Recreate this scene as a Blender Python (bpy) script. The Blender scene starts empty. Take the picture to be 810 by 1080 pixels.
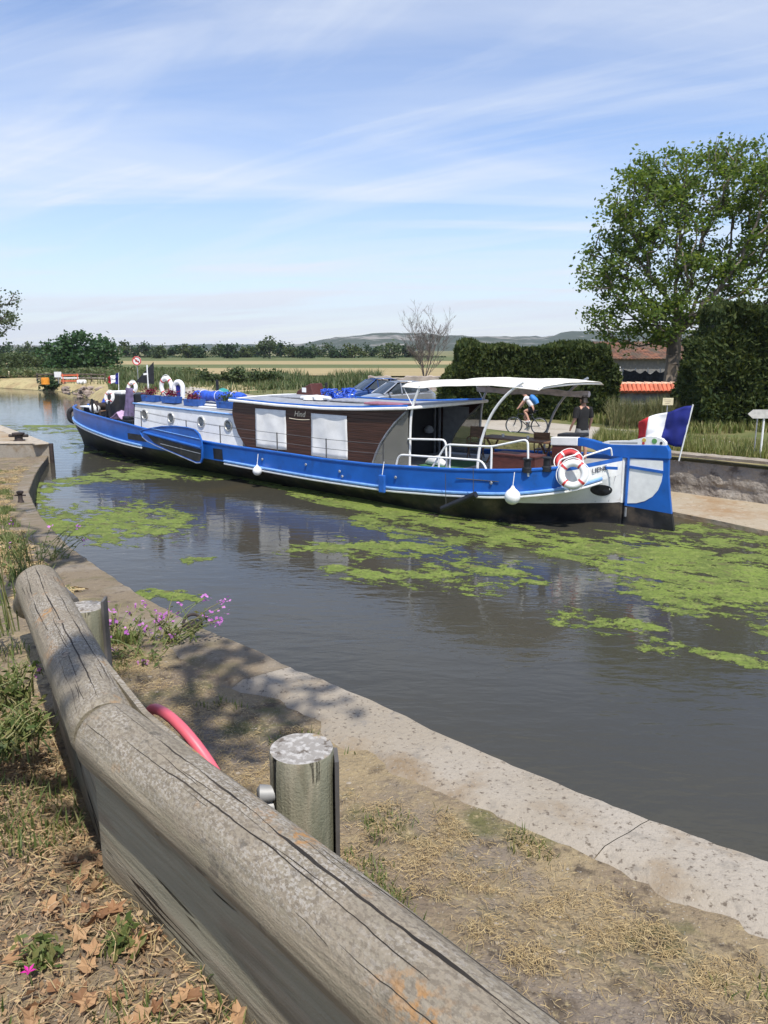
import bpy, bmesh, math, random
import numpy as np
from mathutils import Vector, Matrix, noise as mnoise
random.seed(7); RNG = np.random.default_rng(11)
SC = bpy.context.scene
COL = SC.collection
R = math.radians
EYE = 4.4                                    # camera height above the canal water (z = 0)

# ------------------------------------------------------------------ camera
cam_d = bpy.data.cameras.new('camera'); cam = bpy.data.objects.new('camera', cam_d); COL.objects.link(cam)
cam.location = (0, 0, EYE)
PITCH = math.atan((540 - 368) / 820.0)
cam.rotation_euler = (math.pi / 2 - PITCH, 0, 0)
cam_d.sensor_fit = 'VERTICAL'; cam_d.sensor_height = 36.0; cam_d.lens = 820 / 1080 * 36.0
cam_d.clip_start = 0.05; cam_d.clip_end = 20000
SC.camera = cam

# ------------------------------------------------------------------ sky, sun, exposure
SUN_EL = R(60); SUN_AZ = math.atan2(0.30, -0.954)
sun_dir = Vector((math.sin(SUN_AZ) * math.cos(SUN_EL), math.cos(SUN_AZ) * math.cos(SUN_EL), math.sin(SUN_EL)))
W = bpy.data.worlds.new('World'); SC.world = W; W.use_nodes = True
nt = W.node_tree; nt.nodes.clear()
def N(t, kind, **kw):
    n = t.nodes.new(kind)
    for k, v in kw.items():
        if k.startswith('i_'):
            n.inputs[int(k[2:]) if k[2:].isdigit() else k[2:]].default_value = v
        else: setattr(n, k, v)
    return n
def math_n(t, op, a, b=None):
    n = t.nodes.new('ShaderNodeMath'); n.operation = op
    for i, q in enumerate((a, b)):
        if q is None: continue
        if isinstance(q, (int, float)): n.inputs[i].default_value = q
        else: t.links.new(q, n.inputs[i])
    return n.outputs[0]
def ramp(t, src, stops):
    n = t.nodes.new('ShaderNodeValToRGB'); e = n.color_ramp.elements
    while len(e) > 1: e.remove(e[-1])
    e[0].position = stops[0][0]; c = stops[0][1]; e[0].color = (c, c, c, 1) if isinstance(c, (int, float)) else (*c, 1)
    for p, c in stops[1:]:
        q = e.new(p); q.color = (c, c, c, 1) if isinstance(c, (int, float)) else (*c, 1)
    t.links.new(src, n.inputs[0]); return n.outputs[0]
sky = N(nt, 'ShaderNodeTexSky', sky_type='NISHITA', sun_disc=False, sun_elevation=SUN_EL, sun_rotation=SUN_AZ,
        air_density=1.0, dust_density=0.4, ozone_density=6.0)
bg1 = N(nt, 'ShaderNodeBackground'); bg1.inputs[1].default_value = 0.15; tint = N(nt, 'ShaderNodeMix', data_type='RGBA', blend_type='MULTIPLY'); tint.inputs[0].default_value = 1.0; tint.inputs[7].default_value = (1.05, 0.99, 1.03, 1); nt.links.new(sky.outputs[0], tint.inputs[6]); nt.links.new(tint.outputs[2], bg1.inputs[0])
bg2 = N(nt, 'ShaderNodeBackground'); bg2.inputs[0].default_value = (0.85, 0.905, 1.0, 1); bg2.inputs[1].default_value = 0.84
tc = N(nt, 'ShaderNodeTexCoord'); sx = N(nt, 'ShaderNodeSeparateXYZ'); nt.links.new(tc.outputs['Generated'], sx.inputs[0])
zz = math_n(nt, 'ADD', math_n(nt, 'MAXIMUM', sx.outputs[2], 0.0), 0.10)
cx = math_n(nt, 'DIVIDE', sx.outputs[0], zz); cy = math_n(nt, 'DIVIDE', sx.outputs[1], zz)
cmb = N(nt, 'ShaderNodeCombineXYZ'); nt.links.new(cx, cmb.inputs[0]); nt.links.new(cy, cmb.inputs[1])
def cloud(scale, rotz, stretch, lo, hi, detail=7, dist=0.6, rough=0.55, loc=(0, 0, 0)):
    mp = N(nt, 'ShaderNodeMapping'); mp.vector_type = 'TEXTURE'; mp.inputs['Rotation'].default_value = (0, 0, rotz); mp.inputs['Scale'].default_value = (1 / stretch[0], 1 / stretch[1], 1)
    mp.inputs['Location'].default_value = loc
    nt.links.new(cmb.outputs[0], mp.inputs[0])
    no = N(nt, 'ShaderNodeTexNoise'); no.inputs['Scale'].default_value = scale; no.inputs['Detail'].default_value = detail
    no.inputs['Roughness'].default_value = rough; no.inputs['Distortion'].default_value = dist
    nt.links.new(mp.outputs[0], no.inputs['Vector'])
    return ramp(nt, no.outputs[0], [(lo, 0.0), (hi, 1.0)])
c1 = cloud(0.55, R(3), (0.30, 1.3, 1), 0.46, 0.68, detail=9, dist=0.9, loc=(1.3, 0.4, 0))
c2 = cloud(0.75, R(-36), (0.26, 1.5, 1), 0.48, 0.78, detail=10, dist=1.2, rough=.60, loc=(0.2, 2.1, 0))
c3 = cloud(2.4, R(-20), (0.3, 1.2, 1), 0.42, 0.9, detail=8, dist=0.4)
cl = math_n(nt, 'ADD', math_n(nt, 'MULTIPLY', c1, 0.68), math_n(nt, 'MULTIPLY', c2, 0.62))
cl = math_n(nt, 'ADD', cl, math_n(nt, 'MULTIPLY', c3, 0.13))
# a thin veil low over the land
veil = ramp(nt, sx.outputs[2], [(0.0, 0.56), (0.10, 0.26), (0.22, 0.05), (0.45, 0.0)])
cl = math_n(nt, 'MINIMUM', math_n(nt, 'ADD', cl, veil), 0.95)
mixw = N(nt, 'ShaderNodeMixShader'); nt.links.new(cl, mixw.inputs[0]); nt.links.new(bg1.outputs[0], mixw.inputs[1]); nt.links.new(bg2.outputs[0], mixw.inputs[2])
wo = N(nt, 'ShaderNodeOutputWorld'); nt.links.new(mixw.outputs[0], wo.inputs[0])
sl = bpy.data.lights.new('sun', 'SUN'); sl.energy = 4.3; sl.angle = R(0.55); sl.color = (1.0, 0.95, 0.87)
so = bpy.data.objects.new('sun', sl); COL.objects.link(so); so.rotation_euler = sun_dir.to_track_quat('Z', 'Y').to_euler()
so.location = (20, -30, 60)
vs = SC.view_settings; vs.view_transform = 'Standard'; vs.look = 'None'; vs.exposure = 0.30; vs.gamma = 1.0; vs.use_curve_mapping = False
SC.cycles.use_denoising = True
SC.cycles.max_bounces = 8; SC.cycles.transparent_max_bounces = 12; SC.cycles.volume_bounces = 0

# ------------------------------------------------------------------ helpers
def ray(px, py):                              # direction through a point of an 810 x 1080 picture, for measuring positions
    x = (px - 405) / 820.0; v = (540 - py) / 820.0
    return Vector((x, math.cos(PITCH) + v * math.sin(PITCH), -math.sin(PITCH) + v * math.cos(PITCH)))
def at_z(px, py, z):
    r = ray(px, py); t = (z - EYE) / r.z; return Vector((r.x * t, r.y * t, z))
def at_y(px, py, y):
    r = ray(px, py); t = y / r.y; return Vector((r.x * t, y, EYE + r.z * t))
def project(X, Y, Z):
    Z = Z - EYE; fw = Y * math.cos(PITCH) - Z * math.sin(PITCH); up = Y * math.sin(PITCH) + Z * math.cos(PITCH)
    return 405 + 820 * X / fw, 540 - 820 * up / fw

def tag(o, label=None, cat=None, group=None, kind=None):
    if label: o['label'] = label
    if cat: o['category'] = cat
    if group: o['group'] = group
    if kind: o['kind'] = kind
    return o
def empty(name, loc=(0, 0, 0), rz=0, label=None, cat=None, group=None):
    o = bpy.data.objects.new(name, None); COL.objects.link(o); o.location = loc; o.rotation_euler = (0, 0, rz)
    o.empty_display_size = 0.2
    return tag(o, label, cat, group)
def copy_tree(o, parent=None):
    c = o.copy(); COL.objects.link(c)
    c.parent = parent
    for ch in [k for k in bpy.data.objects if k.parent == o]: copy_tree(ch, c)
    return c

class MB:
    def __init__(s): s.v = []; s.f = []; s.m = []
    def add(s, vs, fs, mi=0, M=None):
        b = len(s.v)
        for p in vs:
            p = Vector(p)
            if M is not None: p = M @ p
            s.v.append(p)
        for f in fs: s.f.append(tuple(b + i for i in f)); s.m.append(mi)
        return s
    def box(s, c, d, rz=0, ry=0, rx=0, mi=0):
        x, y, z = (q / 2 for q in d)
        vs = [(-x, -y, -z), (x, -y, -z), (x, y, -z), (-x, y, -z), (-x, -y, z), (x, -y, z), (x, y, z), (-x, y, z)]
        fs = [(0, 3, 2, 1), (4, 5, 6, 7), (0, 1, 5, 4), (1, 2, 6, 5), (2, 3, 7, 6), (3, 0, 4, 7)]
        M = Matrix.Translation(c) @ Matrix.Rotation(rz, 4, 'Z') @ Matrix.Rotation(ry, 4, 'Y') @ Matrix.Rotation(rx, 4, 'X')
        return s.add(vs, fs, mi, M)
    def tube(s, pts, r, n=8, mi=0, closed=False, flat=1.0):
        pts = [Vector(p) for p in pts]; k = len(pts)
        rs = r if isinstance(r, (list, tuple)) else [r] * k
        vs = []; fs = []; up = None
        for i, p in enumerate(pts):
            a = pts[(i - 1) % k] if (closed or i > 0) else p; b = pts[(i + 1) % k] if (closed or i < k - 1) else p
            t = (b - a).normalized() if (b - a).length > 1e-9 else Vector((0, 0, 1))
            if up is None: up = Vector((0, 0, 1)) if abs(t.z) < 0.95 else Vector((1, 0, 0))
            x = t.cross(up)
            if x.length < 1e-6: x = t.cross(Vector((0.3, 1, 0.2)))
            x.normalize(); y = x.cross(t).normalized(); up = y
            for j in range(n):
                a_ = 2 * math.pi * j / n
                vs.append(p + (x * math.cos(a_) + y * math.sin(a_) * flat) * rs[i])
        for i in range(k if closed else k - 1):
            i2 = (i + 1) % k
            for j in range(n):
                j2 = (j + 1) % n
                fs.append((i * n + j, i * n + j2, i2 * n + j2, i2 * n + j))
        if not closed:
            fs.append(tuple(reversed(range(n)))); fs.append(tuple((k - 1) * n + j for j in range(n)))
        return s.add(vs, fs, mi)
    def lathe(s, prof, n=20, M=None, mi=0):
        vs = []; fs = []; k = len(prof)
        for r, z in prof:
            for j in range(n):
                a = 2 * math.pi * j / n; vs.append((r * math.cos(a), r * math.sin(a), z))
        for i in range(k - 1):
            for j in range(n):
                j2 = (j + 1) % n; fs.append((i * n + j, i * n + j2, (i + 1) * n + j2, (i + 1) * n + j))
        fs.append(tuple(reversed(range(n)))); fs.append(tuple((k - 1) * n + j for j in range(n)))
        return s.add(vs, fs, mi, M)
    def prism(s, outline, y0, y1, M=None, mi=0, axis='y'):
        k = len(outline)
        def P(a, b, c): return (a, c, b) if axis == 'y' else ((c, a, b) if axis == 'x' else (a, b, c))
        vs = [P(a, b, y0) for a, b in outline] + [P(a, b, y1) for a, b in outline]
        fs = [tuple(range(k)), tuple(reversed(range(k, 2 * k)))] + [(i, k + i, k + (i + 1) % k, (i + 1) % k) for i in range(k)]
        return s.add(vs, fs, mi, M)
    def grid(s, rows, mi=0, flip=False):
        nr = len(rows); nc = len(rows[0]); vs = [p for r in rows for p in r]
        fs = [(i * nc + j, i * nc + j + 1, (i + 1) * nc + j + 1, (i + 1) * nc + j) for i in range(nr - 1) for j in range(nc - 1)]
        return s.add(vs, [tuple(reversed(f)) for f in fs] if flip else fs, mi)
    def build(s, name, mats, parent=None, smooth=False, bevel=0.0, fix=True, sub=0, loc=None, solid=0.0):
        me = bpy.data.meshes.new(name); me.from_pydata([tuple(v) for v in s.v], [], s.f)
        for m in (mats if isinstance(mats, (list, tuple)) else [mats]): me.materials.append(m)
        me.polygons.foreach_set('material_index', s.m)
        if fix:
            bm = bmesh.new(); bm.from_mesh(me); bmesh.ops.recalc_face_normals(bm, faces=bm.faces); bm.to_mesh(me); bm.free()
        if smooth:
            me.polygons.foreach_set('use_smooth', [True] * len(me.polygons)); me.set_sharp_from_angle(angle=R(40))
        me.update()
        o = bpy.data.objects.new(name, me); COL.objects.link(o)
        if parent is not None: o.parent = parent
        if loc is not None: o.location = loc
        if solid: md = o.modifiers.new('solid', 'SOLIDIFY'); md.thickness = solid; md.offset = 0
        if bevel: md = o.modifiers.new('bevel', 'BEVEL'); md.width = bevel; md.segments = 2; md.limit_method = 'ANGLE'
        if sub: md = o.modifiers.new('sub', 'SUBSURF'); md.levels = sub; md.render_levels = sub
        return o
def np_mesh(name, V, F, mat, parent=None, smooth=False, mi=None):
    me = bpy.data.meshes.new(name); V = np.ascontiguousarray(V, np.float32); F = np.ascontiguousarray(F, np.int32)
    k = F.shape[1]
    me.vertices.add(len(V)); me.vertices.foreach_set('co', V.ravel())
    me.loops.add(F.size); me.loops.foreach_set('vertex_index', F.ravel())
    me.polygons.add(len(F)); me.polygons.foreach_set('loop_start', np.arange(0, F.size, k, dtype=np.int32))
    me.polygons.foreach_set('loop_total', np.full(len(F), k, np.int32))
    for m in (mat if isinstance(mat, (list, tuple)) else [mat]): me.materials.append(m)
    if mi is not None: me.polygons.foreach_set('material_index', np.ascontiguousarray(mi, np.int32))
    if smooth: me.polygons.foreach_set('use_smooth', np.ones(len(F), bool))
    me.update(calc_edges=True); me.validate()
    o = bpy.data.objects.new(name, me); COL.objects.link(o)
    if parent is not None: o.parent = parent
    return o
def lerp_tab(tab, x):
    tab = sorted(tab); return float(np.interp(x, [t[0] for t in tab], [t[1] for t in tab]))
def smooth_tab(tab, x):
    # cubic Hermite through the table
    tab = sorted(tab); X = [t[0] for t in tab]; Y = [t[1] for t in tab]; n = len(X)
    if x <= X[0]: return Y[0]
    if x >= X[-1]: return Y[-1]
    i = max(j for j in range(n) if X[j] <= x); i = min(i, n - 2)
    sl = [(Y[j + 1] - Y[j]) / (X[j + 1] - X[j]) for j in range(n - 1)]
    def tan(j):
        if j == 0: return sl[0]
        if j == n - 1: return sl[-1]
        return 0 if sl[j - 1] * sl[j] <= 0 else 2 * sl[j - 1] * sl[j] / (sl[j - 1] + sl[j])
    h = X[i + 1] - X[i]; t = (x - X[i]) / h
    return (2*t**3-3*t**2+1)*Y[i] + (t**3-2*t**2+t)*h*tan(i) + (-2*t**3+3*t**2)*Y[i+1] + (t**3-t**2)*h*tan(i+1)

_perm = RNG.random((256, 256))
def vnoise(x, y):
    xi = np.floor(x).astype(int); yi = np.floor(y).astype(int); fx = x - xi; fy = y - yi
    fx = fx * fx * (3 - 2 * fx); fy = fy * fy * (3 - 2 * fy)
    g = lambda a, b: _perm[a & 255, b & 255]
    return (g(xi, yi) * (1 - fx) + g(xi + 1, yi) * fx) * (1 - fy) + (g(xi, yi + 1) * (1 - fx) + g(xi + 1, yi + 1) * fx) * fy
def fbm(x, y, o=5, g=0.5):
    s = 0; a = 1; t = 0
    for i in range(o):
        s = s + a * vnoise(x * 2 ** i + 17.3 * i, y * 2 ** i + 9.1 * i); t += a; a *= g
    return s / t

# ------------------------------------------------------------------ materials
def pmat(name, col, rough=0.6, metal=0.0, var=0.12, vscale=6.0, bump=0.0, bscale=30.0, dirt=None, dscale=3.0, dlo=0.55, dhi=0.75, spec=0.5, coat=0.0, stretch=(1, 1, 1)):
    """Principled surface with a noise-driven variation of the base colour, optional stains and bump."""
    m = bpy.data.materials.new(name); m.use_nodes = True; t = m.node_tree; b = t.nodes['Principled BSDF']
    tcn = N(t, 'ShaderNodeTexCoord'); mp = N(t, 'ShaderNodeMapping'); mp.inputs['Scale'].default_value = stretch
    t.links.new(tcn.outputs['Object'], mp.inputs[0])
    no = N(t, 'ShaderNodeTexNoise'); no.inputs['Scale'].default_value = vscale; no.inputs['Detail'].default_value = 5; t.links.new(mp.outputs[0], no.inputs['Vector'])
    dk = [max(0, c * (1 - 2 * var)) for c in col]; lt = [min(1, c * (1 + 1.6 * var)) for c in col]
    c = ramp(t, no.outputs[0], [(0.30, dk), (0.70, lt)])
    if dirt is not None:
        n2 = N(t, 'ShaderNodeTexNoise'); n2.inputs['Scale'].default_value = dscale; n2.inputs['Detail'].default_value = 8; n2.inputs['Roughness'].default_value = 0.65
        t.links.new(mp.outputs[0], n2.inputs['Vector'])
        f = ramp(t, n2.outputs[0], [(dlo, 0.0), (dhi, 1.0)])
        mx = N(t, 'ShaderNodeMix', data_type='RGBA'); t.links.new(f, mx.inputs[0]); t.links.new(c, mx.inputs[6]); mx.inputs[7].default_value = (*dirt, 1); c = mx.outputs[2]
    t.links.new(c, b.inputs['Base Color'])
    b.inputs['Roughness'].default_value = rough; b.inputs['Metallic'].default_value = metal
    b.inputs['Specular IOR Level'].default_value = spec
    if coat: b.inputs['Coat Weight'].default_value = coat; b.inputs['Coat Roughness'].default_value = 0.1
    if bump:
        n3 = N(t, 'ShaderNodeTexNoise'); n3.inputs['Scale'].default_value = bscale; n3.inputs['Detail'].default_value = 6; t.links.new(mp.outputs[0], n3.inputs['Vector'])
        bp = N(t, 'ShaderNodeBump'); bp.inputs['Strength'].default_value = bump; bp.inputs['Distance'].default_value = 0.02
        t.links.new(n3.outputs[0], bp.inputs['Height']); t.links.new(bp.outputs[0], b.inputs['Normal'])
    return m
def leafmat(name, cols, trans=0.35, rough=0.55, pos=None):
    """Leaves: each leaf (mesh island) takes its own tint; some light passes through."""
    m = bpy.data.materials.new(name); m.use_nodes = True; t = m.node_tree; b = t.nodes['Principled BSDF']; out = t.nodes['Material Output']
    g = N(t, 'ShaderNodeNewGeometry'); k = len(cols)
    c = ramp(t, g.outputs['Random Per Island'], [((i / max(1, k - 1)), q) for i, q in enumerate(cols)])
    t.links.new(c, b.inputs['Base Color']); b.inputs['Roughness'].default_value = rough; b.inputs['Specular IOR Level'].default_value = 0.3
    tr = N(t, 'ShaderNodeBsdfTranslucent')
    hs = N(t, 'ShaderNodeHueSaturation'); hs.inputs['Hue'].default_value = 0.48; hs.inputs['Saturation'].default_value = 1.15; hs.inputs['Value'].default_value = 1.5
    t.links.new(c, hs.inputs['Color']); t.links.new(hs.outputs[0], tr.inputs[0])
    mx = N(t, 'ShaderNodeMixShader'); mx.inputs[0].default_value = trans
    t.links.new(b.outputs[0], mx.inputs[1]); t.links.new(tr.outputs[0], mx.inputs[2]); t.links.new(mx.outputs[0], out.inputs[0])
    return m
def glassmat(name, col, rough=0.05, alpha=0.5):
    m = bpy.data.materials.new(name); m.use_nodes = True; t = m.node_tree; b = t.nodes['Principled BSDF']
    no = N(t, 'ShaderNodeTexNoise'); no.inputs['Scale'].default_value = 3; c = ramp(t, no.outputs[0], [(0.3, [q * .85 for q in col]), (0.7, col)])
    t.links.new(c, b.inputs['Base Color']); b.inputs['Roughness'].default_value = rough; b.inputs['Alpha'].default_value = alpha
    return m

M = {}
M['blue'] = pmat('blue_hull_paint', (0.014, 0.115, 0.45), 0.32, var=0.10, vscale=1.6, dirt=(0.02, 0.07, 0.22), dscale=2.2, dlo=.56, dhi=.78, bump=.06, bscale=3)
M['blue2'] = pmat('blue_trim_paint', (0.02, 0.12, 0.46), 0.35, var=0.1, vscale=3, dirt=(0.05, .09, .2), dscale=5, dlo=.6, dhi=.8)
M['paleblue'] = pmat('pale_blue_stripe_paint', (0.18, 0.36, 0.68), 0.35, var=.1)
M['white'] = pmat('white_boat_paint', (0.84, 0.84, 0.82), 0.4, var=0.05, vscale=2.5, dirt=(0.48, 0.44, 0.36), dscale=3.5, dlo=.60, dhi=.82)
M['white_clean'] = pmat('white_gloss_paint', (0.82, 0.82, 0.80), 0.35, var=0.04)
M['black'] = pmat('black_bottom_paint', (0.018, 0.018, 0.02), 0.5, var=0.3, vscale=3, dirt=(0.11, 0.085, 0.06), dscale=1.6, dlo=.50, dhi=.72, bump=.2, bscale=12)
M['dark'] = pmat('dark_fittings', (0.015, 0.016, 0.02), 0.5, var=0.3)
M['rubber'] = pmat('black_rubber', (0.02, 0.02, 0.022), 0.75, var=0.3, bump=.2)
M['deck'] = pmat('grey_deck_paint', (0.35, 0.35, 0.34), 0.7, var=0.15, dirt=(.2, .17, .13))
M['roofgrey'] = pmat('grey_roof_paint', (0.30, 0.31, 0.33), 0.55, var=0.12)
M['cloth'] = pmat('white_cotton_cover', (0.83, 0.82, 0.79), 0.85, var=0.05, vscale=3, bump=.25, bscale=2.5)
M['awning'] = pmat('cream_awning_cloth', (0.80, 0.77, 0.69), 0.85, var=0.05, bump=.15, bscale=4)
M['roll'] = pmat('rolled_side_curtain', (0.55, 0.48, 0.46), 0.85, var=.12, bump=.3, bscale=8)
M['red'] = pmat('red_band_paint', (0.55, 0.05, 0.05), 0.5, var=.12)
M['steel'] = pmat('galvanised_steel', (0.42, 0.43, 0.45), 0.45, metal=.7, var=.15)
M['darksteel'] = pmat('dark_wire', (0.12, 0.12, 0.12), 0.5, metal=.5)
M['brownbox'] = pmat('red_brown_wood', (0.09, 0.025, 0.018), 0.5, var=.2, stretch=(1, 8, 8))
M['oak'] = pmat('oiled_oak', (0.19, 0.10, 0.05), 0.55, var=.25, vscale=4, stretch=(1, 8, 8))
M['flag_b'] = pmat('flag_blue_cloth', (0.012, 0.02, 0.20), 0.8, var=.08)
M['flag_w'] = pmat('flag_white_cloth', (0.78, 0.78, 0.80), 0.8, var=.04)
M['flag_r'] = pmat('flag_red_cloth', (0.50, 0.02, 0.03), 0.8, var=.08)
M['tarp'] = pmat('blue_tarpaulin', (0.03, 0.10, 0.55), 0.5, var=.15, bump=.5, bscale=5)
M['purple'] = pmat('purple_cloth', (0.13, 0.10, 0.19), 0.9, var=.25, vscale=4, bump=.6, bscale=6)
M['pinkcloth'] = pmat('lilac_cloth', (0.48, 0.33, 0.50), 0.9, var=.15, bump=.4, bscale=6)
M['green_mat'] = pmat('green_deck_mat', (0.05, 0.14, 0.06), 0.9, var=.2)
M['perspex'] = glassmat('smoked_perspex', (0.30, 0.29, 0.25), 0.15, 0.55)
M['glass'] = pmat('dark_window_glass', (0.03, 0.04, 0.05), 0.05, var=.1, spec=.8)
M['portglass'] = pmat('porthole_glass', (0.10, 0.12, 0.13), 0.06, var=.2, spec=.9)
M['brass'] = pmat('porthole_rim', (0.55, 0.54, 0.50), 0.35, metal=.6)
M['interior'] = pmat('unlit_interior_black', (0.012, 0.012, 0.014), 0.8, var=.2)
M['greypanel'] = pmat('grey_cabin_panel', (0.30, 0.31, 0.32), 0.7, var=.1)
M['skin'] = pmat('skin', (0.50, 0.27, 0.19), 0.55, var=.06)
M['blackshirt'] = pmat('black_cotton', (0.012, 0.012, 0.013), 0.9, var=.2)
M['greyshorts'] = pmat('grey_shorts_cloth', (0.22, 0.22, 0.22), 0.9, var=.1)
M['blackshorts'] = pmat('black_cycling_shorts', (0.012, 0.012, 0.016), 0.7)
M['whiteshirt'] = pmat('white_jersey', (0.72, 0.70, 0.70), 0.85, var=.05)
M['hair'] = pmat('dark_hair', (0.02, 0.014, 0.01), 0.6, var=.3)
M['bluepack'] = pmat('bright_blue_nylon', (0.03, 0.19, 0.52), 0.6, var=.12)
M['orange'] = pmat('orange_plastic', (0.75, 0.28, 0.02), 0.5, var=.08)
M['redorange'] = pmat('red_orange_plastic', (0.60, 0.13, 0.05), 0.5, var=.1)
M['signwhite'] = pmat('sign_white', (0.75, 0.74, 0.72), 0.5, var=.05)
M['cream'] = pmat('cream_sign_board', (0.62, 0.55, 0.36), 0.6, var=.06)
M['planter'] = pmat('blue_planter_paint', (0.02, 0.09, 0.33), 0.5, var=.15)
M['flowers'] = leafmat('dark_red_flowers', [(0.10, 0.01, 0.03), (0.25, 0.02, 0.05), (.05, .09, .03)])
M['silver'] = pmat('silver_car_paint', (0.42, 0.44, 0.47), 0.28, metal=.6, var=.05, coat=.8)
M['navy'] = pmat('dark_blue_car_paint', (0.022, 0.06, 0.20), 0.25, metal=.2, var=.1, coat=.9)
M['tyre'] = pmat('tyre_rubber', (0.02, 0.02, 0.02), .8, var=.2)
M['lamp'] = pmat('headlamp_lens', (.7, .72, .75), .1, var=.05)
M['bark'] = pmat('plane_tree_bark', (0.16, 0.13, 0.10), .85, var=.3, vscale=2.5, dirt=(.28, .25, .19), dscale=1.5, bump=.5, bscale=6, stretch=(1, 1, .4))
M['barkdark'] = pmat('brown_bark', (0.10, 0.08, 0.06), .9, var=.3, vscale=3, bump=.5, bscale=8, stretch=(1, 1, .4))
M['barkgrey'] = pmat('bare_grey_bark', (0.13, 0.105, 0.09), .9, var=.2)
M['leaf_plane'] = leafmat('plane_tree_leaves', [(0.065, 0.12, 0.022), (0.105, 0.17, 0.034), (0.17, 0.215, 0.055), (0.085, 0.145, 0.03)], .5)
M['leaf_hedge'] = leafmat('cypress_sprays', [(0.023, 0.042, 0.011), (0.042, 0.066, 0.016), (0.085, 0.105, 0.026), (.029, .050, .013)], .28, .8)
M['leaf_dark'] = leafmat('dark_green_leaves', [(0.016, 0.038, 0.012), (0.028, 0.058, 0.018), (0.042, 0.075, 0.022)], .2)
M['leaf_fig'] = leafmat('fig_leaves', [(0.02, 0.055, 0.018), (0.035, 0.085, 0.026), (0.055, 0.11, 0.034)], .25)
M['leaf_mid'] = leafmat('mid_green_leaves', [(0.04, 0.065, 0.024), (0.065, 0.095, 0.034), (0.095, 0.125, 0.05)], .3)
M['grass'] = leafmat('verge_grass_blades', [(0.11, 0.155, 0.034), (0.18, 0.21, 0.058), (0.33, 0.29, 0.13), (0.085, 0.13, 0.028), (.25, .245, .09)], .3)
M['reed'] = leafmat('reed_blades', [(0.05, 0.085, 0.028), (0.085, 0.12, 0.04), (0.16, 0.16, 0.075)], .25)
M['drygrass'] = leafmat('dry_reed_blades', [(0.20, 0.19, 0.09), (0.11, 0.14, 0.05), (0.28, 0.25, 0.13), (0.09, .12, .04)], .25)
M['straw'] = leafmat('dry_straw', [(0.38, 0.28, 0.13), (0.52, 0.41, 0.22), (0.26, 0.18, 0.085), (0.43, 0.33, 0.17)], .15, .7)
M['tuft'] = leafmat('green_tuft_blades', [(0.07, 0.11, 0.03), (0.13, 0.17, 0.05), (0.22, 0.21, 0.08)], .3)
M['litter'] = leafmat('dead_plane_leaves', [(0.34, 0.21, 0.11), (0.50, 0.35, 0.20), (0.22, 0.13, 0.07), (0.56, 0.42, 0.26), (0.15, 0.09, 0.05), (.42, .29, .16)], .15, .7)
M['deadleaf'] = leafmat('curled_brown_leaves', [(0.30, 0.16, 0.08), (0.44, 0.27, 0.14), (0.20, 0.10, 0.05), (0.50, 0.33, 0.18), (.36, .20, .10)], .15, .7)
M['pinkflower'] = leafmat('pink_petals', [(0.55, 0.18, 0.52), (0.68, 0.30, 0.66), (0.42, 0.12, 0.42)], .3)
M['magenta'] = leafmat('magenta_petals', [(0.62, 0.02, 0.30), (0.72, 0.05, 0.40)], .3)
M['stem'] = leafmat('yellow_green_stems', [(0.22, 0.22, 0.08), (0.12, 0.17, 0.05), (0.30, 0.26, 0.12)], .2)
M['rooftile'] = pmat('terracotta_tiles', (0.17, 0.07, 0.036), .85, var=.35, vscale=2.5, dirt=(.075, .055, .035), dscale=1.2, dlo=.42, dhi=.6, bump=.3)  # darkened for moss and also for the shade of the plane tree
M['copingtile'] = pmat('bright_terracotta_tiles', (0.60, 0.17, 0.09), .75, var=.15, vscale=2)
M['copingtilepale'] = pmat('pale_terracotta_ridge', (0.66, 0.42, 0.30), .8, var=.12)
M['render'] = pmat('tree_shaded_render', (0.17, 0.168, 0.165), .85, var=.08, dirt=(.3, .27, .22))  # pale house wall greyed down to stand for the plane tree's shade
M['greyrender'] = pmat('grey_render', (0.30, 0.29, 0.27), .85, var=.15, dirt=(.18, .15, .12))
M['ruin'] = pmat('old_plaster_wall', (0.36, 0.31, 0.27), .9, var=.25, vscale=1.2, dirt=(.30, .13, .08), dscale=1.1, bump=.5)
M['net'] = pmat('dark_shade_net', (0.025, 0.028, 0.035), .8, var=.3)
M['stonegrey'] = pmat('rubble_stone', (0.28, 0.22, 0.18), .9, var=.3, vscale=1.5, bump=.6, bscale=6)
M['iron'] = pmat('rusty_iron', (0.06, 0.045, 0.04), .7, metal=.4, var=.3, bump=.3)
M['pinkplastic'] = pmat('faded_pink_plastic', (0.70, 0.13, 0.17), .45, var=.1)
M['gold'] = pmat('gilt_lettering', (0.75, 0.66, 0.50), .5, var=.05)
M['letter'] = pmat('dark_lettering', (0.03, 0.03, 0.05), .6)
M['yellow'] = pmat('yellow_paint', (.65, .48, .1), .5)
M['greenp'] = pmat('green_paint', (.12, .32, .10), .5)

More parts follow.
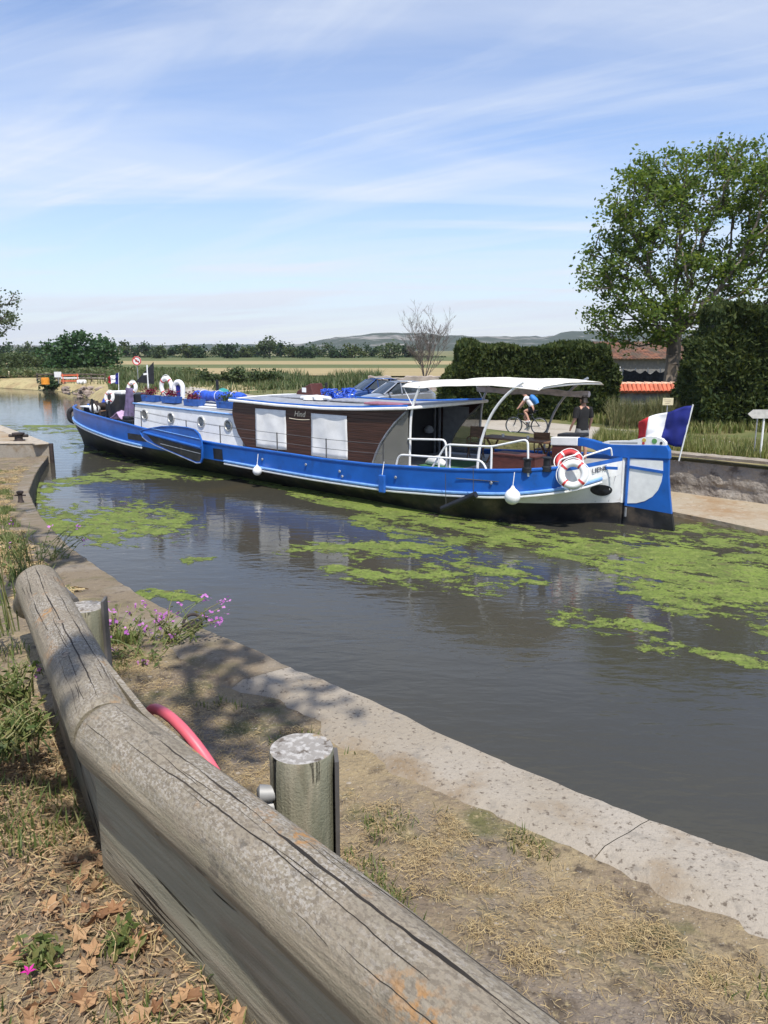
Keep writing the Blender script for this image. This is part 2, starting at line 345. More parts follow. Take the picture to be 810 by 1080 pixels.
# brown planked wheelhouse side: horizontal boards
def plank_mat():
    m = pmat('varnished_brown_boards', (0.060, 0.024, 0.014), .45, var=.25, vscale=2.5, stretch=(.4, 1, 10))
    t = m.node_tree; b = t.nodes['Principled BSDF']; tcn = N(t, 'ShaderNodeTexCoord'); s = N(t, 'ShaderNodeSeparateXYZ'); t.links.new(tcn.outputs['Object'], s.inputs[0])
    fr = math_n(t, 'FRACT', math_n(t, 'MULTIPLY', s.outputs[2], 9.5)); g = ramp(t, fr, [(0.0, 0.0), (0.06, 0.0), (0.14, 1.0), (0.92, 1.0), (1.0, 0.3)])
    bp = N(t, 'ShaderNodeBump'); bp.inputs['Distance'].default_value = 0.012; bp.inputs['Strength'].default_value = 0.9
    t.links.new(g, bp.inputs['Height']); t.links.new(bp.outputs[0], b.inputs['Normal'])
    return m
M['boards'] = plank_mat()

def add_layers(m, base, layers, bumps, rough=.9, coord='Object', pos_scale=None):
    """layers: (scale, detail, lo, hi, colour, stretch) noises stacked over a base colour; bumps: (scale, strength, distance)."""
    t = m.node_tree; b = t.nodes['Principled BSDF']; tcn = N(t, 'ShaderNodeTexCoord'); c = None
    for i, (sc_, det, lo, hi, col, st) in enumerate(layers):
        mp = N(t, 'ShaderNodeMapping'); mp.inputs['Scale'].default_value = st; mp.inputs['Location'].default_value = (3.1 * i, 1.7 * i, .6 * i); t.links.new(tcn.outputs[coord], mp.inputs[0])
        no = N(t, 'ShaderNodeTexNoise'); no.inputs['Scale'].default_value = sc_; no.inputs['Detail'].default_value = det; no.inputs['Roughness'].default_value = .62
        t.links.new(mp.outputs[0], no.inputs['Vector']); f = ramp(t, no.outputs[0], [(lo, 0.0), (hi, 1.0)])
        mx = N(t, 'ShaderNodeMix', data_type='RGBA'); t.links.new(f, mx.inputs[0]); mx.inputs[7].default_value = (*col, 1)
        if c is None: mx.inputs[6].default_value = (*base, 1)
        else: t.links.new(c, mx.inputs[6])
        c = mx.outputs[2]
    t.links.new(c, b.inputs['Base Color']); b.inputs['Roughness'].default_value = rough; b.inputs['Specular IOR Level'].default_value = .25
    prev = None
    for sc_, st, di in bumps:
        no = N(t, 'ShaderNodeTexNoise'); no.inputs['Scale'].default_value = sc_; no.inputs['Detail'].default_value = 7; t.links.new(tcn.outputs[coord], no.inputs['Vector'])
        bp = N(t, 'ShaderNodeBump'); bp.inputs['Strength'].default_value = st; bp.inputs['Distance'].default_value = di; t.links.new(no.outputs[0], bp.inputs['Height'])
        if prev is not None: t.links.new(prev, bp.inputs['Normal'])
        prev = bp.outputs[0]
    if prev is not None: t.links.new(prev, b.inputs['Normal'])
    return m, c
def newmat(name):
    m = bpy.data.materials.new(name); m.use_nodes = True; return m
M['near_ground'], _ = add_layers(newmat('dry_earth_and_grass'), (0.185, 0.142, 0.098),
    [(1.6, 7, .44, .60, (0.27, 0.21, 0.125), (1, 1, 1)), (2.4, 8, .54, .64, (0.115, 0.11, 0.045), (1, 1, 1)), (1.3, 7, .55, .63, (0.19, 0.155, 0.12), (1, 1, 1)), (9, 6, .54, .66, (0.085, 0.065, 0.045), (1, 1, 1)),
     (38, 5, .55, .72, (0.34, 0.27, 0.15), (1, 1, 1)), (60, 4, .60, .75, (0.06, 0.045, 0.03), (1, 1, 1)), (120, 3, .63, .72, (.40, .37, .32), (1, 1, 1))],
    [(8, .5, .05), (45, .7, .02), (160, .6, .006)])
M['coping'], _ = add_layers(newmat('weathered_concrete_coping'), (0.30, 0.258, 0.20),
    [(1.2, 6, .42, .66, (0.36, 0.32, 0.265), (1, 1, 1)), (2.6, 8, .52, .68, (0.23, 0.17, 0.105), (1, 1, 1)), (14, 5, .56, .70, (0.24, 0.215, 0.18), (1, 1, 1)), (48, 5, .57, .66, (0.13, 0.105, 0.08), (1, 1, 1)), (90, 4, .56, .70, (0.27, 0.235, 0.19), (1, 1, 1)), (130, 3, .66, .74, (0.50, 0.46, 0.40), (1, 1, 1))],
    [(5, .3, .03), (40, .5, .01), (140, .5, .004)])
M['coping_soiled'], _ = add_layers(newmat('earth_stained_coping'), (0.21, 0.165, 0.11),
    [(1.6, 6, .48, .66, (0.27, 0.235, 0.19), (1, 1, 1)), (2.2, 8, .52, .66, (0.14, 0.12, 0.06), (1, 1, 1)), (14, 5, .55, .7, (0.13, 0.10, 0.07), (1, 1, 1)), (70, 3, .62, .7, (0.34, 0.29, 0.2), (1, 1, 1))],
    [(5, .5, .04), (40, .6, .015), (140, .5, .005)])
M['wetwall'], _ = add_layers(newmat('stained_quay_wall'), (0.13, 0.115, 0.085), [(2.5, 7, .45, .62, (0.20, 0.175, 0.13), (1, 1, .4)), (3.5, 8, .54, .66, (0.06, 0.065, 0.03), (1, 1, .5))], [(6, .7, .06), (30, .6, .02)])
M['far_wall'], _ = add_layers(newmat('old_stone_retaining_wall'), (0.30, 0.27, 0.235),
    [(1.5, 7, .48, .62, (0.34, 0.30, 0.25), (1, 1, 1)), (2.6, 8, .50, .66, (0.12, 0.10, 0.085), (1, 1, 1)), (5, 5, .60, .7, (0.42, 0.39, 0.34), (1, 1, 1))], [(3, .8, .15), (14, .7, .05)])
M['ledge'], _ = add_layers(newmat('dusty_concrete_ledge'), (0.36, 0.30, 0.215),
    [(.8, 6, .45, .65, (0.30, 0.20, 0.11), (1, 1, 1)), (4, 8, .52, .7, (0.42, 0.36, 0.28), (1, 1, 1)), (9, 6, .6, .7, (0.16, 0.13, 0.07), (1, 1, 1))], [(6, .6, .05), (30, .5, .02)])
M['far_ground'], _ = add_layers(newmat('far_bank_grass_and_earth'), (0.17, 0.155, 0.065),
    [(.35, 6, .42, .62, (0.10, 0.125, 0.04), (1, 1, 1)), (.12, 6, .50, .64, (0.30, 0.25, 0.13), (1, 1, 1)), (2.5, 6, .55, .7, (0.08, 0.10, 0.03), (1, 1, 1))], [(2, .6, .2), (9, .6, .06)])
M['gravel'], _ = add_layers(newmat('pale_gravel_track'), (0.40, 0.36, 0.30),
    [(.7, 6, .45, .65, (0.33, 0.29, 0.23), (1, 1, 1)), (9, 6, .55, .7, (0.48, 0.44, 0.38), (1, 1, 1))], [(12, .4, .03)])
M['drybank'], _ = add_layers(newmat('pale_dry_grass_bank'), (0.42, 0.35, 0.18),
    [(.5, 6, .45, .62, (0.33, 0.25, 0.13), (1, 1, 1)), (2, 7, .54, .68, (0.16, 0.15, 0.06), (1, 1, 1))], [(4, .6, .1)])
M['stubble'], _ = add_layers(newmat('ripe_stubble_field'), (0.36, 0.28, 0.14), [(.05, 6, .45, .65, (0.30, 0.24, 0.12), (.3, 3, 1)), (.4, 5, .55, .7, (0.24, 0.21, 0.10), (.2, 2, 1))], [])
M['crop'], _ = add_layers(newmat('green_crop_field'), (0.10, 0.12, 0.04), [(.05, 6, .45, .65, (0.14, 0.15, 0.055), (.3, 3, 1)), (.4, 5, .55, .7, (0.07, 0.09, 0.03), (.2, 2, 1))], [])
M['hill'], _ = add_layers(newmat('scrub_and_limestone_hill'), (0.045, 0.058, 0.032),
    [(.007, 8, .54, .62, (0.26, 0.24, 0.21), (1, 1, 3)), (.03, 8, .50, .60, (0.035, 0.05, 0.026), (1, 1, 1)), (.016, 9, .60, .66, (0.36, 0.33, 0.30), (1, 1, 3))], [])

# canal water
def water_mat():
    m = newmat('murky_canal_water'); t = m.node_tree; b = t.nodes['Principled BSDF']; tcn = N(t, 'ShaderNodeTexCoord')
    n0 = N(t, 'ShaderNodeTexNoise'); n0.inputs['Scale'].default_value = .16; n0.inputs['Detail'].default_value = 5; n0.inputs['Distortion'].default_value = .5; t.links.new(tcn.outputs['Object'], n0.inputs['Vector'])
    c = ramp(t, n0.outputs[0], [(.40, (0.050, 0.048, 0.038)), (.60, (0.056, 0.052, 0.038)), (.72, (0.086, 0.066, 0.034))])
    t.links.new(c, b.inputs['Base Color']); b.inputs['Roughness'].default_value = .02; b.inputs['IOR'].default_value = 1.333
    prev = None
    for sc_, st, di, stretch, rot in ((0.9, .11, .10, (1, 2.6, 1), R(35)), (3.0, .10, .035, (1, 2.4, 1), R(20)), (8.0, .05, .010, (1, 1.8, 1), R(-15))):
        mp = N(t, 'ShaderNodeMapping'); mp.inputs['Scale'].default_value = stretch; mp.inputs['Rotation'].default_value = (0, 0, rot); t.links.new(tcn.outputs['Object'], mp.inputs[0])
        no = N(t, 'ShaderNodeTexNoise'); no.inputs['Scale'].default_value = sc_; no.inputs['Detail'].default_value = 3; no.inputs['Distortion'].default_value = .4; t.links.new(mp.outputs[0], no.inputs['Vector'])
        bp = N(t, 'ShaderNodeBump'); bp.inputs['Strength'].default_value = st; bp.inputs['Distance'].default_value = di; t.links.new(no.outputs[0], bp.inputs['Height'])
        if prev is not None: t.links.new(prev, bp.inputs['Normal'])
        prev = bp.outputs[0]
    t.links.new(prev, b.inputs['Normal'])
    return m
M['water'] = water_mat()
M['duckweed'], _ = add_layers(newmat('duckweed'), (0.165, 0.22, 0.040), [(1.1, 6, .42, .60, (0.105, 0.14, 0.030), (1, 1, 1)), (5, 6, .48, .62, (0.20, 0.235, 0.06), (1, 1, 1)), (3, 7, .56, .66, (0.12, 0.115, 0.045), (1, 1, 1)), (22, 5, .50, .62, (0.075, 0.095, 0.024), (1, 1, 1))], [(40, .5, .01)], rough=.8)

# weathered log: grain along local X, silver grey with pale and orange lichen on the upper side
def log_mat(name, k_streak=1.0, lichen=True):
    m = newmat(name); t = m.node_tree; b = t.nodes['Principled BSDF']; tcn = N(t, 'ShaderNodeTexCoord')
    def nz(sc_, st, det=6, dist=0.0, lo=0, hi=1, loc=(0, 0, 0)):
        mp = N(t, 'ShaderNodeMapping'); mp.inputs['Scale'].default_value = st; mp.inputs['Location'].default_value = loc; t.links.new(tcn.outputs['Object'], mp.inputs[0])
        no = N(t, 'ShaderNodeTexNoise'); no.inputs['Scale'].default_value = sc_; no.inputs['Detail'].default_value = det; no.inputs['Distortion'].default_value = dist; no.inputs['Roughness'].default_value = .6
        t.links.new(mp.outputs[0], no.inputs['Vector']); return no.outputs[0]
    def mix(f, a, col):
        mx = N(t, 'ShaderNodeMix', data_type='RGBA'); t.links.new(f, mx.inputs[0])
        if isinstance(a, tuple): mx.inputs[6].default_value = (*a, 1)
        else: t.links.new(a, mx.inputs[6])
        mx.inputs[7].default_value = (*col, 1); return mx.outputs[2]
    grain = nz(34, (.07, 1, 1), 6, .4)
    c = ramp(t, grain, [(.3, (0.19, 0.155, 0.105)), (.5, (0.28, 0.235, 0.165)), (.7, (0.36, 0.31, 0.225))])
    rings = nz(5, (.10, 1, 1), 3, 1.6)
    c = mix(ramp(t, math_n(t, 'FRACT', math_n(t, 'MULTIPLY', rings, 7)), [(0, .0), (.5, .40 if lichen else .75 * k_streak), (1, 0)]), c, (0.15, 0.15, 0.10))
    g = N(t, 'ShaderNodeNewGeometry'); s = N(t, 'ShaderNodeSeparateXYZ'); t.links.new(g.outputs['Normal'], s.inputs[0])
    up = ramp(t, s.outputs[2], [(.15, 0.0), (.75, 1.0)])      # lichen and bleaching live on the side that faces the sky
    cr = nz(9.0, (.07, 1.0, 1.0), 3, .25, loc=(4, 2, 1)); crack = math_n(t, 'MULTIPLY', ramp(t, math_n(t, 'ABSOLUTE', math_n(t, 'SUBTRACT', cr, .5)), [(0.0, 1.0), (.006, .9), (.013, 0.0)]), ramp(t, nz(2.2, (1, 1, 1), 3, loc=(9, 4, 2)), [(.50, 0.0), (.56, 1.0)]))
    if lichen:
        c = mix(math_n(t, 'MULTIPLY', up, .55), c, (0.255, 0.22, 0.175))
        c = mix(math_n(t, 'MULTIPLY', ramp(t, nz(120, (.6, 1, 1), 5, loc=(5, 5, 5)), [(.48, 0.0), (.56, 1.0)]), math_n(t, 'MULTIPLY', up, .65)), c, (0.15, 0.125, 0.095))
        pale = math_n(t, 'MULTIPLY', ramp(t, nz(150, (.7, 1, 1), 5), [(.50, 0.0), (.56, 1.0)]), ramp(t, nz(7, (.5, 1, 1), 6), [(.44, .08), (.58, 1.0)]))
        c = mix(math_n(t, 'MULTIPLY', math_n(t, 'MULTIPLY', pale, up), .60), c, (0.42, 0.39, 0.345))
        dk = math_n(t, 'MULTIPLY', ramp(t, nz(30, (.7, 1, 1), 6, loc=(7, 1, 3)), [(.55, 0.0), (.62, 1.0)]), ramp(t, nz(5, (.7, 1, 1), 4, loc=(1, 5, 2)), [(.52, .0), (.64, 1.0)]))
        c = mix(math_n(t, 'MULTIPLY', dk, .75), c, (0.10, 0.09, 0.075))
        og = math_n(t, 'MULTIPLY', math_n(t, 'MULTIPLY', ramp(t, nz(5, (.8, 1, 1), 4, loc=(2, 8, 5)), [(.555, 0.0), (.64, 1.0)]), ramp(t, nz(45, (1, 1, 1), 5, loc=(1, 2, 5)), [(.46, 0.0), (.56, 1.0)])), up)
        c = mix(math_n(t, 'MULTIPLY', og, .65), c, (0.42, 0.20, 0.05))
    else:
        c = mix(math_n(t, 'MULTIPLY', ramp(t, nz(22, (.06, 1, 1), 5, .5, loc=(2, 6, 1)), [(.46, 0.0), (.58, 1.0)]), .60 * k_streak), c, (0.125, 0.13, 0.09))
        st = ramp(t, nz(5, (.25, 1.4, 1.4), 5, .8, loc=(3, 3, 3)), [(.50, 0.0), (.62, 1.0)])
        c = mix(math_n(t, 'MULTIPLY', st, .75 * k_streak), c, (0.09, 0.105, 0.07)); c = mix(math_n(t, 'MULTIPLY', ramp(t, nz(4, (.3, 1.6, 1.6), 4, 1.5, loc=(6, 1, 3)), [(.46, 0.0), (.56, 1.0)]), .5), c, (0.30, 0.29, 0.21))
    c = mix(math_n(t, 'MULTIPLY', crack, .0 if lichen else .9), c, (0.025, 0.02, 0.015))
    t.links.new(c, b.inputs['Base Color']); b.inputs['Roughness'].default_value = .9; b.inputs['Specular IOR Level'].default_value = .2
    h = math_n(t, 'SUBTRACT', math_n(t, 'MULTIPLY', grain, .5), math_n(t, 'MULTIPLY', crack, 0.0 if lichen else 1.5))
    bp = N(t, 'ShaderNodeBump'); bp.inputs['Strength'].default_value = 1.0; bp.inputs['Distance'].default_value = .014; t.links.new(h, bp.inputs['Height'])
    n2 = nz(160, (1, 1, 1), 4); bp2 = N(t, 'ShaderNodeBump'); bp2.inputs['Strength'].default_value = .7; bp2.inputs['Distance'].default_value = .004; t.links.new(n2, bp2.inputs['Height']); t.links.new(bp.outputs[0], bp2.inputs['Normal'])
    t.links.new(bp2.outputs[0], b.inputs['Normal'])
    return m
M['log'] = log_mat('weathered_grey_log')
M['postwood'] = log_mat('greenish_post_wood', lichen=False)
M['boardwood'] = log_mat('greenish_kick_board_wood', .22, lichen=False)
M['endgrain'], _ = add_layers(newmat('bleached_end_grain'), (0.27, 0.25, 0.225), [(60, 5, .48, .60, (0.43, 0.41, 0.38), (1, 1, 1)), (35, 6, .54, .64, (0.12, 0.10, 0.08), (1, 1, 1)), (14, 5, .58, .66, (.34, .25, .14), (1, 1, 1))], [(60, .6, .006)])
M['board'], _ = add_layers(newmat('grey_kick_board'), (0.29, 0.245, 0.17), [(6, 6, .45, .65, (0.20, 0.17, 0.125), (.2, 1, 1)), (20, 5, .55, .7, (0.32, 0.29, 0.22), (.2, 1, 1)), (3, 6, .55, .7, (0.14, .125, .095), (1, 1, 1))], [(30, .4, .006)])

# ================================================================== THE SETTING
# ---- canal water
wb = MB(); wb.grid([[(x, y, 0.0) for x in (-500, -120, -40, 0, 40, 120, 500)] for y in (-300, -40, 0, 40, 120, 400)])
water = wb.build('canal_water', M['water']); tag(water, 'murky still canal water between the two banks', 'water', kind='structure')

# ---- near bank: a quay edge that drops from the fence towards the far pier
EDGE = [(30, -22), (12, -7), (4.5, -0.62), (2.4, 1.18), (1.21, 2.19), (0.82, 2.48), (0.59, 2.69), (0.33, 2.93), (-0.07, 3.35), (-0.51, 3.75), (-1.01, 4.30), (-1.73, 5.27), (-2.66, 6.80),
        (-3.22, 7.73), (-3.99, 9.2), (-5.25, 11.66), (-6.9, 15.03), (-8.75, 18.84), (-11.0, 24.2), (-11.95, 26.7), (-13.0, 29.8), (-13.3, 30.6)]
def quay_z(y): return float(np.interp(y, [4, 5.28, 6.86, 7.73, 9.2, 11.66, 15.03, 18.84, 24.2, 26.3, 29.8, 31], [2.8, 2.68, 2.5, 2.4, 2.2, 1.85, 1.4, .95, .48, .38, .28, .25]))
def resample(poly, step_fn):
    out = []
    for (x0, y0), (x1, y1) in zip(poly[:-1], poly[1:]):
        L = math.hypot(x1 - x0, y1 - y0); n = max(1, int(L / step_fn((x0 + x1) / 2, (y0 + y1) / 2)))
        for i in range(n): out.append((x0 + (x1 - x0) * i / n, y0 + (y1 - y0) * i / n))
    out.append(poly[-1]); return out
EU = resample(EDGE, lambda x, y: 0.012 + 0.012 * math.hypot(x, y))
DV = Vector((-0.80, -0.60, 0))
def near_z(x, y, v):
    z = quay_z(y); k = min(1, max(0, (v - 1.2) / 0.5)); k = k * k * (3 - 2 * k)
    z += 0.20 * k * max(0, min(1, (14 - y) / 8))
    a = min(1, v / .5)
    z += a * (0.05 * (mnoise.noise((x * .9, y * .9, 0)) + .6 * mnoise.noise((x * 2.7, y * 2.7, 3)))) + .012 * a * mnoise.noise((x * 11, y * 11, 1))
    return z
vs_ = [0, .06, .12, .18, .25, .32, .4, .48, .56, .64, .72, .8, .9, 1.0, 1.1, 1.2, 1.3, 1.4, 1.5, 1.6, 1.75, 1.9, 2.1, 2.3, 2.6, 3, 3.5, 4, 5, 7, 10, 15, 25, 45]
rows = []
for (x, y) in EU:
    rows.append([(x + DV.x * v, y + DV.y * v, near_z(x + DV.x * v, y + DV.y * v, v) - (.012 if v < .05 else 0)) for v in vs_])
near = MB(); near.grid(rows)
ng = near.build('near_ground', M['near_ground'], smooth=True); tag(ng, 'dry trodden earth and grass of the near bank', 'ground', kind='structure')
# the quay wall: vertical face and a worn concrete coping with ragged inner edge, laid in lengths
qw = empty('quay_wall', (0, 3.2, 2.8), label='worn concrete quay edge dropping along the near side of the canal', cat='wall')
face = MB()
nz2 = lambda s, f, k=0: mnoise.noise((s * f, k, 0))
dist = 0; P0 = None; cop = MB(); last = None; run = 0
acc = [0]
for a, b in zip(EU[:-1], EU[1:]): acc.append(acc[-1] + math.hypot(b[0] - a[0], b[1] - a[1]))
J0 = acc[min(range(len(EU)), key=lambda i: (EU[i][0] - .93) ** 2 + (EU[i][1] - 2.40) ** 2)]
fr = []
def cop_row(s, x, y, shrink=0):
    wd = 0.345 + 0.07 * nz2(s, 1.3) + 0.07 * nz2(s, 4.1, 2) + .035 * nz2(s, 12, 4) + .015 * nz2(s, 31, 4)
    out = 0.016 * nz2(s, 5, 7) + .011 * nz2(s, 17, 9) + .006 * nz2(s, 45, 9) - .002
    z = quay_z(y); r = []
    for q in (0, .05, .2, .4, .6, .8, 1.0):
        v = -out + q * (wd + out) + .0
        zz_ = z + .022 + .006 * nz2(s, 3 + q * 9, q * 5)
        if q == 0: zz_ -= .018
        if q == 1.0: zz_ = near_z(x + DV.x * v, y + DV.y * v, v) - .006
        r.append((x + DV.x * v, y + DV.y * v, zz_))
    return r
seg = []; segs = []
nextj = J0 - 6 * 1.9
while nextj < acc[0]: nextj += 1.9
for i, (x, y) in enumerate(EU):
    s = acc[i]
    seg.append(cop_row(s, x, y))
    if s >= nextj and len(seg) > 2:
        cop.grid(seg, mi=1 if y > 3.9 else 0); seg = []; nextj += 1.9
        x2, y2 = EU[min(i, len(EU) - 1)]; k = .003 / max(.004, (acc[min(i + 1, len(acc) - 1)] - s))
        if i + 1 < len(EU): seg.append(cop_row(s, x2 + (EU[i + 1][0] - x2) * k, y2 + (EU[i + 1][1] - y2) * k))
if len(seg) > 1: cop.grid(seg, mi=1)
cop.build('coping', [M['coping'], M['coping_soiled']], qw, smooth=True).matrix_parent_inverse = Matrix.Translation(-Vector((0, 3.2, 2.8)))
for i, (x, y) in enumerate(EU):
    s = acc[i]; out = 0.016 * nz2(s, 5, 7) + .011 * nz2(s, 17, 9) + .006 * nz2(s, 45, 9) - .002; z = quay_z(y)
    fr.append([(x - DV.x * out, y - DV.y * out, z + .004), (x, y, z - .25), (x, y, z - .9), (x, y, -1.0)])
face.grid(fr, flip=True); face.build('wall_face', M['wetwall'], qw).matrix_parent_inverse = Matrix.Translation(-Vector((0, 3.2, 2.8)))

# far end of the near bank: a paved pier a step above the sloping bank
PC = at_y(52, 467, 30.45)
pier = empty('quay_pier', (PC.x - 4, PC.y + 3, .79), label='low stone pier with pale edge at the far end of the near bank', cat='pier')
pm = MB(); p1 = at_z(0, 448, .79); far1 = PC + (p1 - PC) * 7
out = [(PC.x, PC.y), (far1.x, far1.y), (far1.x - 60, far1.y - 20), (PC.x - 60, PC.y)]
pm.prism(out, -1.0, .73, axis='z'); o = pm.build('pier_body', M['coping'], pier); o.matrix_parent_inverse = Matrix.Translation(-Vector(pier.location))
def strip_along(a, b, w, z0, z1, mb):
    d = (b - a).normalized(); n = Vector((-d.y, d.x, 0))
    mb.prism([(a.x, a.y), (b.x, b.y), (b.x + n.x * w, b.y + n.y * w), (a.x + n.x * w, a.y + n.y * w)], z0, z1, axis='z')
pm = MB(); strip_along(PC + Vector((.02, -.02, 0)), PC + (p1 - PC) * 6, .55, .733, .79, pm)
strip_along(PC + Vector((-40, -.03, 0)), PC + Vector((-.56, -.03, 0)), .6, .733, .788, pm)
o = pm.build('edge_stone', pmat('pale_edge_stone', (.42, .36, .28), .9, var=.15, bump=.3, dirt=(.25, .2, .14)), pier, bevel=.02); o.matrix_parent_inverse = Matrix.Translation(-Vector(pier.location))
pm = MB(); pm.tube([PC + Vector((.08, -.05, -.02)), PC + Vector((.08, -.05, -.85))], .09, 8); o = pm.build('corner_fender', M['iron'], pier); o.matrix_parent_inverse = Matrix.Translation(-Vector(pier.location))
pm = MB(); pm.prism([(PC.x - .6, PC.y + .55), (far1.x - .6, far1.y + .2), (far1.x - 58, far1.y - 20), (PC.x - 58, PC.y + .6)], .732, .76, axis='z')
o = pm.build('pier_earth', M['ledge'], pier); o.matrix_parent_inverse = Matrix.Translation(-Vector(pier.location))
def bollard_small(px, py, z, label, h=.28, r=.11):
    p = at_z(px, py, z); b = MB(); b.lathe([(r * 1.3, 0), (r * 1.3, .03), (r, .05), (r * .9, h * .7), (r * 1.5, h * .8), (r * 1.5, h * .95), (r * .9, h)], 14)
    b.tube([(-r * 2.4, 0, h * .62), (r * 2.4, 0, h * .62)], r * .38, 8)
    o = b.build('mooring_bollard', M['iron'], smooth=True, loc=p); tag(o, label, 'bollard'); return o
bollard_small(20, 465, .76, 'rusty iron bollard on the low stone pier', .34, .16)
bollard_small(22, 530, quay_z(15.3), 'small iron mooring post on the curved quay edge', .24, .045)
p = at_z(203, 663, quay_z(4.45) + .02); b = MB(); b.box((0, 0, .02), (.10, .07, .03), rz=.7)
b.tube([(math.cos(a) * .05, math.sin(a) * .05 * .8, .045 + .03 * math.sin(a)) for a in np.linspace(0, 2 * math.pi, 17)[:-1]], .009, 7, closed=True)
tag(b.build('mooring_ring', M['iron'], smooth=True, loc=p), 'iron mooring ring on the quay edge beside the pink flowers', 'ring')

# ---- far bank and country to the horizon
BANK = [(2300, -2700), (30, -9), (9.2, 18.15), (7.7, 20.45), (5.5, 23.6), (0, 30.5), (-12, 45), (-24, 65), (-31, 80), (-46, 92), (-90, 125), (-260, 240), (-2400, 1750)]
BU = resample(BANK, lambda x, y: 0.5 + 0.05 * math.hypot(x, y - 15) ** 1.1)
FV = Vector((0.35, 0.94, 0))
WA = at_z(810, 531, .18); WB = at_z(707, 518, .16)
WD = (WB - WA).normalized()
def v_wall(x, y):                            # distance along FV from the bank edge to the wall line
    d = WD; # solve x + FV t = WA + d s
    den = FV.x * d.y - FV.y * d.x
    return ((WA.x - x) * d.y - (WA.y - y) * d.x) / den
rows = []; mats = []; road = []
farv = [14, 17, 21, 26, 33, 42, 55, 75, 110, 170, 260, 420, 700, 1100, 1700, 2400]
for (x, y) in BU:
    vw = v_wall(x, y); ledge = vw > .7 and x < 29
    vw = min(max(vw, .7), 5)
    if ledge or x >= 29: pv = [(0, -1.2), (.01, .12), (vw * .33, .14), (vw * .66, .15), (vw, .17), (vw + .25, 1.12), (vw + .7, 1.20), (5.6 if vw < 4.5 else vw + 1, 1.12)]
    else: pv = [(0, -1.2), (.01, .05), (.5, .35), (1.0, .62), (1.7, .86), (2.5, .95), (3.6, .99), (5.6, 1.0)]
    pv += [(6.3, 1.0), (9, 1.0), (11.6, 1.0)] + [(q, 1.0) for q in farv]
    jit = lambda v, k: (0.10 * mnoise.noise((x * .4, v * .4, k)) if .02 < v and not (6 < v < 12) and v < 200 and not (ledge and v <= vw) else 0)
    ex = .12 * mnoise.noise((x * .9, y * .9, 5)) + .05 * mnoise.noise((x * 3, y * 3, 5))
    rows.append([(x + FV.x * (v + (ex if i < 2 else 0)), y + FV.y * (v + (ex if i < 2 else 0)), z + jit(v, 1)) for i, (v, z) in enumerate(pv)])
    mats.append([1 if (i < 4 and (ledge or x >= 29)) else (2 if (i < 14 and x < -14) else 0) for i in range(len(pv) - 1)])
    road.append([(x + FV.x * v + .25 * mnoise.noise((x * .5, k, 2)), y + FV.y * v + .25 * mnoise.noise((x * .5, k, 2)), 1.012) for k, v in ((0, 6.4), (1, 8), (2, 10), (3, 11.5))])
fg = MB(); fg.grid(rows)
nc = len(rows[0]) - 1; fg.m = [mats[i][j] for i in range(len(rows) - 1) for j in range(nc)]
o = fg.build('far_ground', [M['far_ground'], M['ledge'], M['drybank']], smooth=True); tag(o, 'grassy far bank and flat country beyond', 'ground', kind='structure')
rd = MB(); rd.grid([r for r, (x, y) in zip(road, BU) if -120 < x < 60]); tag(rd.build('towpath', M['gravel']), 'pale gravel track along the far bank', 'path', kind='structure')
pk = MB(); pk.prism([(-8.5, 46), (-1, 37.5), (5, 38.5), (4.5, 44), (2, 51), (-7, 56)], 1.0, 1.02, axis='z'); tag(pk.build('car_park', M['gravel']), 'gravel patch where the two cars stand', 'ground', kind='structure')
# retaining wall
rw = empty('retaining_wall', (WB.x, WB.y, .15), label='low rough stone retaining wall with pale capping on the far bank', cat='wall')
wall_end = None
A = WA - WD * 16; Bq = WB + WD * 1.6; L = (Bq - A).length; nrm = Vector((-WD.y, WD.x, 0));  nrm = nrm if nrm.y < 0 else -nrm
ns = 160; rws = []; cps = []
for i in range(ns + 1):
    p = A + WD * (L * i / ns); r = []
    for k in range(10):
        h = .02 + 1.0 * k / 9; q = p + nrm * (.12 - .10 * k / 9 + .05 * mnoise.noise((i * .28, k * .8, 1)) + .035 * mnoise.noise((i * .9, k * 1.9, 4)) - (.05 if k < 4 else 0))
        r.append((q.x, q.y, .10 + h))
    rws.append(r)
    jx = .02 * mnoise.noise((i * .5, 3, 1)); cps.append([tuple(p + nrm * (.20 + jx) + Vector((0, 0, 1.11))), tuple(p + nrm * (.21 + jx) + Vector((0, 0, 1.19 + jx))), tuple(p + nrm * (-.28) + Vector((0, 0, 1.20 + jx)))])
wm = MB(); wm.grid(rws); o = wm.build('stonework', M['far_wall'], rw, smooth=True); o.matrix_parent_inverse = Matrix.Translation(-Vector(rw.location))
wm = MB(); wm.grid(cps); o = wm.build('capping', M['coping'], rw, smooth=True); o.matrix_parent_inverse = Matrix.Translation(-Vector(rw.location))

# fields
for nm, y0, y1, mt, lb in (('stubble_field', 97, 137, 'stubble', 'ripe pale strip of field nearest the reeds'), ('crop_field', 137, 163, 'crop', 'dark green strip between two pale fields'),
                           ('stubble_field', 163, 212, 'stubble', 'ripe pale strip beyond the green strip'), ('crop_field', 212, 330, 'crop', 'green strip at the foot of the tree line')):
    f = MB(); f.grid([[(x, y + 4 * mnoise.noise((x * .03, y, 0)), 1.16 + .1 * (y > 150)) for x in np.linspace(-70 - y * .1, 260, 40)] for y in (y0, y1)]); tag(f.build(nm, M[mt]), lb, 'field', kind='structure')

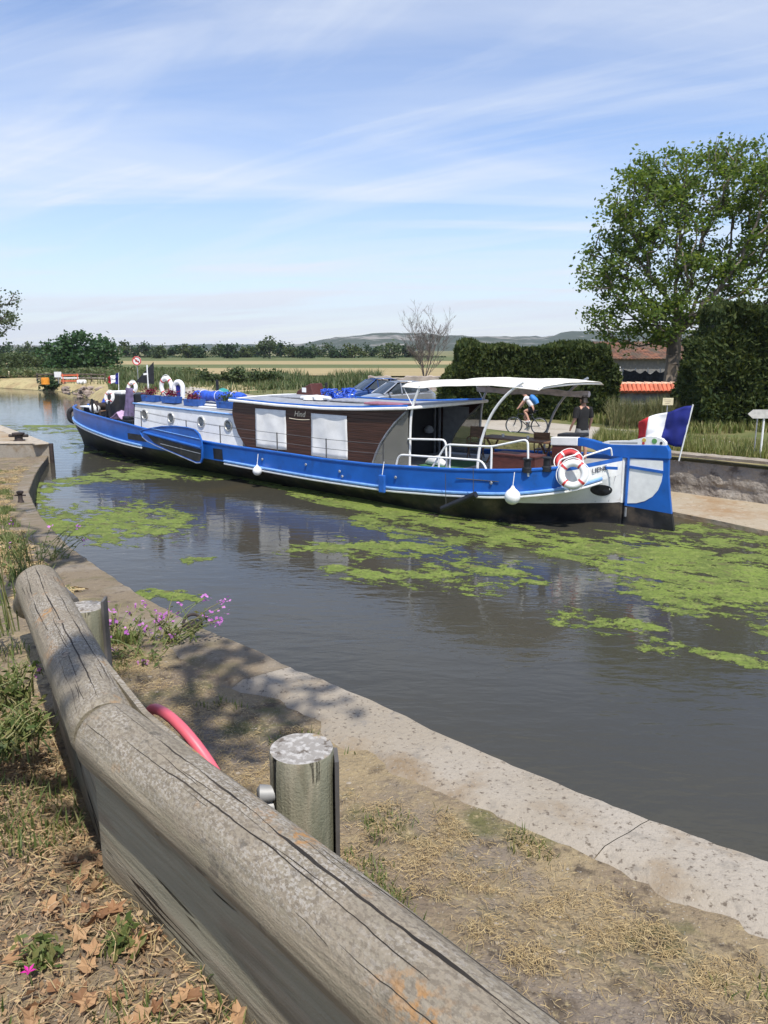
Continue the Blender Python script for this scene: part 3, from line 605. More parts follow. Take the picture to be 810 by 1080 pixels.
# hills
def hill(name, prof, ydist, depth, label, seed):
    rows = []
    pts = [(px, at_y(px, py, ydist).z) for px, py in prof]; xs = np.linspace(prof[0][0], prof[-1][0], 150)
    fs = [0, .25, .5, .7, .85, .95, 1.0, 1.1, 1.5]
    for fy in fs:
        r = []
        for px in xs:
            h = float(np.interp(px, [q[0] for q in pts], [q[1] for q in pts])); X = at_y(px, 368, ydist).x
            hh = h * (math.sin(min(1, fy) * math.pi / 2) ** 1.3 if fy <= 1 else max(0, 1 - (fy - 1) * 1.8))
            w = fbm(np.array(px * .06 + seed), np.array(fy * 5.0 + seed), 4) - .5
            r.append((X * (1 + (fy - 1) * .25), ydist + depth * (fy - 1), max(.5, hh + (w * 14 * (h / 50.0) if 0 < fy < 1.2 else 0) + (fbm(np.array(px * .35), np.array(seed), 3) - .5) * 3.0 * (fy > .6))))
        rows.append(r)
    f = MB(); f.grid(rows); tag(f.build(name, M['hill'], smooth=True), label, 'hill', kind='structure')
hill('hills', [(150, 367), (280, 366), (325, 361.5), (345, 357.5), (372, 354), (405, 351.5), (440, 351.5), (480, 354.5), (540, 356), (575, 355), (598, 350.5), (622, 348.5), (660, 350), (760, 349), (900, 352), (1100, 360)], 1900, 520, 'limestone hills with scrub beyond the fields', 3.0)
hill('hills', [(-200, 362), (0, 364), (120, 364.5), (215, 362.8), (290, 364), (330, 367)], 2150, 300, 'faint low ridge on the horizon beyond the bushes', 8.0)

# ================================================================== VEGETATION
def leaf_quads(P, size, aspect=.6, rng=RNG, up=0.0, droop=None):
    n = len(P); t = rng.normal(size=(n, 3)); t[:, 2] *= .7
    if droop is not None: t[:, 2] += droop
    t /= np.linalg.norm(t, axis=1)[:, None]
    nn = rng.normal(size=(n, 3)); nn[:, 2] += up
    s = np.cross(t, nn); s /= np.linalg.norm(s, axis=1)[:, None] + 1e-9
    sz = (np.asarray(size) * rng.uniform(.65, 1.3, n))[:, None]
    V = np.empty((n, 4, 3)); V[:, 0] = P - t * sz * .5; V[:, 1] = P + s * sz * aspect * .5; V[:, 2] = P + t * sz * .5; V[:, 3] = P - s * sz * aspect * .5
    F = np.arange(n * 4).reshape(n, 4); return V.reshape(-1, 3), F
def branch_net(base, top, targets, rng, step=.5, wig=.08, lift=.25, trunk_r=.3, tip=.02, power=.5, seg_sides=6):
    """A trunk and limbs that fork towards every target; returns a mesh builder and the fine ends."""
    nodes = [np.array(base, float)]; par = [-1]; plen = []
    nseg = max(2, int(np.linalg.norm(np.array(top) - np.array(base)) / step))
    for i in range(1, nseg + 1):
        q = np.array(base) + (np.array(top) - np.array(base)) * i / nseg + rng.normal(size=3) * wig * .5 * (i < nseg); nodes.append(q); par.append(len(nodes) - 2)
    tr0 = len(nodes) - 1; plen = [0.0] * len(nodes)
    order = sorted(range(len(targets)), key=lambda i: np.linalg.norm(targets[i] - nodes[tr0])); tips = []
    for i in order:
        T = targets[i]; A_ = np.array(nodes[max(0, tr0 - 1):]); d = np.linalg.norm(A_ - T, axis=1)
        below = (A_[:, 2] > T[2] - .1) * 0.6 * np.maximum(0, A_[:, 2] - T[2] + .1); j = int(np.argmin(d + below * 2 + .55 * np.array(plen[max(0, tr0 - 1):]))) + max(0, tr0 - 1)
        S = nodes[j]; L = np.linalg.norm(T - S); k = max(1, int(L / step)); pj = j
        for q in range(1, k + 1):
            f = q / k; p = S + (T - S) * f; p = p + np.array([0, 0, -lift * L * math.sin(math.pi * f) * .35]) + rng.normal(size=3) * wig * (q < k); nodes.append(p); par.append(pj); plen.append(plen[pj] + L / k); pj = len(nodes) - 1
        tips.append(pj)
    cnt = [0] * len(nodes)
    for tp in tips:
        j = tp
        while j >= 0: cnt[j] += 1; j = par[j]
    mx = max(cnt); r = [tip + (trunk_r - tip) * ((c / mx) ** power) if c else tip for c in cnt]
    mb = MB()
    for j in range(1, len(nodes)):
        p = par[j]; r0 = r[p] if p > tr0 - 1 or j <= tr0 else r[p]; r0 = min(r0, r[j] * 1.35 + .01) if j > tr0 else r0
        if j <= tr0: f = p / max(1, tr0); r0 = trunk_r * (1.25 - .3 * f) if p else trunk_r * 1.5
        mb.tube([nodes[p], nodes[j]], [r0, r[j] if j > tr0 else trunk_r * (1.25 - .3 * j / tr0)], seg_sides if r[j] > .04 else 4)
    return mb, [nodes[i] for i in tips]
def in_blobs(blobs, n, rng, shell=.0):
    wts = np.array([b[3] * b[4] * b[5] for b in blobs]) ** .8; wts /= wts.sum(); out = []
    for _ in range(n):
        b = blobs[rng.choice(len(blobs), p=wts)]
        while True:
            q = rng.uniform(-1, 1, 3); d = np.linalg.norm(q)
            if d <= 1 and d >= shell: break
        out.append(np.array(b[:3]) + q * np.array(b[3:6]))
    return out
def tree(name, label, base, top, blobs, ntar, nleaf, lsize, clump, leafm, barkm, trunk_r=.3, group=None, seed=1, cat='tree', shell=.25, wig=.1, tip=.02, step=.6, extra=None, aspect=.62, power=.5, lift=.25):
    rng = np.random.default_rng(seed); T = in_blobs(blobs, ntar, rng, shell)
    if extra: T += [np.array(e, float) for e in extra]
    root = empty(name, base, label=label, cat=cat, group=group); MI = Matrix.Translation(-Vector(base))
    mb, tips = branch_net(base, top, T, rng, step, wig, lift, trunk_r, tip, power)
    o = mb.build('trunk', barkm, root, smooth=True, fix=False); o.matrix_parent_inverse = MI
    if nleaf:
        P = []
        for tp in tips:
            k = int(nleaf * rng.uniform(.55, 1.35)); c = clump * rng.uniform(.7, 1.25)
            q = rng.normal(size=(k, 3)) * np.array([c, c, c * .72]) * .55; P.append(np.array(tp) + q)
        V, F = leaf_quads(np.concatenate(P), lsize, aspect, rng, up=.8)
        o = np_mesh('crown', V, F, leafm, root); o.matrix_parent_inverse = MI
    return root
def at_pxy(px, y): return at_y(px, 368, y).x
def blob_px(px, py, rx, ry, y, ryd, f=1.0):
    p = at_y(px, py, y); k = y / 820.0 * 1.02; return (p.x, p.y, p.z, rx * k * f, ryd, ry * k * f)
# the big plane tree behind the right hedge
Y = 42.0
pb = at_y(704, 435, Y); tb = at_y(712, 352, Y)
blobs = [blob_px(694, 238, 52, 66, Y, 3.4), blob_px(684, 205, 30, 36, Y, 2.4), blob_px(772, 225, 60, 64, Y, 3.6), blob_px(785, 200, 46, 26, Y, 2.6), blob_px(658, 275, 34, 50, Y, 2.8), blob_px(672, 330, 48, 34, Y, 3.2), blob_px(700, 340, 34, 22, Y, 3.2), blob_px(760, 305, 66, 48, Y, 3.4), blob_px(830, 250, 50, 80, Y, 3.6)]
rt = np.random.default_rng(5); wisps = []
for k in range(6): wisps.append(tuple(at_y(rt.uniform(745, 815), rt.uniform(168, 182), Y + rt.uniform(-1.5, 1.5))))
for q in ((705, 162), (716, 163), (686, 171), (664, 192), (668, 186), (650, 212), (634, 240), (622, 268), (617, 286), (628, 262), (640, 225), (620, 300), (626, 330), (650, 358), (664, 362)): wisps.append(tuple(at_y(q[0], q[1], Y + rt.uniform(-1, 1))))
tree('plane_tree', 'large spreading plane tree with loose pale green crown behind the dark hedge', (pb.x, pb.y, .95), (tb.x, tb.y, tb.z), blobs, 370, 92, .215, .60, M['leaf_plane'], M['bark'], .36, seed=4, shell=.0, tip=.018, step=.5, wig=.07, extra=wisps, power=.6, lift=.30)
sh = MB(); SP = []; rt = np.random.default_rng(9); root_pt = [q for q in bpy.data.objects if q.name == 'plane_tree'][0]
for k in range(30):
    q0 = at_y(rt.uniform(735, 830), rt.uniform(178, 195), Y + rt.uniform(-2, 2)); L = rt.uniform(.8, 2.1); d = Vector((rt.normal() * .16 + .05, rt.normal() * .12, 1)).normalized(); pts = [q0 + d * L * f + Vector((.03 * math.sin(f * 5 + k), 0, 0)) for f in np.linspace(0, 1, 6)]
    sh.tube(pts, [.022, .018, .015, .012, .009, .006], 4)
    for m in range(int(rt.uniform(7, 18))): f = rt.random(); SP.append(np.array(pts[0]) + (np.array(pts[-1]) - np.array(pts[0])) * f + rt.normal(size=3) * .09)
q = sh.build('young_shoots', M['bark'], root_pt, fix=False); q['kind'] = 'stuff'; q.matrix_parent_inverse = Matrix.Translation(-root_pt.location)
V, F = leaf_quads(np.array(SP), .20, .62, rt, up=.5); np_mesh('shoot_foliage', V, F, M['leaf_plane'], root_pt).matrix_parent_inverse = Matrix.Translation(-root_pt.location)
# tree at the left edge of the view
Y = 100.0
blobs = [blob_px(-12, 318, 30, 20, Y, 3), blob_px(-6, 340, 28, 14, Y, 3), blob_px(-30, 320, 30, 30, Y, 3)]
tb = at_y(-26, 345, Y)
tree('poplar_tree', 'leafy tree overhanging the left bank above the low bushes', (tb.x, Y, 1.0), tuple(tb), blobs, 70, 42, .34, .8, M['leaf_mid'], M['barkdark'], .3, seed=8, shell=.1)
# fig-like bush
Y = 118.0
def px_tree(name, label, px, py_top, w, Y, leafm, ntar, nleaf, ls, clump, seed, group=None, base_py=None, cat='tree', zb=1.0):
    top = at_y(px, py_top, Y); zt = top.z; h = zt - zb; k = Y / 820.0; rx = w * k / 2; X = top.x
    b = [(X, Y, zb + h * .55, rx, rx * .8, h * .46), (X - rx * .35, Y, zb + h * .42, rx * .7, rx * .6, h * .38), (X + rx * .4, Y, zb + h * .4, rx * .65, rx * .6, h * .36)]
    return tree(name, label, (X, Y, zb), (X, Y, zb + h * .28), b, ntar, nleaf, ls, clump, leafm, M['barkdark'], max(.08, h * .03), group, seed, cat, shell=.1, step=max(.5, h * .12), tip=.03)
blobs = [blob_px(60, 376, 22, 13, Y, 3), blob_px(88, 369, 24, 16, Y, 3.5), blob_px(104, 376, 20, 14, Y, 3), blob_px(76, 381, 26, 9, Y, 3)]
b0 = at_y(82, 392, Y)
tree('fig_bush', 'broad dense dark green fig bush behind the far landing', (b0.x, Y, 1.0), (b0.x, Y, 2.2), blobs, 90, 75, .62, 1.15, M['leaf_fig'], M['barkdark'], .25, seed=12, cat='bush', shell=.35)
# tree line across the fields: every tree its own
tl = [(6, 362, 22), (24, 360, 20), (42, 363, 18), (132, 361, 22), (152, 359, 20), (166, 363, 14), (182, 364, 16), (198, 363, 16), (210, 365, 14), (228, 364, 16), (243, 362, 15), (259, 365, 17), (272, 362, 17), (284, 353, 20), (296, 354, 18), (309, 361, 18), (322, 363, 15), (340, 362, 22), (356, 364, 14), (374, 361, 22), (392, 363, 18), (410, 362, 20), (428, 364, 18)]
kinds = ['rounded tree in the far tree line', 'low bushy tree in the far tree line', 'slightly paler tree in the far tree line']
where = {13: 'tallest feathery tree of the far tree line above the striped fields', 14: 'tall tree beside the tallest one in the far tree line', 0: 'far tree at the left edge beyond the canal', 3: 'far round tree just right of the fig bush', 22: 'far tree beside the bare grey tree', 17: 'broad dark far tree midway between the tallest far tree and the bare tree'}
for i, (px, py, w) in enumerate(tl):
    Yt = 290 + 25 * math.sin(i * 2.3)
    lab = where.get(i) or ['dark round-topped tree', 'low bushy green tree', 'paler loose tree', 'squat dark tree', 'olive green tree'][i % 5] + ' of the far tree line, %s from its left end' % ['', 'second', 'third', 'fourth', 'fifth', 'sixth', 'seventh', 'eighth', 'ninth', 'tenth', 'eleventh', 'twelfth', 'thirteenth', '', '', 'sixteenth', 'seventeenth', 'eighteenth', 'nineteenth', 'twentieth', 'twenty-first', 'twenty-second', ''][i]
    px_tree('field_tree', lab, px, py + 1, w * 1.15, Yt, [M['leaf_dark'], M['leaf_mid'], M['leaf_dark'], M['leaf_hedge']][i % 4], 16, 46, 1.0, 1.5, 40 + i, 'trees of the far tree line')
# hedge-like scrub closing the view at the far left and far centre
def scrub(name, label, px0, px1, py, Y, n, ls, mat, seed, zb=.9, depth=5, kind='stuff', cat='scrub'):
    rng = np.random.default_rng(seed); x0 = at_pxy(px0, Y); x1 = at_pxy(px1, Y); zt = at_y(400, py, Y).z
    xs = rng.uniform(x0, x1, n); ys = Y + rng.uniform(-depth, depth, n); hh = (zt - zb) * (.62 + .55 * fbm(xs * .25 + seed, ys * .2, 4)); zs = zb + hh * rng.uniform(0, 1, n) ** .7
    V, F = leaf_quads(np.stack([xs, ys, zs], 1), ls, .6, rng, up=.6); o = np_mesh(name, V, F, mat); tag(o, label, cat, kind=kind); return o
scrub('far_scrub', 'dark scrub along the far edge of the fields', -40, 470, 375.5, 300, 4000, .9, M['leaf_dark'], 3)
scrub('left_scrub', 'green scrub behind the left landing', -40, 60, 371, 130, 5000, .55, M['leaf_mid'], 4)
scrub('bank_scrub', 'tall weeds below the fig bush', -40, 200, 388, 100, 9000, .4, M['reed'], 6, depth=6)
# bare tree
Y = 58.0
p0 = at_y(448, 408, Y)
bt_root = empty('bare_tree', (p0.x, Y, .9), label='bare grey leafless tree between the old wall and the hedge', cat='tree')
btm = MB(); rr = np.random.default_rng(3)
def twig(p, d, L, r, lev):
    pts = [p]; q = Vector(p); dd = Vector(d); k = 5
    for i in range(k):
        dd = (dd + Vector((rr.normal() * .07, rr.normal() * .07, .05))).normalized(); q = q + dd * L / k; pts.append(q.copy())
    btm.tube(pts, [r * (1 - .55 * i / k) for i in range(k + 1)], 6 if lev < 2 else 4)
    if lev >= 3: return
    for i in range((9, 7, 4)[lev]):
        f = rr.uniform(.25, 1.0); j = min(k - 1, int(f * k)); b0 = pts[j].lerp(pts[j + 1], f * k - j); a = rr.uniform(0, 6.28); side = Vector((math.cos(a), math.sin(a), 0)); nd = (dd * .9 + side * rr.uniform(.4, .95)).normalized()
        twig(b0, nd, L * rr.uniform(.28, .52), max(.008, r * .42), lev + 1)
btm.tube([(p0.x, Y, .9), (p0.x, Y, 2.0)], [.16, .13], 8)
for tx, ty, tz, r in ((427, 350, 0, .05), (437, 345, .5, .06), (447, 352, -.3, .07), (458, 348, .2, .06), (470, 338, 0, .075), (463, 360, -.6, .05), (440, 360, .8, .05)):
    T = at_y(tx, ty, Y + tz); S_ = Vector((p0.x, Y, 1.6 + .3 * (tx % 3))); twig(S_, (T - S_).normalized(), (T - S_).length * .92, r * .62, 0)
btm.build('trunk', M['barkgrey'], bt_root, smooth=True, fix=False).matrix_parent_inverse = Matrix.Translation(-Vector((p0.x, Y, .9)))

# hedges
M['hedgecore'] = pmat('hedge_inner_shade', (0.018, 0.020, 0.009), .95, var=.4, vscale=3, bump=.8, bscale=4)  # dark colour stands in for the shade deep inside the hedge
def hedge(label, x0, x1, y0, y1, z0, z1, n, ls, mat, seed, cat='hedge', amp=.35):
    rng = np.random.default_rng(seed); loc = ((x0 + x1) / 2, (y0 + y1) / 2, z0); root = empty('hedge', loc, label=label, cat=cat)
    MI = Matrix.Translation(-Vector(loc)); cxm, cym, czm = (x0 + x1) / 2, (y0 + y1) / 2, (z0 + z1) / 2; hx, hy, hz = (x1 - x0) / 2, (y1 - y0) / 2, (z1 - z0) / 2
    def bulge(a, b): return amp * (fbm(a * .55 + seed, b * .55 + 3, 4) - .5) * 2
    areas = [hx * hz * 4, hx * hz * 1.2, hx * hy * 4, hy * hz * 4, hy * hz * 4]; areas = np.array(areas) / sum(areas); P = []; Nn = []
    for k, fr_ in enumerate(areas):
        c = int(n * fr_); u = rng.uniform(-1, 1, c); w = rng.uniform(-1, 1, c)
        if k < 2: sy = -1 if k == 0 else 1; X = cxm + u * hx; Z = czm + w * hz; D = bulge(X, Z); Yc = cym + sy * (hy + D); q = np.stack([X, Yc, Z], 1); d = np.tile([0, sy, 0.], (c, 1))
        elif k == 2: X = cxm + u * hx; Yc = cym + w * hy; D = bulge(X, Yc * .6 + 9); q = np.stack([X, Yc, z1 + D * 1.1], 1); d = np.tile([0, 0, 1.], (c, 1))
        else: sx_ = -1 if k == 3 else 1; Yc = cym + u * hy; Z = czm + w * hz; D = bulge(Yc, Z + 5); q = np.stack([cxm + sx_ * (hx + D), Yc, Z], 1); d = np.tile([sx_, 0, 0.], (c, 1))
        ux = np.abs((q[:, 0] - cxm) / hx); uz = np.clip((q[:, 2] - czm) / hz, -1, 1); q[:, 2] -= np.where(uz > 0, uz, 0) * hz * .45 * np.clip((ux - (1 - .9 / hx)) / (.9 / hx), 0, 1) ** 2; q[:, 0] -= np.sign(q[:, 0] - cxm) * .5 * np.clip(uz, 0, 1) ** 3 * (ux > .9)
        q += -d * (rng.exponential(.20, c))[:, None] + d * .05; P.append(q); Nn.append(d)
    P = np.concatenate(P); D = np.concatenate(Nn); t = D * .55 + rng.normal(size=P.shape) * .55; t[:, 2] += .5; t /= np.linalg.norm(t, axis=1)[:, None]
    s = np.cross(t, rng.normal(size=P.shape)); s /= np.linalg.norm(s, axis=1)[:, None] + 1e-9; sz = (ls * rng.uniform(.5, 1.4, len(P)))[:, None]
    V = np.empty((len(P), 4, 3)); V[:, 0] = P - t * sz * .5; V[:, 1] = P + s * sz * .22; V[:, 2] = P + t * sz * .6; V[:, 3] = P - s * sz * .22
    o = np_mesh('foliage', V.reshape(-1, 3), np.arange(len(P) * 4).reshape(-1, 4), mat, root); o.matrix_parent_inverse = MI
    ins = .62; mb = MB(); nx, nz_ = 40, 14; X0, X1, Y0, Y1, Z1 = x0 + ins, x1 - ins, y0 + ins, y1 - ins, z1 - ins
    mb.box(((X0 + X1) / 2, (Y0 + Y1) / 2, (z0 + Z1) / 2), (X1 - X0, Y1 - Y0, Z1 - z0)); o = mb.build('shade_core', M['hedgecore'], root); o.matrix_parent_inverse = MI
    return root
hy = 38.0
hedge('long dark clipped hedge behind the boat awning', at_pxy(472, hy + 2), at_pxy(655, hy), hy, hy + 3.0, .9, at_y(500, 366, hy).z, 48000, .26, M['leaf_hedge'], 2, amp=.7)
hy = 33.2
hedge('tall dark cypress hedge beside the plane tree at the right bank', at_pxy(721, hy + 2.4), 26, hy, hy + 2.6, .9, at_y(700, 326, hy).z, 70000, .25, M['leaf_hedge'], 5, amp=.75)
# shade trees on the near road, just behind the photographer, that dapple the near bank
def shade_pt(x, y, z, h): k = h / math.tan(SUN_EL) ; a = Vector((math.sin(SUN_AZ), math.cos(SUN_AZ))); return (x + a.x * k, y + a.y * k, z + h)
sp = [shade_pt(*q) for q in ((-.55, 3.3, 2.8, 6.2), (-1.0, 3.7, 2.8, 6.4), (-.75, 2.95, 2.8, 6.0), (-2.9, 6.9, 2.5, 7.6), (-4.2, 9.0, 2.2, 8.5), (-6.3, 13.4, 1.6, 11)  )]
tree('shade_tree', 'roadside plane tree behind the viewpoint that shades the near bank', (-6.5, -3.5, 3.0), (-6.2, -3.2, 7.5), [(-7, -5, 11, 3, 3, 2.5)], 6, 62, .17, .44, M['leaf_plane'], M['bark'], .3, seed=21, extra=sp, tip=.008, step=.6, power=1.1)

# blades: many thin upright quads
def blades(P, h, w, rng, lean=.35, tri=True):
    n = len(P); a = rng.uniform(0, 2 * math.pi, n); l = rng.uniform(0, lean, n); hh = h * rng.uniform(.5, 1.25, n); b = a + rng.uniform(1.2, 1.9, n)
    side = np.stack([np.cos(b), np.sin(b), np.zeros(n)], 1) * (w * rng.uniform(.6, 1.4, n))[:, None] * .5; d = np.stack([np.cos(a) * l, np.sin(a) * l, np.ones(n)], 1); d /= np.linalg.norm(d, axis=1)[:, None]
    mid = P + d * hh[:, None] * .55; tip = mid + (d + np.stack([np.cos(a) * l, np.sin(a) * l, np.zeros(n)], 1) * .8) * hh[:, None] * .45
    V = np.empty((n, 5, 3)); V[:, 0] = P - side; V[:, 1] = P + side; V[:, 2] = mid + side * .8; V[:, 3] = mid - side * .8; V[:, 4] = tip
    base = np.arange(n)[:, None] * 5; return V.reshape(-1, 3), np.concatenate([base + np.array([[0, 1, 2, 3]]), base + np.array([[3, 2, 4, 4]])])
def blade_mesh(name, P, h, w, mat, rng, lean=.35, **kw):
    n = len(P); V, F = blades(P, h, w, rng, lean); Q = F[:n]; T = F[n:, :3]
    me = bpy.data.meshes.new(name); me.vertices.add(len(V)); me.vertices.foreach_set('co', V.astype(np.float32).ravel()); li = np.concatenate([Q.ravel(), T.ravel()]).astype(np.int32)
    me.loops.add(len(li)); me.loops.foreach_set('vertex_index', li); st = np.concatenate([np.arange(n) * 4, n * 4 + np.arange(n) * 3]).astype(np.int32); tt = np.concatenate([np.full(n, 4), np.full(n, 3)]).astype(np.int32)
    me.polygons.add(2 * n); me.polygons.foreach_set('loop_start', st); me.polygons.foreach_set('loop_total', tt); me.materials.append(mat); me.update(calc_edges=True); me.validate()
    o = bpy.data.objects.new(name, me); COL.objects.link(o); tag(o, **kw); return o
rg = np.random.default_rng(31)
# verge between the retaining wall and the track
n = 34000; s_ = rg.uniform(-3, 22, n); v_ = rg.uniform(.25, 1, n) ** .8 * 5.2
keep = fbm(s_ * .5, v_ * .5, 4) > .30
X = WB.x - WD.x * s_ + FV.x * v_; Yv = WB.y - WD.y * s_ + FV.y * v_; P = np.stack([X, Yv, np.full(n, 1.12)], 1)[keep]
blade_mesh('verge_grass', P, .40, .022, M['grass'], rg, .5, label='rough green grass on top of the far retaining wall', cat='grass', kind='stuff')
# grass at the hedge feet and along the back of the track
n = 22000; X = rg.uniform(2, 26, n); Yv = rg.uniform(32.0, 37.5, n); dd = (X - 7.7) * .82 + (Yv - 20.45) * .57; k = (dd > 10.3) & (fbm(X * .4, Yv * .4, 4) > .38)
blade_mesh('hedge_foot_grass', np.stack([X, Yv, np.full(n, .98)], 1)[k], .45, .05, M['grass'], rg, .5, label='grass growing at the foot of the hedges', cat='grass', kind='stuff')
# reeds in front of the tiled wall
n = 9000; a_ = rg.uniform(644, 732, n); yy = rg.uniform(33.8, 37.0, n); X = (a_ - 405) / 820 * yy; 
blade_mesh('reed_clump', np.stack([X, yy, np.full(n, .98)], 1), np.interp(fbm(X * .8, yy * .8, 4), [.3, .7], [.6, 1.25]), .035, M['drygrass'], rg, .55, label='tall dry reeds growing before the tiled wall', cat='reeds', kind='stuff')
# weeds and reeds behind the boat on the left
n = 16000; a_ = rg.uniform(118, 402, n); yy = rg.uniform(66, 96, n); X = (a_ - 405) / 820 * yy; k = fbm(X * .12, yy * .12, 4) > .40
blade_mesh('reed_bed', np.stack([X, yy, np.full(n, .95)], 1)[k], np.interp(fbm(X * .22, yy * .22, 4), [.3, .7], [.25, 1.25])[k], .10, M['reed'], rg, .8, label='green reeds between the towpath and the fields', cat='reeds', kind='stuff')
n = 3500; a_ = rg.uniform(-10, 330, n); yy = rg.uniform(60, 100, n); X = (a_ - 405) / 820 * yy; k = ((X + 24) * .82 + (yy - 65) * .57 > 2) & (fbm(X * .2, yy * .2, 3) > .5)
blade_mesh('dry_bank_grass', np.stack([X, yy, np.full(n, .95)], 1)[k], .5, .10, M['drygrass'], rg, .6, label='dry tufts along the left landing', cat='grass', kind='stuff')
# shrubs among the reeds
for i, (px, pt, w, lb) in enumerate(((228, 390, 26, 'round green shrub among the reeds behind the blue roll'), (257, 388, 30, 'largest green shrub among the reeds behind the boat'), (287, 394, 26, 'low shrub among the reeds left of the dark blue car'))):
    px_tree('shrub', lb, px, pt, w * 1.2, 78, M['leaf_mid'], 16, 60, .34, .55, 80 + i, 'shrubs among the reeds', cat='shrub')
bw_ = at_z(53, 411, .1); px_tree('waterside_bush', 'small dark bush hanging over the water by the left landing', 54, 399, 22, bw_.y - 1, M['leaf_dark'], 14, 60, .35, .6, 90, cat='bush', zb=.1)

# ================================================================== THE BARGE
B0 = at_z(710, 560, 0.0); B1 = at_z(91, 470, 0.0); BA = math.atan2(B1.y - B0.y, B1.x - B0.x)
BM = Matrix.Translation(B0) @ Matrix.Rotation(BA, 4, 'Z')       # s along the keel from the rudder, n to port (towards the near bank), z up from the water
def bw(s, n, z): return BM @ Vector((s, n, z))
barge = empty('canal_barge', B0, BA, 'long blue and white converted Dutch barge with brown wheelhouse crossing the canal', 'barge')
railz = [(27.5, 1.88), (25.5, 1.80), (23.5, 1.73), (21, 1.60), (19.4, 1.49), (17.5, 1.37), (15.6, 1.28), (13.8, 1.23), (11, 1.20), (9.6, 1.175), (7.8, 1.19), (6.4, 1.25), (5.1, 1.31), (4, 1.38), (2.9, 1.47), (2.26, 1.55), (1.4, 1.74)]
railb = [(27.5, .06), (27.2, .40), (26.7, .78), (26, 1.10), (25, 1.40), (23.5, 1.72), (21, 2.05), (18, 2.22), (14, 2.30), (9, 2.35), (5.5, 2.33), (4, 2.22), (3, 1.95), (2.4, 1.66), (1.95, 1.33), (1.6, .92), (1.42, .50), (1.36, .10)]
watb = [(27.2, .04), (26.3, .25), (25.3, .45), (23, .85), (20, 1.18), (16, 1.32), (11.4, 1.58), (8.4, 1.72), (6.5, 1.95), (5.3, 2.02), (4.4, 1.85), (3.4, 1.45), (2.4, .65), (1.6, .14), (1.36, .06)]
strz = [(27.5, 1.40), (25.5, 1.20), (24, 1.07), (19.85, .80), (14.4, .66), (9, .56), (7.5, .56), (6, .62), (4.5, .71), (3.4, .80), (2.6, .92), (2.1, 1.02), (1.6, 1.2), (1.36, 1.32)]
def RZ(s): return smooth_tab(railz, s)
def RB(s): return smooth_tab(railb, s)
def WBd(s): return smooth_tab(watb, s)
def SZ(s): return smooth_tab(strz, s)
def stem(s): return max(0, s - 26.4)
def SB(s): return RB(s) * .985 + .01
def half(s, z):                                   # half breadth of the hull at height z
    zs = SZ(s)
    if z >= zs: f = (z - zs) / max(.05, RZ(s) - zs); return SB(s) + (RB(s) - SB(s)) * f
    f = max(0, z) / zs
    if s < 4: f = f ** (1.0 + .5 * (4 - s) / 2.6)
    return WBd(s) + (SB(s) - WBd(s)) * (1 - (1 - f) ** 1.6 if s > 4 else f)
SS = sorted(set(list(np.linspace(1.36, 5, 30)) + list(np.linspace(5, 24, 45)) + list(np.linspace(24, 27.3, 22))))
def hull_strip(zf0, zf1, nz, s0=0, s1=99, off=0.0):
    mb = MB()
    for sg in (1, -1):
        rows = []
        for s in SS:
            if s < s0 or s > s1: continue
            a, b = zf0(s), zf1(s); rows.append([(s, sg * (half(s, a + (b - a) * k / nz) + off), a + (b - a) * k / nz) for k in range(nz + 1)])
        mb.grid(rows, flip=(sg > 0))
    return mb
edge_white = lambda s: min(SZ(s), .57)
def keel(s): return -.45
hb = MB()
for sg in (1, -1):
    rows = []
    for s in SS:
        zt = edge_white(s) if s < 3.4 else SZ(s); r = [(s, sg * max(.02, WBd(s) * .9), -.45)]
        r += [(s, sg * half(s, zt * k / 6), zt * k / 6) for k in range(7)]
        rows.append(r)
    hb.grid(rows, flip=(sg > 0))
hb.grid([[(s, half(s, 0) * .9 * q, -.45) for q in (-1, 0, 1)] for s in SS])
hb.build('hull', M['black'], barge, smooth=True)
bulw = hull_strip(lambda s: SZ(s), lambda s: RZ(s), 4, s0=1.9); bulw.build('bulwark', M['blue'], barge, smooth=True)
ws = hull_strip(edge_white, lambda s: SZ(s), 5, s1=3.45, off=.004); ws.build('stern_panel', M['white'], barge, smooth=True)
# stern name board (white, with the blue top edge) closing the bulwark
nbm = hull_strip(lambda s: SZ(s) + .09, lambda s: RZ(s) - .10, 3, s1=2.3, off=.008); nbm.build('name_board', M['white_clean'], barge, smooth=True)
nbt = hull_strip(lambda s: RZ(s) - .10, lambda s: RZ(s) + .0, 1, s1=2.4, off=.012); nbt.build('board_edge', M['blue2'], barge, smooth=True)
nbt = hull_strip(lambda s: SZ(s) - .03, lambda s: SZ(s) + .09, 1, s1=2.4, off=.006); nbt.build('board_base', M['white_clean'], barge, smooth=True)
# sternpost
b = MB(); b.tube([(1.36, 0, .555), (1.365, 0, 1.0), (1.37, 0, 1.75)], .07, 8); b.build('sternpost', M['white'], barge, smooth=True)
b = MB(); b.tube([(1.36, 0, -.4), (1.36, 0, .1), (1.36, 0, .553)], .072, 8); b.build('sternpost_foot', M['black'], barge, smooth=True)
# rubbing strakes (broken where the leeboard hangs), white above pale blue
for nm, dz, r, mt, o_ in (('rubbing_strake', .035, .045, 'paleblue', .035), ('rubbing_strake', -.055, .035, 'white_clean', .03)):
    for sg in (1, -1):
        for s0, s1 in ((1.55, 14.35), (19.4, 27.3)):
            if sg < 0: s0, s1 = (1.55, 27.3) if s0 < 2 else (None, None)
            if s0 is None: continue
            pts = [(s, sg * (half(s, SZ(s)) + o_), SZ(s) + dz) for s in np.linspace(s0, s1, 60)]
            MB().tube(pts, r, 7).build(nm, M['blue2'] if (nm and mt == 'paleblue' and False) else M[mt], barge, smooth=True)
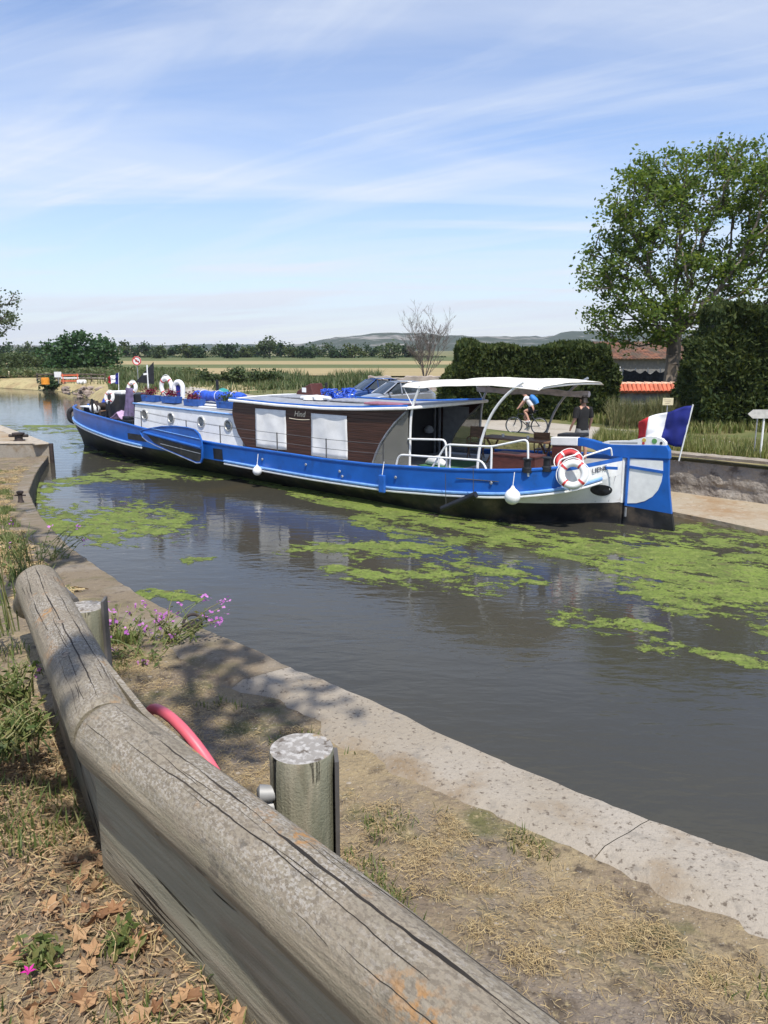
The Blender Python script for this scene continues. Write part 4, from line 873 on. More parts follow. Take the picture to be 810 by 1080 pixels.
# gunwale cap
for sg in (1, -1):
    MB().tube([(s, sg * (RB(s) - .02), RZ(s)) for s in SS if s > 2.35], .045, 7).build('gunwale', M['blue2'], barge, smooth=True)
# freeing ports and hull fittings
for s0, s1, z0, z1 in ((19.05, 20.4, .98, 1.22), (14.45, 14.95, .72, 1.08)):
    b = MB(); b.grid([[(s, half(s, z) + .006, z) for z in (z0, (z0 + z1) / 2, z1)] for s in np.linspace(s0, s1, 5)]); b.build('freeing_port', M['dark'], barge)
b = MB(); c = Vector((1.72, 0, 0)); zc = .98
ov = [(1.62 + .17 * math.cos(a), .93 + .16 * math.sin(a)) for a in np.linspace(0, 2 * math.pi, 25)[:-1]]
b.add([(s, half(s, z) + .012, z) for s, z in ov] + [(1.62, half(1.62, .93) + .02, .93)], [(i, (i + 1) % 24, 24) for i in range(24)])
b.build('hawse_port', M['dark'], barge)
# decks
dk = MB(); dk.grid([[(s, q * (RB(s) - .03), RZ(s) - (.10 if s < 20.6 else .42) - .03 * abs(q)) for q in np.linspace(-1, 1, 9)] for s in SS if s > 1.5]); dk.build('deck', M['deck'], barge)
# foredeck pieces
b = MB(); b.box((26.2, 0, 1.86), (1.0, .9, .06), mi=0); b.build('bow_platform', M['white'], barge, bevel=.02)
b = MB(); b.box((26.2, 0, 1.62), (.75, .7, .42)); b.build('bow_locker', M['dark'], barge, bevel=.02)
w = MB(); w.lathe([(.16, -.55), (.16, .55)], 14, Matrix.Translation((24.2, .5, 2.0)) @ Matrix.Rotation(math.pi / 2, 4, 'X'))
for n_ in (-.6, .6): w.prism([(23.8, 1.3), (24.6, 1.3), (24.35, 2.25), (24.05, 2.25)], n_ + .47, n_ + .53)
for n_ in (-.72, .72): w.lathe([(.3, -.03), (.3, .03)], 16, Matrix.Translation((24.2, n_ + .5, 2.0)) @ Matrix.Rotation(math.pi / 2, 4, 'X'))
w.build('anchor_windlass', M['iron'], barge, smooth=True, bevel=.01)
b = MB(); b.box((23.2, .1, 2.0), (1.1, 1.7, 1.1)); b.build('fore_hatch', M['dark'], barge, bevel=.04)
b = MB(); b.box((22.95, .45, 2.61), (.48, .7, .12)); b.box((23.5, .45, 2.61), (.42, .7, .12)); b.build('hatch_cushion', M['white_clean'], barge, bevel=.03)
for s_, n_ in ((22.36, 1.6), (24.0, 1.4), (22.4, .4)): MB().tube([(s_, n_, 1.2), (s_, n_, 2.35 if n_ > 1 else 3.1)], .05, 8).build('deck_post', M['dark'], barge)
# white cabin
cab_top = lambda s: 2.235 + (s - 14.3) * .021
b = MB(); CW = 1.75
rows = []
for s in np.linspace(14.0, 20.3, 26):
    zt = cab_top(s); f = .12 if s > 20.2 else 0
    rows.append([(s + (.10 if s > 20.2 else 0), CW + .02, RZ(s) - .12), (s, CW, zt - .12), (s, CW - .04, zt), (s, .9, zt + .06), (s, 0, zt + .08), (s, -.9, zt + .06), (s, -CW + .04, zt), (s, -CW, zt - .12), (s, -CW - .02, RZ(s) - .12)])
b.grid(rows); b.add(rows[-1], [tuple(range(9))]); b.add(rows[0], [tuple(range(9))]); b.build('cabin', M['white'], barge)
rows = [[(s, CW - .10, cab_top(s) + .005), (s, .9, cab_top(s) + .075), (s, 0, cab_top(s) + .095), (s, -.9, cab_top(s) + .075), (s, -CW + .10, cab_top(s) + .005)] for s in np.linspace(14.1, 20.25, 10)]
b = MB(); b.grid(rows); b.build('cabin_roof', M['roofgrey'], barge)
for sg in (1, -1): MB().tube([(s, sg * (CW + .01), cab_top(s) - .02) for s in np.linspace(14.0, 20.4, 12)], .035, 6).build('cabin_gutter', M['paleblue'], barge)
for s in np.linspace(16, 19, 3):
    pass
for z_ in (1.86, 1.58):
    MB().grid([[(s, CW + .012, RZ(s) + z - 1.32) for z in (z_ - .004, z_ + .004)] for s in np.linspace(14.3, 20.2, 10)]).build('seam', M['deck'], barge)
for s_ in (19.65, 17.98, 16.2, 14.72):
    zc = 1.83 + (s_ - 14.6) * .022
    Mx = Matrix.Translation((s_, CW + .012, zc)) @ Matrix.Rotation(-math.pi / 2, 4, 'X')
    pr = MB(); pr.tube([(s_ + .18 * math.cos(a), CW + .025, zc + .18 * math.sin(a)) for a in np.linspace(0, 2 * math.pi, 25)[:-1]], .028, 8, closed=True); po = pr.build('porthole', M['brass'], barge, smooth=True)
    pr = MB(); pr.lathe([(.165, 0), (.165, .012)], 20, Mx); pr.build('pane', M['portglass'], po)
# wheelhouse sides of brown boards, with a curved after edge and a raked fore edge
def roof_z(s): return float(np.interp(s, [5.4, 6.9, 8.5, 10, 12, 14.3], [2.86, 2.80, 2.70, 2.65, 2.66, 2.72]))
arc = [(8.15, 1.10), (8.0, 1.45), (7.83, 1.75), (7.6, 2.05), (7.32, 2.35), (7.05, 2.58), (6.9, 2.70)]
fore = [(14.25, 2.62), (14.32, 2.3), (14.25, 2.0), (14.05, 1.6), (13.8, 1.32), (13.55, 1.12)]
def side_poly(sh=0.0):
    top = [(s, roof_z(s) - .03) for s in np.linspace(6.9, 14.2, 12)]
    return arc + top + fore
for sg in (1, -1):
    b = MB(); b.prism(side_poly(), sg * 1.86, sg * 1.91); b.build('wheelhouse_side', M['boards'], barge)
    pa = [(8.14, 1.12), (7.99, 1.45), (7.82, 1.75), (7.59, 2.05), (7.31, 2.35), (7.04, 2.58), (6.88, 2.72), (6.84, 2.72), (6.84, 1.12)]
    b = MB(); b.prism(pa, sg * 1.872, sg * 1.884); b.build('side_screen', M['perspex'], barge)
    MB().tube([(s - .01, sg * 1.90, z) for s, z in arc], .03, 6).build('screen_rim', M['steel'], barge, smooth=True)
# roof, cambered, white edge over a blue line
rows = []
for s in np.linspace(5.9, 14.35, 20):
    r = []
    for q in np.linspace(-1, 1, 13):
        cut = (1 - q * q) * 0
        ss = s if s > 6.6 else s + (abs(q) ** 2) * .9
        r.append((ss, q * 1.98, roof_z(ss) + .06 * (1 - q * q)))
    rows.append(r)
b = MB(); b.grid(rows); b.build('wheelhouse_roof', M['roofgrey'], barge, solid=.05)
for sg in (1, -1):
    MB().tube([(s, sg * 1.99, roof_z(s) - .005) for s in np.linspace(6.8, 14.36, 24)], .045, 7).build('roof_edge', M['white_clean'], barge, smooth=True)
    MB().tube([(s, sg * 1.965, roof_z(s) + .055) for s in np.linspace(6.8, 14.36, 24)], .035, 7).build('roof_trim', M['blue2'], barge, smooth=True)
MB().tube([rows[0][i] for i in range(13)], .045, 7).build('roof_edge', M['white_clean'], barge, smooth=True)
MB().tube([(14.36, n_, roof_z(14.3) + .06 * (1 - (n_ / 1.98) ** 2)) for n_ in np.linspace(-1.98, 1.98, 13)], .045, 7).build('roof_edge', M['white_clean'], barge, smooth=True)
# after bulkhead with pale panels; a near-black sheet stands in for the doorway's shade
b = MB(); b.box((8.3, 0, 2.60), (.05, 3.6, .14)); b.build('after_bulkhead', M['interior'], barge)
b = MB(); b.prism([(s - .02, z) for s, z in arc[:5]] + [(7.3, 2.60), (8.28, 2.62), (8.28, 1.12)], -1.855, -1.835); b.build('side_lining', M['greypanel'], barge)
b = MB(); b.box((8.36, 0, 1.85), (.03, 3.62, 1.5)); b.build('doorway_shade_panel', M['interior'], barge)
b = MB(); b.box((8.26, -1.60, 1.84), (.06, .07, 1.5)); b.box((8.26, -1.35, 1.84), (.05, .03, 1.5)); b.build('door_post', M['steel'], barge)
# window covers: white cloth hung on the boards
def cover(s0, s1, z0, z1, ph):
    rows = []
    for i in range(17):
        f = i / 16; s = s0 + (s1 - s0) * f
        rows.append([(s, 1.925 + .012 * math.sin(f * 9 + ph + k * .35) + .01 * mnoise.noise((f * 4 + ph, k * .6, 0)), z0 + (z1 - z0) * k / 10 + .02 * math.sin(f * math.pi) * (-1 if k == 0 else 0)) for k in range(11)])
    b = MB(); b.grid(rows); return b.build('window_cover', M['cloth'], barge, smooth=True, solid=.008)
cover(13.13, 11.70, 1.25, 2.50, .3); cover(10.58, 9.08, 1.17, 2.47, 1.9)
# gilt name in script on the boards with its underline
fc = bpy.data.curves.new('lettering', 'FONT'); fc.body = 'Hind'; fc.size = .25; fc.extrude = .004; fc.align_x = 'CENTER'; fc.shear = .25
fo = bpy.data.objects.new('lettering', fc); COL.objects.link(fo); fo.parent = barge; fo.location = (11.08, 1.918, 2.34); fo.rotation_euler = (math.pi / 2, 0, math.pi); fc.materials.append(M['gold'])
MB().tube([(11.55 - .1 * k, 1.916, 2.27 - .025 * math.sin(k / 9 * math.pi)) for k in range(10)], .011, 5).build('lettering_flourish', M['gold'], barge)
# stern lettering laid on the name board
fc = bpy.data.curves.new('lettering', 'FONT'); fc.body = 'LIENE'; fc.size = .17; fc.extrude = .003; fc.align_x = 'CENTER'
fo = bpy.data.objects.new('lettering', fc); COL.objects.link(fo); fo.parent = barge; fc.materials.append(M['letter'])
pA = Vector((1.80, half(1.80, 1.42), 1.38)); pB = Vector((1.46, half(1.46, 1.55), 1.49)); ex = (pB - pA).normalized()
ez = Vector((0, 0, 1)); ey = ex.cross(ez).normalized(); ez = ey.cross(ex) * -1 if (ey.cross(ex)).z < 0 else ey.cross(ex)
nrm_out = ex.cross(ez)
mat3 = Matrix((ex, ez, nrm_out)).transposed()
fo.matrix_local = Matrix.Translation((pA + pB) / 2 + nrm_out * .05 * (1 if nrm_out.y > 0 else -1)) @ mat3.to_4x4()
for fo_ in [q for q in list(COL.objects) if q.type == 'FONT']:
    dg = bpy.context.evaluated_depsgraph_get(); me = bpy.data.meshes.new_from_object(fo_.evaluated_get(dg)); ml = fo_.matrix_local.copy(); mt_ = fo_.data.materials[0]; bpy.data.objects.remove(fo_)
    me.materials.clear(); me.materials.append(mt_); nw = bpy.data.objects.new('lettering', me); COL.objects.link(nw); nw.parent = barge; nw.matrix_local = ml
# side wire railing
st_ = [(19.4, 1), (16.5, 1), (14.6, 1), (11.75, 1), (9.6, 1), (7.4, 1)]
for s, _ in st_: MB().tube([(s, RB(s) - .06, RZ(s) - .02), (s, RB(s) - .06, RZ(s) + .62)], .02, 6).build('railing_post', M['darksteel'], barge)
for h in (.60, .32): MB().tube([(s, RB(s) - .06, RZ(s) + h) for s in np.linspace(7.4, 20.2, 20)], .008, 4).build('railing_wire', M['darksteel'], barge)
# white tubular rails along the cockpit
def rail(pts, r=.028, name='cockpit_rail'): return MB().tube(pts, r, 8).build(name, M['white_clean'], barge, smooth=True)
def fillet(pts, r=.1, n=4):
    out = [Vector(pts[0])]
    for a, b, c in zip(pts[:-2], pts[1:-1], pts[2:]):
        a, b, c = Vector(a), Vector(b), Vector(c); u = (a - b); v = (c - b); ru = min(r, u.length * .45); rv = min(r, v.length * .45); p, q = b + u.normalized() * ru, b + v.normalized() * rv
        for k in range(n + 1): t = k / n; out.append(p * (1 - t) ** 2 + b * 2 * t * (1 - t) + q * t * t)
    out.append(Vector(pts[-1])); return out
rail(fillet([(7.10, 2.1, 1.14), (7.0, 2.1, 1.52), (4.25, 2.1, 1.60), (4.05, 2.1, 1.22)], .18))
rail(fillet([(5.95, 2.05, 1.15), (5.42, 2.05, 1.92), (4.02, 2.05, 1.97), (3.05, 1.95, 2.22), (3.0, 1.95, 1.30)], .14))
for s_, z1 in ((5.30, 1.92), (4.02, 1.97)): rail([(s_, 2.05, 1.15), (s_, 2.05, z1)])
rail(fillet([(6.82, 1.9, 1.95), (5.55, 1.9, 2.02), (5.50, 1.9, 1.2)], .15))
rail([(5.62, 2.1, 1.15), (5.62, 2.1, 1.55)])
rail(fillet([(2.42, 1.55, 1.5), (2.40, 1.5, 1.72), (2.1, 1.28, 1.84)], .1), .022, 'stern_rail')
rail(fillet([(2.0, 1.1, 1.62), (1.95, 1.1, 1.80), (1.5, .55, 2.0), (1.48, .5, 1.80)], .05), .022, 'stern_rail')
# awning: cream cloth on bowed white hoops
def aw_z(s): return float(np.interp(s, [2.8, 3.4, 4.2, 5, 5.7, 6.4, 7.15], [3.48, 3.52, 3.56, 3.53, 3.50, 3.42, 3.44]))
rows = []
for s in np.linspace(2.85, 7.12, 40):
    r = []
    for q in np.linspace(-1, 1, 17):
        sag = .04 * math.sin((s - 2.85) / 2.1 * math.pi * 2) * (1 - q * q) + .012 * mnoise.noise((s * 2, q * 3, 0))
        r.append((s, q * 1.85, aw_z(s) + .06 * (1 - q * q) + sag - (.07 if abs(q) > .99 else 0)))
    rows.append(r)
b = MB(); b.grid(rows); b.build('awning', M['awning'], barge, smooth=True, solid=.012)
b = MB(); b.tube([(s, -1.72, 3.16 + .02 * math.sin(s * 3)) for s in np.linspace(3.2, 6.9, 16)], [.085 + .012 * math.sin(k * 1.9) for k in range(16)], 9); b.build('rolled_curtain', M['roll'], barge, smooth=True)
for sg in (1, -1):
    nn_ = 1.8 * sg
    for nm, pts in (('hoop', [(6.50, nn_, 3.42), (6.62, nn_, 3.15), (6.76, nn_, 2.80), (6.82, nn_, 2.3), (6.84, nn_, 1.15)]),
                    ('hoop', [(3.3, nn_, 3.60), (3.6, nn_, 3.42), (3.95, nn_, 3.10), (4.25, nn_, 2.68), (4.45, nn_, 2.2), (4.55, nn_, 1.8), (4.6, nn_, 1.25)])):
        dense = [Vector((smooth_tab([(i, p[0]) for i, p in enumerate(pts)], t), pts[0][1], smooth_tab([(i, p[2]) for i, p in enumerate(pts)], t))) for t in np.linspace(0, len(pts) - 1, 20)]
        MB().tube(dense, .036, 8).build('awning_hoop', M['white_clean'] if sg > 0 else M['steel'], barge, smooth=True)
    MB().tube([(7.1, 1.8 * sg, 3.40), (6.74, 1.8 * sg, 2.85)], .012, 5).build('awning_stay', M['white_clean'], barge)
for s_ in (2.9, 3.4, 6.5): MB().tube([(s_, n_, aw_z(s_) + .05 * (1 - (n_ / 1.85) ** 2) - .04) for n_ in np.linspace(-1.8, 1.8, 11)], .03, 7).build('awning_bar', M['white_clean'], barge, smooth=True)
# leeboard
lb = [(18.85, 1.40), (18.72, 1.22), (18.4, 1.08), (17.85, .95), (17.0, .80), (16.2, .66), (15.55, .54), (15.32, .57), (15.24, .72), (15.21, 1.0), (15.24, 1.32), (15.36, 1.56), (15.6, 1.70), (16.0, 1.74), (16.7, 1.74), (17.5, 1.68), (18.2, 1.57), (18.65, 1.49)]
root_l = MB(); root_l.prism(lb, 2.47, 2.53); lo = root_l.build('leeboard', M['blue'], barge, bevel=.012)
rid = lambda s: float(np.interp(s, [15.2, 18.6], [1.10, 1.40]))
low = [(18.45, 1.33), (18.0, 1.06), (17.3, .90), (16.4, .74), (15.6, .60), (15.37, .63), (15.30, .76), (15.28, 1.02)]
b = MB(); b.prism(low, 2.532, 2.545); b.build('shadowed_lower_board', M['black'], lo)  # black sheet paints in the shadow the ridge casts on the lower half
MB().tube([(s, 2.56, rid(s)) for s in np.linspace(15.25, 18.55, 10)], .05, 8).build('leeboard_batten', M['blue2'], lo, smooth=True)
MB().tube([(s, 2.54, rid(s) + .28 - .02 * (s - 15)) for s in np.linspace(15.3, 18.2, 8)], .014, 6).build('leeboard_batten', M['paleblue'], lo)
MB().tube([(s, 2.55, rid(s) - .22 - (s - 15.2) * .015) for s in np.linspace(15.3, 17.6, 8)], .012, 6).build('leeboard_batten', M['steel'], lo)
MB().tube([(s, 2.535, z) for s, z in lb], .022, 6, closed=True).build('leeboard_rim', M['blue2'], lo, smooth=True)
MB().tube([(s, 2.555, z) for s, z in lb[1:8]], .016, 6).build('leeboard_rim', M['steel'], lo, smooth=True)
# rudder
rud = [(1.28, -.45), (-.10, -.45), (-.02, 0.0), (.06, .44), (.14, .9), (.20, 1.35), (.22, 1.78), (1.28, 1.74)]
rb = MB(); rb.prism(rud, -.05, .05); ro = rb.build('rudder', M['blue'], barge, bevel=.01)
b = MB(); b.prism([(1.28, -.46), (-.11, -.46), (-.03, 0.0), (.055, .43), (1.28, .49)], -.056, .056); b.build('tarred_rudder_foot', M['black'], ro)
curve = [(.36, 1.72), (.34, 1.45), (.36, 1.2), (.43, .98), (.56, .80), (.74, .67), (.95, .59), (1.20, .555)]
b = MB(); b.prism(curve + [(1.20, 1.70)], -.062, .062); b.build('white_rudder_panel', M['white_clean'], ro)
for sg in (.075,): MB().tube([(1.22, sg, .50), (1.22, sg, 1.72)], .035, 7).build('rudder_stock', M['blue2'], ro)
b = MB(); b.box((.80, .072, 1.47), (.95, .025, .07), ry=-.06); b.build('rudder_strap', M['blue2'], ro)
b = MB(); b.box((1.5, half(1.5, 1.5) + .03, 1.52), (.55, .03, .07), rz=.3); b.build('hinge_strap', M['blue2'], barge)
MB().tube([(1.2, .10, .45), (1.2, .10, .22)], .03, 7).build('rudder_pintle', M['steel'], ro)
# tiller: heavy blue beam that sweeps up to a white grip
beam_top = [(.22, 1.98), (.30, 2.10), (.6, 2.09), (1.0, 2.06), (1.4, 2.03), (1.75, 2.02), (2.0, 2.05), (2.25, 2.10), (2.5, 2.13), (2.62, 2.13)]
beam_bot = [(2.62, 1.91), (2.45, 1.91), (2.2, 1.86), (1.95, 1.77), (1.7, 1.71), (1.3, 1.70), (.7, 1.75), (.20, 1.77)]
b = MB(); b.prism(beam_top + beam_bot, -.085, .085); to = b.build('tiller', M['blue'], barge, bevel=.02)
b = MB(); b.prism([(2.62, 2.135), (3.40, 2.09), (3.40, 1.87), (2.62, 1.915)], -.09, .09); b.build('white_tiller_grip', M['white_clean'], to, bevel=.02)
crest = [(.32, 2.09), (.33, 2.17), (.42, 2.25), (.56, 2.295), (.70, 2.30), (.88, 2.26), (1.08, 2.19), (1.3, 2.14), (1.6, 2.115), (1.85, 2.09), (1.95, 2.045), (1.7, 2.02), (1.0, 2.055), (.5, 2.085)]
b = MB(); b.prism(crest, -.07, .07); b.build('carved_crest', M['white_clean'], to)
for s_, z_, r_, m_ in ((.60, 2.185, .065, 'greenp'), (.86, 2.19, .05, 'yellow'), (.87, 2.115, .035, 'red'), (.43, 2.15, .035, 'letter')):
    b = MB(); b.lathe([(r_, 0), (r_, .008)], 14, Matrix.Translation((s_, .070, z_)) @ Matrix.Rotation(-math.pi / 2, 4, 'X')); b.build('crest_rosette', M[m_], to)
b = MB(); b.add([(1.02, .073, 2.085), (1.75, .073, 2.05), (1.75, .073, 2.075), (1.02, .073, 2.125)], [(0, 1, 2, 3)]); b.build('crest_ornament', M['roofgrey'], to)
# steering pedestal and cockpit furniture that is built in
b = MB(); b.box((3.05, -.18, 1.62), (.62, .5, .72)); b.build('steering_pedestal', M['brownbox'], barge, bevel=.015)
b = MB(); b.box((3.0, -.42, 2.13), (.7, .5, .10), ry=.05); b.build('instrument_binnacle', M['dark'], barge, bevel=.03)
for s_, n_ in ((3.05, 1.93), (2.62, 1.72)):
    b = MB(); b.lathe([(.13, -.08), (.13, .03), (.09, .05), (.09, .22), (.12, .24), (.12, .27)], 14, Matrix.Translation((s_, n_, RZ(s_) + .02))); b.build('mooring_bitt', M['dark'], barge, smooth=True)
b = MB(); b.box((6.1, .6, 1.175), (1.3, 1.9, .02)); b.build('deck_mat', M['green_mat'], barge)
for s, z in ((12.4, .93), (10.4, .95), (9.0, .88), (8.9, .74), (6.9, .92), (3.9, 1.07)):
    b = MB(); b.lathe([(.03, 0), (.03, .02), (.045, .03), (.03, .05)], 8, Matrix.Translation((s, half(s, z), z)) @ Matrix.Rotation(-math.pi / 2, 4, 'X')); b.build('hull_eye', M['steel'], barge)
MB().tube([(4.9, half(4.9, 1.12) + .03, 1.10), (3.7, half(3.7, 1.12) + .03, 1.12)], .012, 6).build('grab_line', M['darksteel'], barge)
# raking lines on the white stern
for k in range(2): MB().tube([(1.55 + .25 * k, half(1.55 + .25 * k, .6) + .012, .6), (1.40 + .05 * k, half(1.40 + .05 * k, 1.25) + .012, 1.28)], .006, 4).build('plate_seam', M['roofgrey'], barge)
MB().tube([(2.4, half(2.4, .95) + .03, 1.02), (2.2, half(2.2, .7) + .05, .82), (1.95, half(1.95, .8) + .05, .86), (1.8, half(1.8, 1.0) + .03, 1.08)], .010, 5).build('hanging_line', M['white'], barge)

# ================================================================== THINGS ON AND AROUND THE BARGE
def on_boat(o, s, n, z, rz=0.0, rx=0.0, ry=0.0):
    o.matrix_world = BM @ Matrix.Translation((s, n, z)) @ Matrix.Rotation(rz, 4, 'Z') @ Matrix.Rotation(ry, 4, 'Y') @ Matrix.Rotation(rx, 4, 'X'); return o
def ring_buoy(name, label, mats=('white_clean', 'red'), Rr=.29, r=.085, flat=1.0):
    root = empty(name, label=label, cat='lifebuoy')
    b = MB(); b.tube([(Rr * math.cos(a), Rr * math.sin(a), 0) for a in np.linspace(0, 2 * math.pi, 41)[:-1]], r, 10, closed=True); b.build('ring', M[mats[0]], root, smooth=True)
    for k in range(4):
        a0 = math.pi / 4 + k * math.pi / 2; b = MB(); b.tube([(Rr * math.cos(a0 + d), Rr * math.sin(a0 + d), 0) for d in np.linspace(-.10, .10, 5)], r * 1.06, 10); b.build('band', M[mats[1]], root, smooth=True)
    b = MB()
    for k in range(4):
        a0 = math.pi / 4 + k * math.pi / 2; b.tube([((Rr + r * (1.05 + .35 * math.sin(math.pi * f))) * math.cos(a0 + f * math.pi / 2), (Rr + r * (1.05 + .35 * math.sin(math.pi * f))) * math.sin(a0 + f * math.pi / 2), 0) for f in np.linspace(0, 1, 9)], .012, 5)
    b.build('grab_line', M['white'], root); return root
def place_M(o, Mx): o.matrix_world = Mx
# big lifebuoy hung on the port quarter
lbz = ring_buoy('lifebuoy', 'white lifebuoy with red bands hung on the blue stern quarter', Rr=.275, r=.09)
place_M(lbz, BM @ Matrix.Translation((1.95, RB(2.05) + .24, 1.42)) @ Matrix.Rotation(R(16), 4, 'Z') @ Matrix.Rotation(R(-78), 4, 'X') @ Matrix.Rotation(R(8), 4, 'Z'))
lb2 = ring_buoy('lifebuoy', 'second red and white lifebuoy leaning on the deck behind the hung one', ('red', 'white_clean'), .25, .08)
place_M(lb2, BM @ Matrix.Translation((2.3, 1.2, 1.66)) @ Matrix.Rotation(R(15), 4, 'Z') @ Matrix.Rotation(R(-55), 4, 'X'))
lb3 = ring_buoy('lifebuoy', 'upright white lifebuoy with faded red bands standing on the white cabin roof', Rr=.28, r=.085)
place_M(lb3, BM @ Matrix.Translation((20.25, .3, 2.92)) @ Matrix.Rotation(R(8), 4, 'Z') @ Matrix.Rotation(R(-90), 4, 'X') @ Matrix.Scale(1.18, 4, (0, 1, 0)))
lb4 = ring_buoy('lifebuoy', 'small lifebuoy standing on the foredeck beside the windlass', Rr=.20, r=.065)
place_M(lb4, BM @ Matrix.Translation((22.97, 1.2, 2.45)) @ Matrix.Rotation(R(10), 4, 'Z') @ Matrix.Rotation(R(-80), 4, 'X'))
lb5 = ring_buoy('lifebuoy', 'orange banded lifebuoy on the post behind the purple cloth', ('white_clean', 'redorange'), .2, .075)
place_M(lb5, BM @ Matrix.Translation((22.2, .6, 2.84)) @ Matrix.Rotation(R(10), 4, 'Z') @ Matrix.Rotation(R(-80), 4, 'X'))
# horseshoe buoy
b = MB(); b.tube([(-.2, 0, 0), (-.22, 0, .3)] + [(.22 * math.cos(a), 0, .42 + .22 * math.sin(a)) for a in np.linspace(math.pi, 0, 13)] + [(.22, 0, .3), (.2, 0, 0)], .095, 10)
o = b.build('horseshoe_buoy', M['white_clean'], smooth=True); tag(o, 'white horseshoe buoy standing on the cabin roof beside the upright lifebuoy', 'buoy'); on_boat(o, 19.45, .3, 2.50, rz=R(8))
b = MB(); b.box((0, 0, .25), (.32, .04, .5)); so_ = b.build('backing_panel', M['flag_b'], o)
# fenders
def ball_fender(label, r, s, n, z, line):
    root = empty('ball_fender', label=label, cat='fender'); prof = [(r * math.sin(a), -r * math.cos(a)) for a in np.linspace(.05, 2.5, 14)]
    prof += [(r * .33, r * 1.05), (r * .22, r * 1.22), (r * .18, r * 1.35)]
    b = MB(); b.lathe(prof, 20); b.build('bladder', M['white'], root, smooth=True); MB().tube([(0, 0, r * 1.3), (0, -.06, r * 1.3 + line)], .012, 5).build('rope', M['white'], root)
    return on_boat(root, s, n, z)
ball_fender('large round white fender hung near the barge stern', .20, 3.25, half(3.25, .85) + .24, .80, .35)
ball_fender('smaller cream teardrop fender hung below the brown wheelhouse', .15, 12.5, half(12.5, .55) + .20, .56, .35)
b = MB(); b.box((0, 0, 0), (.22, .09, .50)); o = b.build('flat_fender', M['blue2'], bevel=.03); tag(o, 'flat blue padded fender hung at the after end of the wheelhouse', 'fender'); on_boat(o, 7.25, RB(7.25) + .17, .72)
MB().tube([(0, 0, .25), (-.02, -.06, .62)], .012, 5).build('rope', M['white'], o)
o = MB().tube([(-.52, 0, -.24), (.52, 0, .27)], .085, 10).build('timber_fender', M['dark'], smooth=True); tag(o, 'black timber fender slung at a slant low on the hull', 'fender'); on_boat(o, 4.72, RB(4.7) + .16, .50, rz=math.pi)
for s_, top in ((.45, .95), (-.40, .72)): MB().tube([(s_, 0, .1 if s_ > 0 else -.2), (s_, -.05, top)], .009, 5).build('rope', M['darksteel'], o)
o = empty('tyre_fender', label='black tyre fender hanging over the bow', cat='fender'); b = MB(); b.tube([(.22 * math.cos(a), 0, .30 * math.sin(a)) for a in np.linspace(0, 2 * math.pi, 25)[:-1]], .11, 10, closed=True); b.build('tyre', M['rubber'], o, smooth=True)
MB().tube([(0, 0, .35), (-.15, 0, .75)], .012, 5).build('rope', M['darksteel'], o); on_boat(o, 27.62, .25, 1.40, rz=R(60))
o = MB().lathe([(.02, -.22), (.14, -.18), (.22, 0), (.14, .18), (.02, .22)], 16).build('deck_buoy', M['white_clean'], smooth=True); tag(o, 'white buoy lying on the foredeck just inside the bulwark', 'buoy'); on_boat(o, 24.15, 1.2, 1.93, ry=R(80), rz=.3)
# ensign
def flag_obj(name, label, pole, w, h, ph, u, colours, drop, amp, cat='flag', thick=.012):
    """pole: (foot, head) in boat axes; the cloth streams from the pole along u."""
    root = empty(name, label=label, cat=cat); a, c = Vector(pole[0]), Vector(pole[1]); root.matrix_world = BM @ Matrix.Translation(a)
    MB().tube([(0, 0, 0), tuple(c - a)], .018 if w > 1 else .012, 7).build('staff', M['white_clean'], root, smooth=True)
    pd = (c - a).normalized(); u = Vector(u).normalized(); side = pd.cross(u).normalized(); top = c - a - pd * .03
    n_, m_ = 42, 14; k3 = n_ // 3
    def P(i, j):
        f = i / n_; g = j / m_
        p = top - pd * h * g * (1 - .42 * f) + u * w * f * (1 - .05 * g); p = p + Vector((0, 0, -1)) * (drop * f ** 1.4) * w
        return p + side * amp * (f ** .8) * math.sin(f * 9 + ph + g * 1.6) + side * .06 * mnoise.noise((f * 6, g * 4, ph)) + Vector((0, 0, .02 * math.sin(f * 11 + g * 3)))
    for nm, c_, i0, i1 in colours:
        b = MB(); b.grid([[tuple(P(i, j)) for j in range(m_ + 1)] for i in range(i0, i1 + 1)]); b.build(nm, M[c_], root, smooth=True, solid=.006)
    return root
flag_obj('ensign', 'large French tricolour flying from the barge stern', ((.05, -.16, 1.72), (-.18, -.16, 3.10)), 1.28, 1.02, .4, (1.0, .05, -.12),
         [('blue_band', 'flag_b', 0, 20), ('white_band', 'flag_w', 20, 33), ('red_band', 'flag_r', 33, 42)], .22, .13)
flag_obj('courtesy_flag', 'little tricolour on a short staff at the bow', ((23.7, .3, 2.55), (23.6, .3, 3.42)), .62, .45, 1.2, (.9, .3, -.15), [('blue_band', 'flag_b', 0, 14), ('white_band', 'flag_w', 14, 28), ('red_band', 'flag_r', 28, 42)], .15, .05)
# black triangular pennant board on a white post in its blue tub
o = empty('pennant', label='black triangular pennant with a small white mark on a white post on the cabin roof', cat='pennant')
MB().tube([(0, 0, 0), (0, 0, 1.30)], .03, 8).build('post', M['white_clean'], o); b = MB(); b.prism([(-.27, 1.42), (.50, .63), (-.24, .55)], -.012, .012); b.build('pennant_cloth', M['dark'], o)
b = MB(); b.prism([(-.02, .92), (.16, .90), (.16, .97), (-.02, 1.0)], .013, .016); b.build('mark', M['white_clean'], o); on_boat(o, 20.75, .8, 2.48, rz=R(38))
